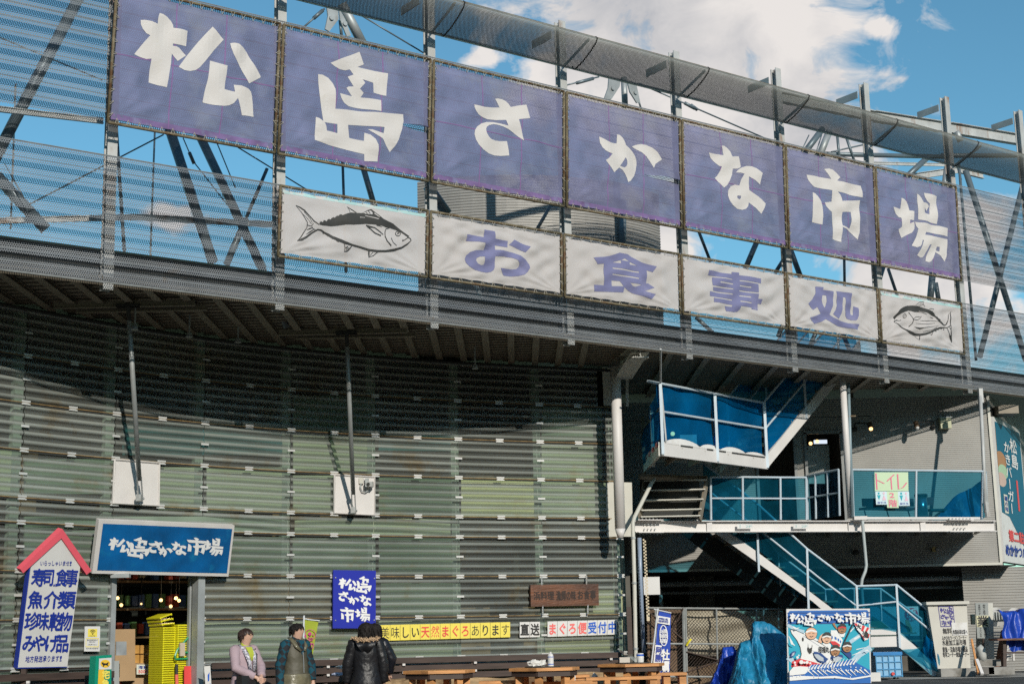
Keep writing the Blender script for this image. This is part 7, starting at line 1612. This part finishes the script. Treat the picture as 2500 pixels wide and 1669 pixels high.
def person(lab, px, py_top, Y, ang, arms, leg=0.0, headturn=0.0):
    """ang: heading, 0 = towards +X (right), -90 = towards the camera. arms: two of (elbow, wrist) as (forward, side, height) in metres"""
    t = onY(px, py_top, Y); h = t.z; S = h
    root = thing('person', lab, 'person', V((t.x, t.y, 0)), None)
    f = V((math.cos(R(ang)), math.sin(R(ang)), 0)); s = V((0,0,1)).cross(f); s.normalize()      # s = left of the body
    fh = V((math.cos(R(ang+headturn)), math.sin(R(ang+headturn)), 0))
    B = V((t.x, t.y, 0)); P = lambda a, b, c: B + f*a*S + s*b*S + V((0,0,c*S))
    HCt = B + V((0,0,.925*S)) + f*.012*S + fh*.01
    J = {'pelvis': (P(-.005,0,.53), .085*S), 'waist': (P(0,0,.63), .075*S), 'chest': (P(0,0,.735), .082*S), 'neck': (P(-.003,0,.825), .034*S), 'jaw': (P(.004,0,.866)+fh*.016, .042*S), 'skull': (HCt+V((0,0,.010*S)), .060*S), 'crown': (HCt+V((0,0,.036*S)), .046*S)}
    E_ = [('pelvis','waist'),('waist','chest'),('chest','neck'),('neck','jaw'),('jaw','skull'),('skull','crown')]
    for sg_, nm, (el_, wr_) in ((1,'left',arms[0]), (-1,'right',arms[1])):
        J[nm+'_shoulder'] = (P(-.005, sg_*.105, .80), .036*S); e = P(el_[0], el_[1], el_[2]); w = P(wr_[0], wr_[1], wr_[2])
        J[nm+'_elbow'] = (e, .026*S); J[nm+'_wrist'] = (w, .017*S); d = (w-e).normalized(); pm_ = w + d*.05
        J[nm+'_palm'] = (pm_, .024); E_ += [('chest', nm+'_shoulder'),(nm+'_shoulder', nm+'_elbow'),(nm+'_elbow', nm+'_wrist'),(nm+'_wrist', nm+'_palm')]
        sd = d.cross(f); sd = sd.normalized() if sd.length > .1 else s
        nrm_ = d.cross(sd).normalized()
        for k in range(4):
            q1 = pm_ + d*.045 + sd*(.027-.018*k); q2 = q1 + d*(.030-.004*abs(k-1.4)) + nrm_*.012*sg_; q3 = q2 + d*.014 + nrm_*.018*sg_
            J['%s_finger%d' % (nm,k)] = (q1, .0095); J['%s_fingermid%d' % (nm,k)] = (q2, .0085); J['%s_fingertip%d' % (nm,k)] = (q3, .0075)
            E_ += [(nm+'_palm', '%s_finger%d' % (nm,k)), ('%s_finger%d' % (nm,k), '%s_fingermid%d' % (nm,k)), ('%s_fingermid%d' % (nm,k), '%s_fingertip%d' % (nm,k))]
        th1 = pm_ + sd*.034 + nrm_*.012*sg_; J[nm+'_thumb'] = (th1, .0105); J[nm+'_thumbtip'] = (th1+d*.026+sd*.012, .009); E_ += [(nm+'_palm', nm+'_thumb'), (nm+'_thumb', nm+'_thumbtip')]
        J[nm+'_hip'] = (P(0, sg_*.052, .50), .068*S); J[nm+'_knee'] = (P(.01+leg*sg_*.05, sg_*.052, .28), .040*S); J[nm+'_ankle'] = (P(-.015+leg*sg_*.09, sg_*.055, .045), .026*S); J[nm+'_toe'] = (P(.075+leg*sg_*.09, sg_*.062, .022), .024*S)
        E_ += [('pelvis', nm+'_hip'),(nm+'_hip', nm+'_knee'),(nm+'_knee', nm+'_ankle'),(nm+'_ankle', nm+'_toe')]
    skin_body(J, E_, skin, root, HCt, fh)
    return dict(root=root, P=P, f=f, s=s, fh=fh, S=S, H=HCt, J=J)
def rumple(m, p, amp=.012):
    for i, v in enumerate(m.v):
        c = V((p['H'].x, p['H'].y, v.z)); d = v-c; n_ = noise.noise(v*9+V((3,1,0)))*amp + (abs(noise.noise(V((v.x*16, v.y*16, v.z*24))))-.2)*amp*.9; m.v[i] = v + (d.normalized()*n_ if d.length > 1e-4 else V((0,0,0)))
def garment_torso(p, name, mat, rings):      # rings: (height, half width, half depth, forward shift)
    R2 = []
    for (a_, b_) in zip(rings[:-1], rings[1:]):
        for k in range(5): R2.append([x+(y-x)*k/5 for x, y in zip(a_, b_)])
    R2.append(list(rings[-1]))
    m = MB(); m.loft([(p['P'](sh, 0, z), p['f'], p['s'], d*p['S'], w*p['S']) for z, w, d, sh in R2], caps=True); rumple(m, p); return obj(name, m, mat, p['root'], smooth=True)
def sleeves(p, name, mat, r=(.052,.050,.042,.036), side=(1,-1), upto=1.0):
    for sg_ in side:
        nm = 'left' if sg_ == 1 else 'right'; S = p['S']; sh = p['J'][nm+'_shoulder'][0]; e = p['J'][nm+'_elbow'][0]; w = p['J'][nm+'_wrist'][0]
        a = sh - p['s']*sg_*.03*S + V((0,0,.006*S)); key = [a, sh, sh.lerp(e,.5), e, e.lerp(w,.55), w.lerp(e,.04)]; rk = [r[0]*S*.85, r[0]*S, r[1]*S, r[2]*S*1.02, r[2]*S*.92, r[3]*S]; pts = []; rad_ = []
        for i in range(5):
            for k in range(4): pts.append(key[i].lerp(key[i+1], k/4)); rad_.append((rk[i]+(rk[i+1]-rk[i])*k/4)*(1+.05*math.sin(i*9+k*2.4)))
        pts.append(key[-1]); rad_.append(rk[-1]); ms = MB().path(pts, rad_, 14); rumple(ms, p, .009)
        obj(name, ms, mat, p['root'], smooth=True)
def hair(p, mat, length=0.0, fringe=.35, vol=1.0, part=None):
    """cap of hair: an uneven shell open over the face"""
    f, s, S, c = p['fh'], V((0,0,1)).cross(p['fh']), p['S'], p['H']; m = MB(); nu, nv = 40, 18; rnd = random.Random(int(S*1000))
    def fn(u, v):
        a = 2*math.pi*u; ca, sa = math.cos(a), math.sin(a)      # a=0 face
        front = max(0, ca)
        zmin = -.052 - length*(1-front)**.5*1.0 + fringe*.24*front**.62 + (.018 if abs(sa) > .75 else 0)
        zmin += .006*math.sin(a*11)+.004*math.sin(a*23)
        zt_ = .088*vol; z = zt_ + (zmin-zt_)*v
        k = math.sqrt(max(0, 1-((z-.004)/.082)**2)) if z > .004 else 1.0 - .25*min(1, (-z)/.12)*(1 if length < .05 else -.15)
        if v == 0: k = .02
        rr = (.090*vol, .078*vol); e = 1+.05*math.sin(a*9+z*60)+.03*math.sin(a*17)
        return c + f*(ca*rr[0]*k*e - .008) + s*(sa*rr[1]*k*e) + V((0,0,z))
    m.grid(fn, nu, nv)
    for k in range(420):
        u, v = rnd.random(), rnd.uniform(.05, .98); q = fn(u, v); out = (q-c); out.z *= .3; out = out.normalized() if out.length > 1e-5 else f
        q2 = q + out*.004 + V((0,0,-.022-.02*rnd.random()-length*.2)) + s*rnd.uniform(-.006,.006); m.path([q+out*.002, q.lerp(q2,.6)+out*.004, q2], [.0045,.0035,.001], 4)
    o = obj('hair', m, mat, p['root'], smooth=True); return o
def face_bits(p, glasses=False):
    f, s, c = p['fh'], V((0,0,1)).cross(p['fh']), p['H']
    for sg_ in (1,-1):
        obj('eye', MB().ball(c+f*.063+s*sg_*.027+V((0,0,.012)), .009, .009, .006), ink, p['root']); obj('eyebrow', MB().path([c+f*.066+s*sg_*.016+V((0,0,.030)), c+f*.060+s*sg_*.042+V((0,0,.031))], .003, 5), hairM, p['root'])
        obj('ear', MB().ball(c-f*.002+s*sg_*.070+V((0,0,-.002)), .014, .008, .022), skin, p['root'])
    obj('mouth', MB().path([c+f*.066+s*.018+V((0,0,-.052)), c+f*.073+V((0,0,-.052)), c+f*.066-s*.018+V((0,0,-.052))], .004, 6), flat('lips', (.40,.13,.11)), p['root'])
    if glasses:
        m = MB()
        for sg_ in (1,-1):
            q = [c+f*.078+s*(sg_*.028+.022*math.cos(t))+V((0,0,.010+.016*math.sin(t))) for t in [2*math.pi*i/12 for i in range(13)]]; m.path(q, .002, 5); m.path([c+f*.078+s*sg_*.05+V((0,0,.012)), c+s*sg_*.072+V((0,0,.010))], .002, 5)
        obj('glasses', m, rusty, p['root'])
# 1 woman in the lilac coat, hands clasped in front, looking right
p = person('person in a lilac coat and glasses, hands clasped over a white bag', 597, 1528, 19.6, -38, [((.06,.135,.655),(.17,.045,.575)), ((.05,-.14,.65),(.165,-.02,.57))], headturn=24)
lil = material('lilac_wool', (.38,.285,.315), .85, var=.10, vscale=6, bump=.15, bscale=60)
garment_torso(p, 'coat', lil, [(.835,.045,.045,.0),(.826,.074,.054,.0),(.80,.098,.068,.0),(.74,.104,.078,.003),(.66,.104,.082,.006),(.58,.114,.090,.004),(.48,.132,.102,.0),(.36,.150,.115,-.005),(.26,.162,.125,-.01)]); sleeves(p, 'sleeve', lil, (.046,.043,.040,.035))
limeK = material('lime_knit', (.42,.47,.05), .85, var=.1); obj('turtleneck', MB().path([p['P'](.012,0,.80), p['P'](.006,0,.845), p['P'](.006,0,.862)], [.042*p['S'],.038*p['S'],.035*p['S']], 14), limeK, p['root'], smooth=True)
m = MB(); m.grid(lambda u, v: p['P'](.055+.040*math.sin(math.pi*min(1,v*1.1)), (u-.5)*.075*(1-.75*v), .825-.17*v), 6, 8); obj('jumper_front', m, limeK, p['root'])
scM = material('patterned_scarf', (.50,.48,.55), .8, var=.9, vscale=45, stain=(.03,.03,.07), stain_amt=.5, stain_scale=38)
m = MB()
for sg_ in (1,-1): m.path([p['P'](-.02,sg_*.035,.842), p['P'](.03,sg_*.052,.82), p['P'](.085,sg_*.045,.76), p['P'](.102,sg_*.03,.70), p['P'](.108,sg_*.022,.62)], [.016*p['S'],.022*p['S'],.022*p['S'],.020*p['S'],.018*p['S']], 8, squash=.5)
obj('scarf', m, scM, p['root'], smooth=True)
hair(p, material('dark_brown_hair', (.035,.018,.014), .5, var=.5, vscale=25), .01, .35, 1.04); face_bits(p, True)
b = p['P'](.17,.02,.535); m = MB(); m.grid(lambda u, v: b+p['s']*((u-.5)*(.07+.16*v))+p['f']*(.02*math.sin(9*u+5*v)+.03)-V((0,0,.03+.26*v)), 10, 10); o = obj('plastic_bag', m, material('white_translucent_bag', (.62,.68,.70), .4, transl=.4), label='white plastic carrier bag held by the person in the lilac coat', cat='bag', smooth=True)
o = obj('shoulder_bag', MB().box(p['P'](.12,-.06,.53), (.10,.30,.16), (p['f'],p['s'],V((0,0,1)))), material('black_leather', (.02,.02,.022), .35), label='black shoulder bag carried by the person in the lilac coat', cat='bag'); obj('strap', MB().path([p['P'](-.02,.07,.84), p['P'](.09,.065,.76), p['P'](.115,.04,.64), p['P'](.12,-.03,.57)], .008, 6), ink, o)
# 2 person in olive vest, teal argyle sleeves, facing right
p = person('person with short black hair, olive vest over teal checked sleeves', 722, 1515, 20.0, -42, [((.02,.15,.63),(.05,.15,.50)), ((-.02,-.150,.63),(.0,-.165,.455))], headturn=34)
oliv = material('olive_quilted_cloth', (.075,.068,.045), .6, var=.2, vscale=6, bump=.3, bscale=20); olivS = material('olive_satin', (.15,.135,.085), .28, var=.3, vscale=9, bump=.6, bscale=11)
garment_torso(p, 'vest', oliv, [(.845,.050,.046,.004),(.835,.080,.060,.002),(.805,.102,.072,.0),(.74,.108,.080,.003),(.66,.110,.088,.006),(.58,.118,.096,.006),(.53,.130,.106,.006)]); garment_torso(p, 'vest_hem', olivS, [(.56,.130,.106,.006),(.50,.145,.115,.0),(.44,.152,.118,-.002),(.425,.140,.108,0)])
def argyle():
    m = material('teal_argyle_knit', (.0,.06,.10), .85); n = m.node_tree.nodes; l = m.node_tree.links
    ck = n.new('ShaderNodeTexChecker'); ck.inputs['Scale'].default_value = 15; ck.inputs['Color1'].default_value = (.0,.055,.085,1); ck.inputs['Color2'].default_value = (.012,.014,.018,1)
    t = n.new('ShaderNodeTexCoord'); mp = n.new('ShaderNodeMapping'); mp.inputs['Rotation'].default_value = (0, R(45), R(20)); mp.inputs['Scale'].default_value = (1,.6,1); l.new(t.outputs['Object'], mp.inputs[0]); l.new(mp.outputs[0], ck.inputs[0]); l.new(ck.outputs[0], n['Principled BSDF'].inputs['Base Color']); return m
arg = argyle(); sleeves(p, 'sleeve', arg, (.050,.044,.040,.034)); obj('polo_neck', MB().path([p['P'](.01,0,.80), p['P'](.006,0,.85), p['P'](.006,0,.868)], [.05*p['S'],.042*p['S'],.037*p['S']], 14), arg, p['root'], smooth=True)
m = MB(); m.grid(lambda u, v: p['P'](.062+.030*math.sin(math.pi*v*.6), (u-.5)*.09*(1-.85*v), .84-.12*v), 6, 6); obj('jumper_front', m, arg, p['root'])
m = MB()
for sg_ in (1,-1): m.path([p['P'](-.04,sg_*.04,.86), p['P'](.02,sg_*.062,.845), p['P'](.075,sg_*.052,.79), p['P'](.095,sg_*.02,.75)], [.014*p['S'],.020*p['S'],.020*p['S'],.010*p['S']], 8, squash=.6)
obj('collar', m, olivS, p['root'], smooth=True); obj('zip', MB().path([p['P'](.098,0,.74), p['P'](.108,0,.66), p['P'](.112,0,.57)], .005, 5), galv, p['root'])
hair(p, hairM, .0, .35, 1.05); face_bits(p)
# 3 person in the long black quilted coat, back to the camera
quil = material('black_quilted_nylon', (.012,.012,.014), .42, var=.3, vscale=6, bump=.5, bscale=22, spec=.4)
p = person('person seen from behind in a long black quilted coat with a fur trimmed hood', 893, 1513, 20.4, 96, [((-.0,.16,.63),(.03,.165,.47)), ((-.01,-.15,.63),(.02,-.155,.47))], headturn=-30)
garment_torso(p, 'coat', quil, [(.84,.050,.050,.0),(.825,.095,.070,.0),(.79,.118,.082,-.002),(.72,.122,.088,-.002),(.64,.114,.088,.0),(.56,.120,.094,.0),(.47,.140,.112,.0),(.36,.152,.12,.0),(.28,.158,.125,.0)]); sleeves(p, 'sleeve', quil, (.056,.052,.046,.040))
S = p['S']; m = MB(); m.grid(lambda u, v: p['P'](-.075-.05*math.sin(math.pi*v)-.01*math.sin(6*u), (u-.5)*.20*(1-.78*v**1.4), .845-.13*v), 12, 10); obj('hood', m, quil, p['root'], smooth=True)
furM = material('tan_fur', (.42,.29,.18), .9, var=.4, vscale=40); m = MB(); rnd = random.Random(3)
for k in range(150):
    a = rnd.uniform(0, 1); c_ = p['P'](-.065-.045*math.sin(math.pi*a)+rnd.uniform(-.01,.01), (a-.5)*.235, .848-.020*math.sin(math.pi*a)+rnd.uniform(-.010,.010)); d = V((rnd.uniform(-1,1), rnd.uniform(-1,.2), rnd.uniform(-.6,1))).normalized(); m.path([c_, c_+d*.035], [.012,.003], 5)
obj('fur_trim', m, furM, p['root'])
hair(p, hairM, .085, .2, 1.18)
# 4 person in a dark jacket half hidden behind the coat
p = person('person in a black jacket with long black hair, half hidden by the quilted coat', 913, 1515, 20.85, 60, [((.06,.10,.64),(.10,.05,.60)), ((.05,-.15,.67),(.09,-.10,.55))], headturn=70)
navyJ = material('black_nylon', (.010,.011,.016), .35, var=.3, vscale=6, bump=.5, bscale=18)
garment_torso(p, 'jacket', navyJ, [(.84,.050,.050,.0),(.825,.09,.068,.0),(.79,.122,.082,.0),(.70,.124,.09,.0),(.60,.120,.092,.0),(.50,.126,.098,.0)]); garment_torso(p, 'trousers', material('dark_trousers', (.015,.017,.028), .8), [(.51,.105,.085,0),(.40,.10,.075,0),(.25,.085,.06,0),(.08,.07,.05,0)]); sleeves(p, 'sleeve', navyJ, (.055,.052,.048,.040))
hair(p, hairM, .075, .2, 1.12); face_bits(p)
bpy.data.objects.remove(fob)
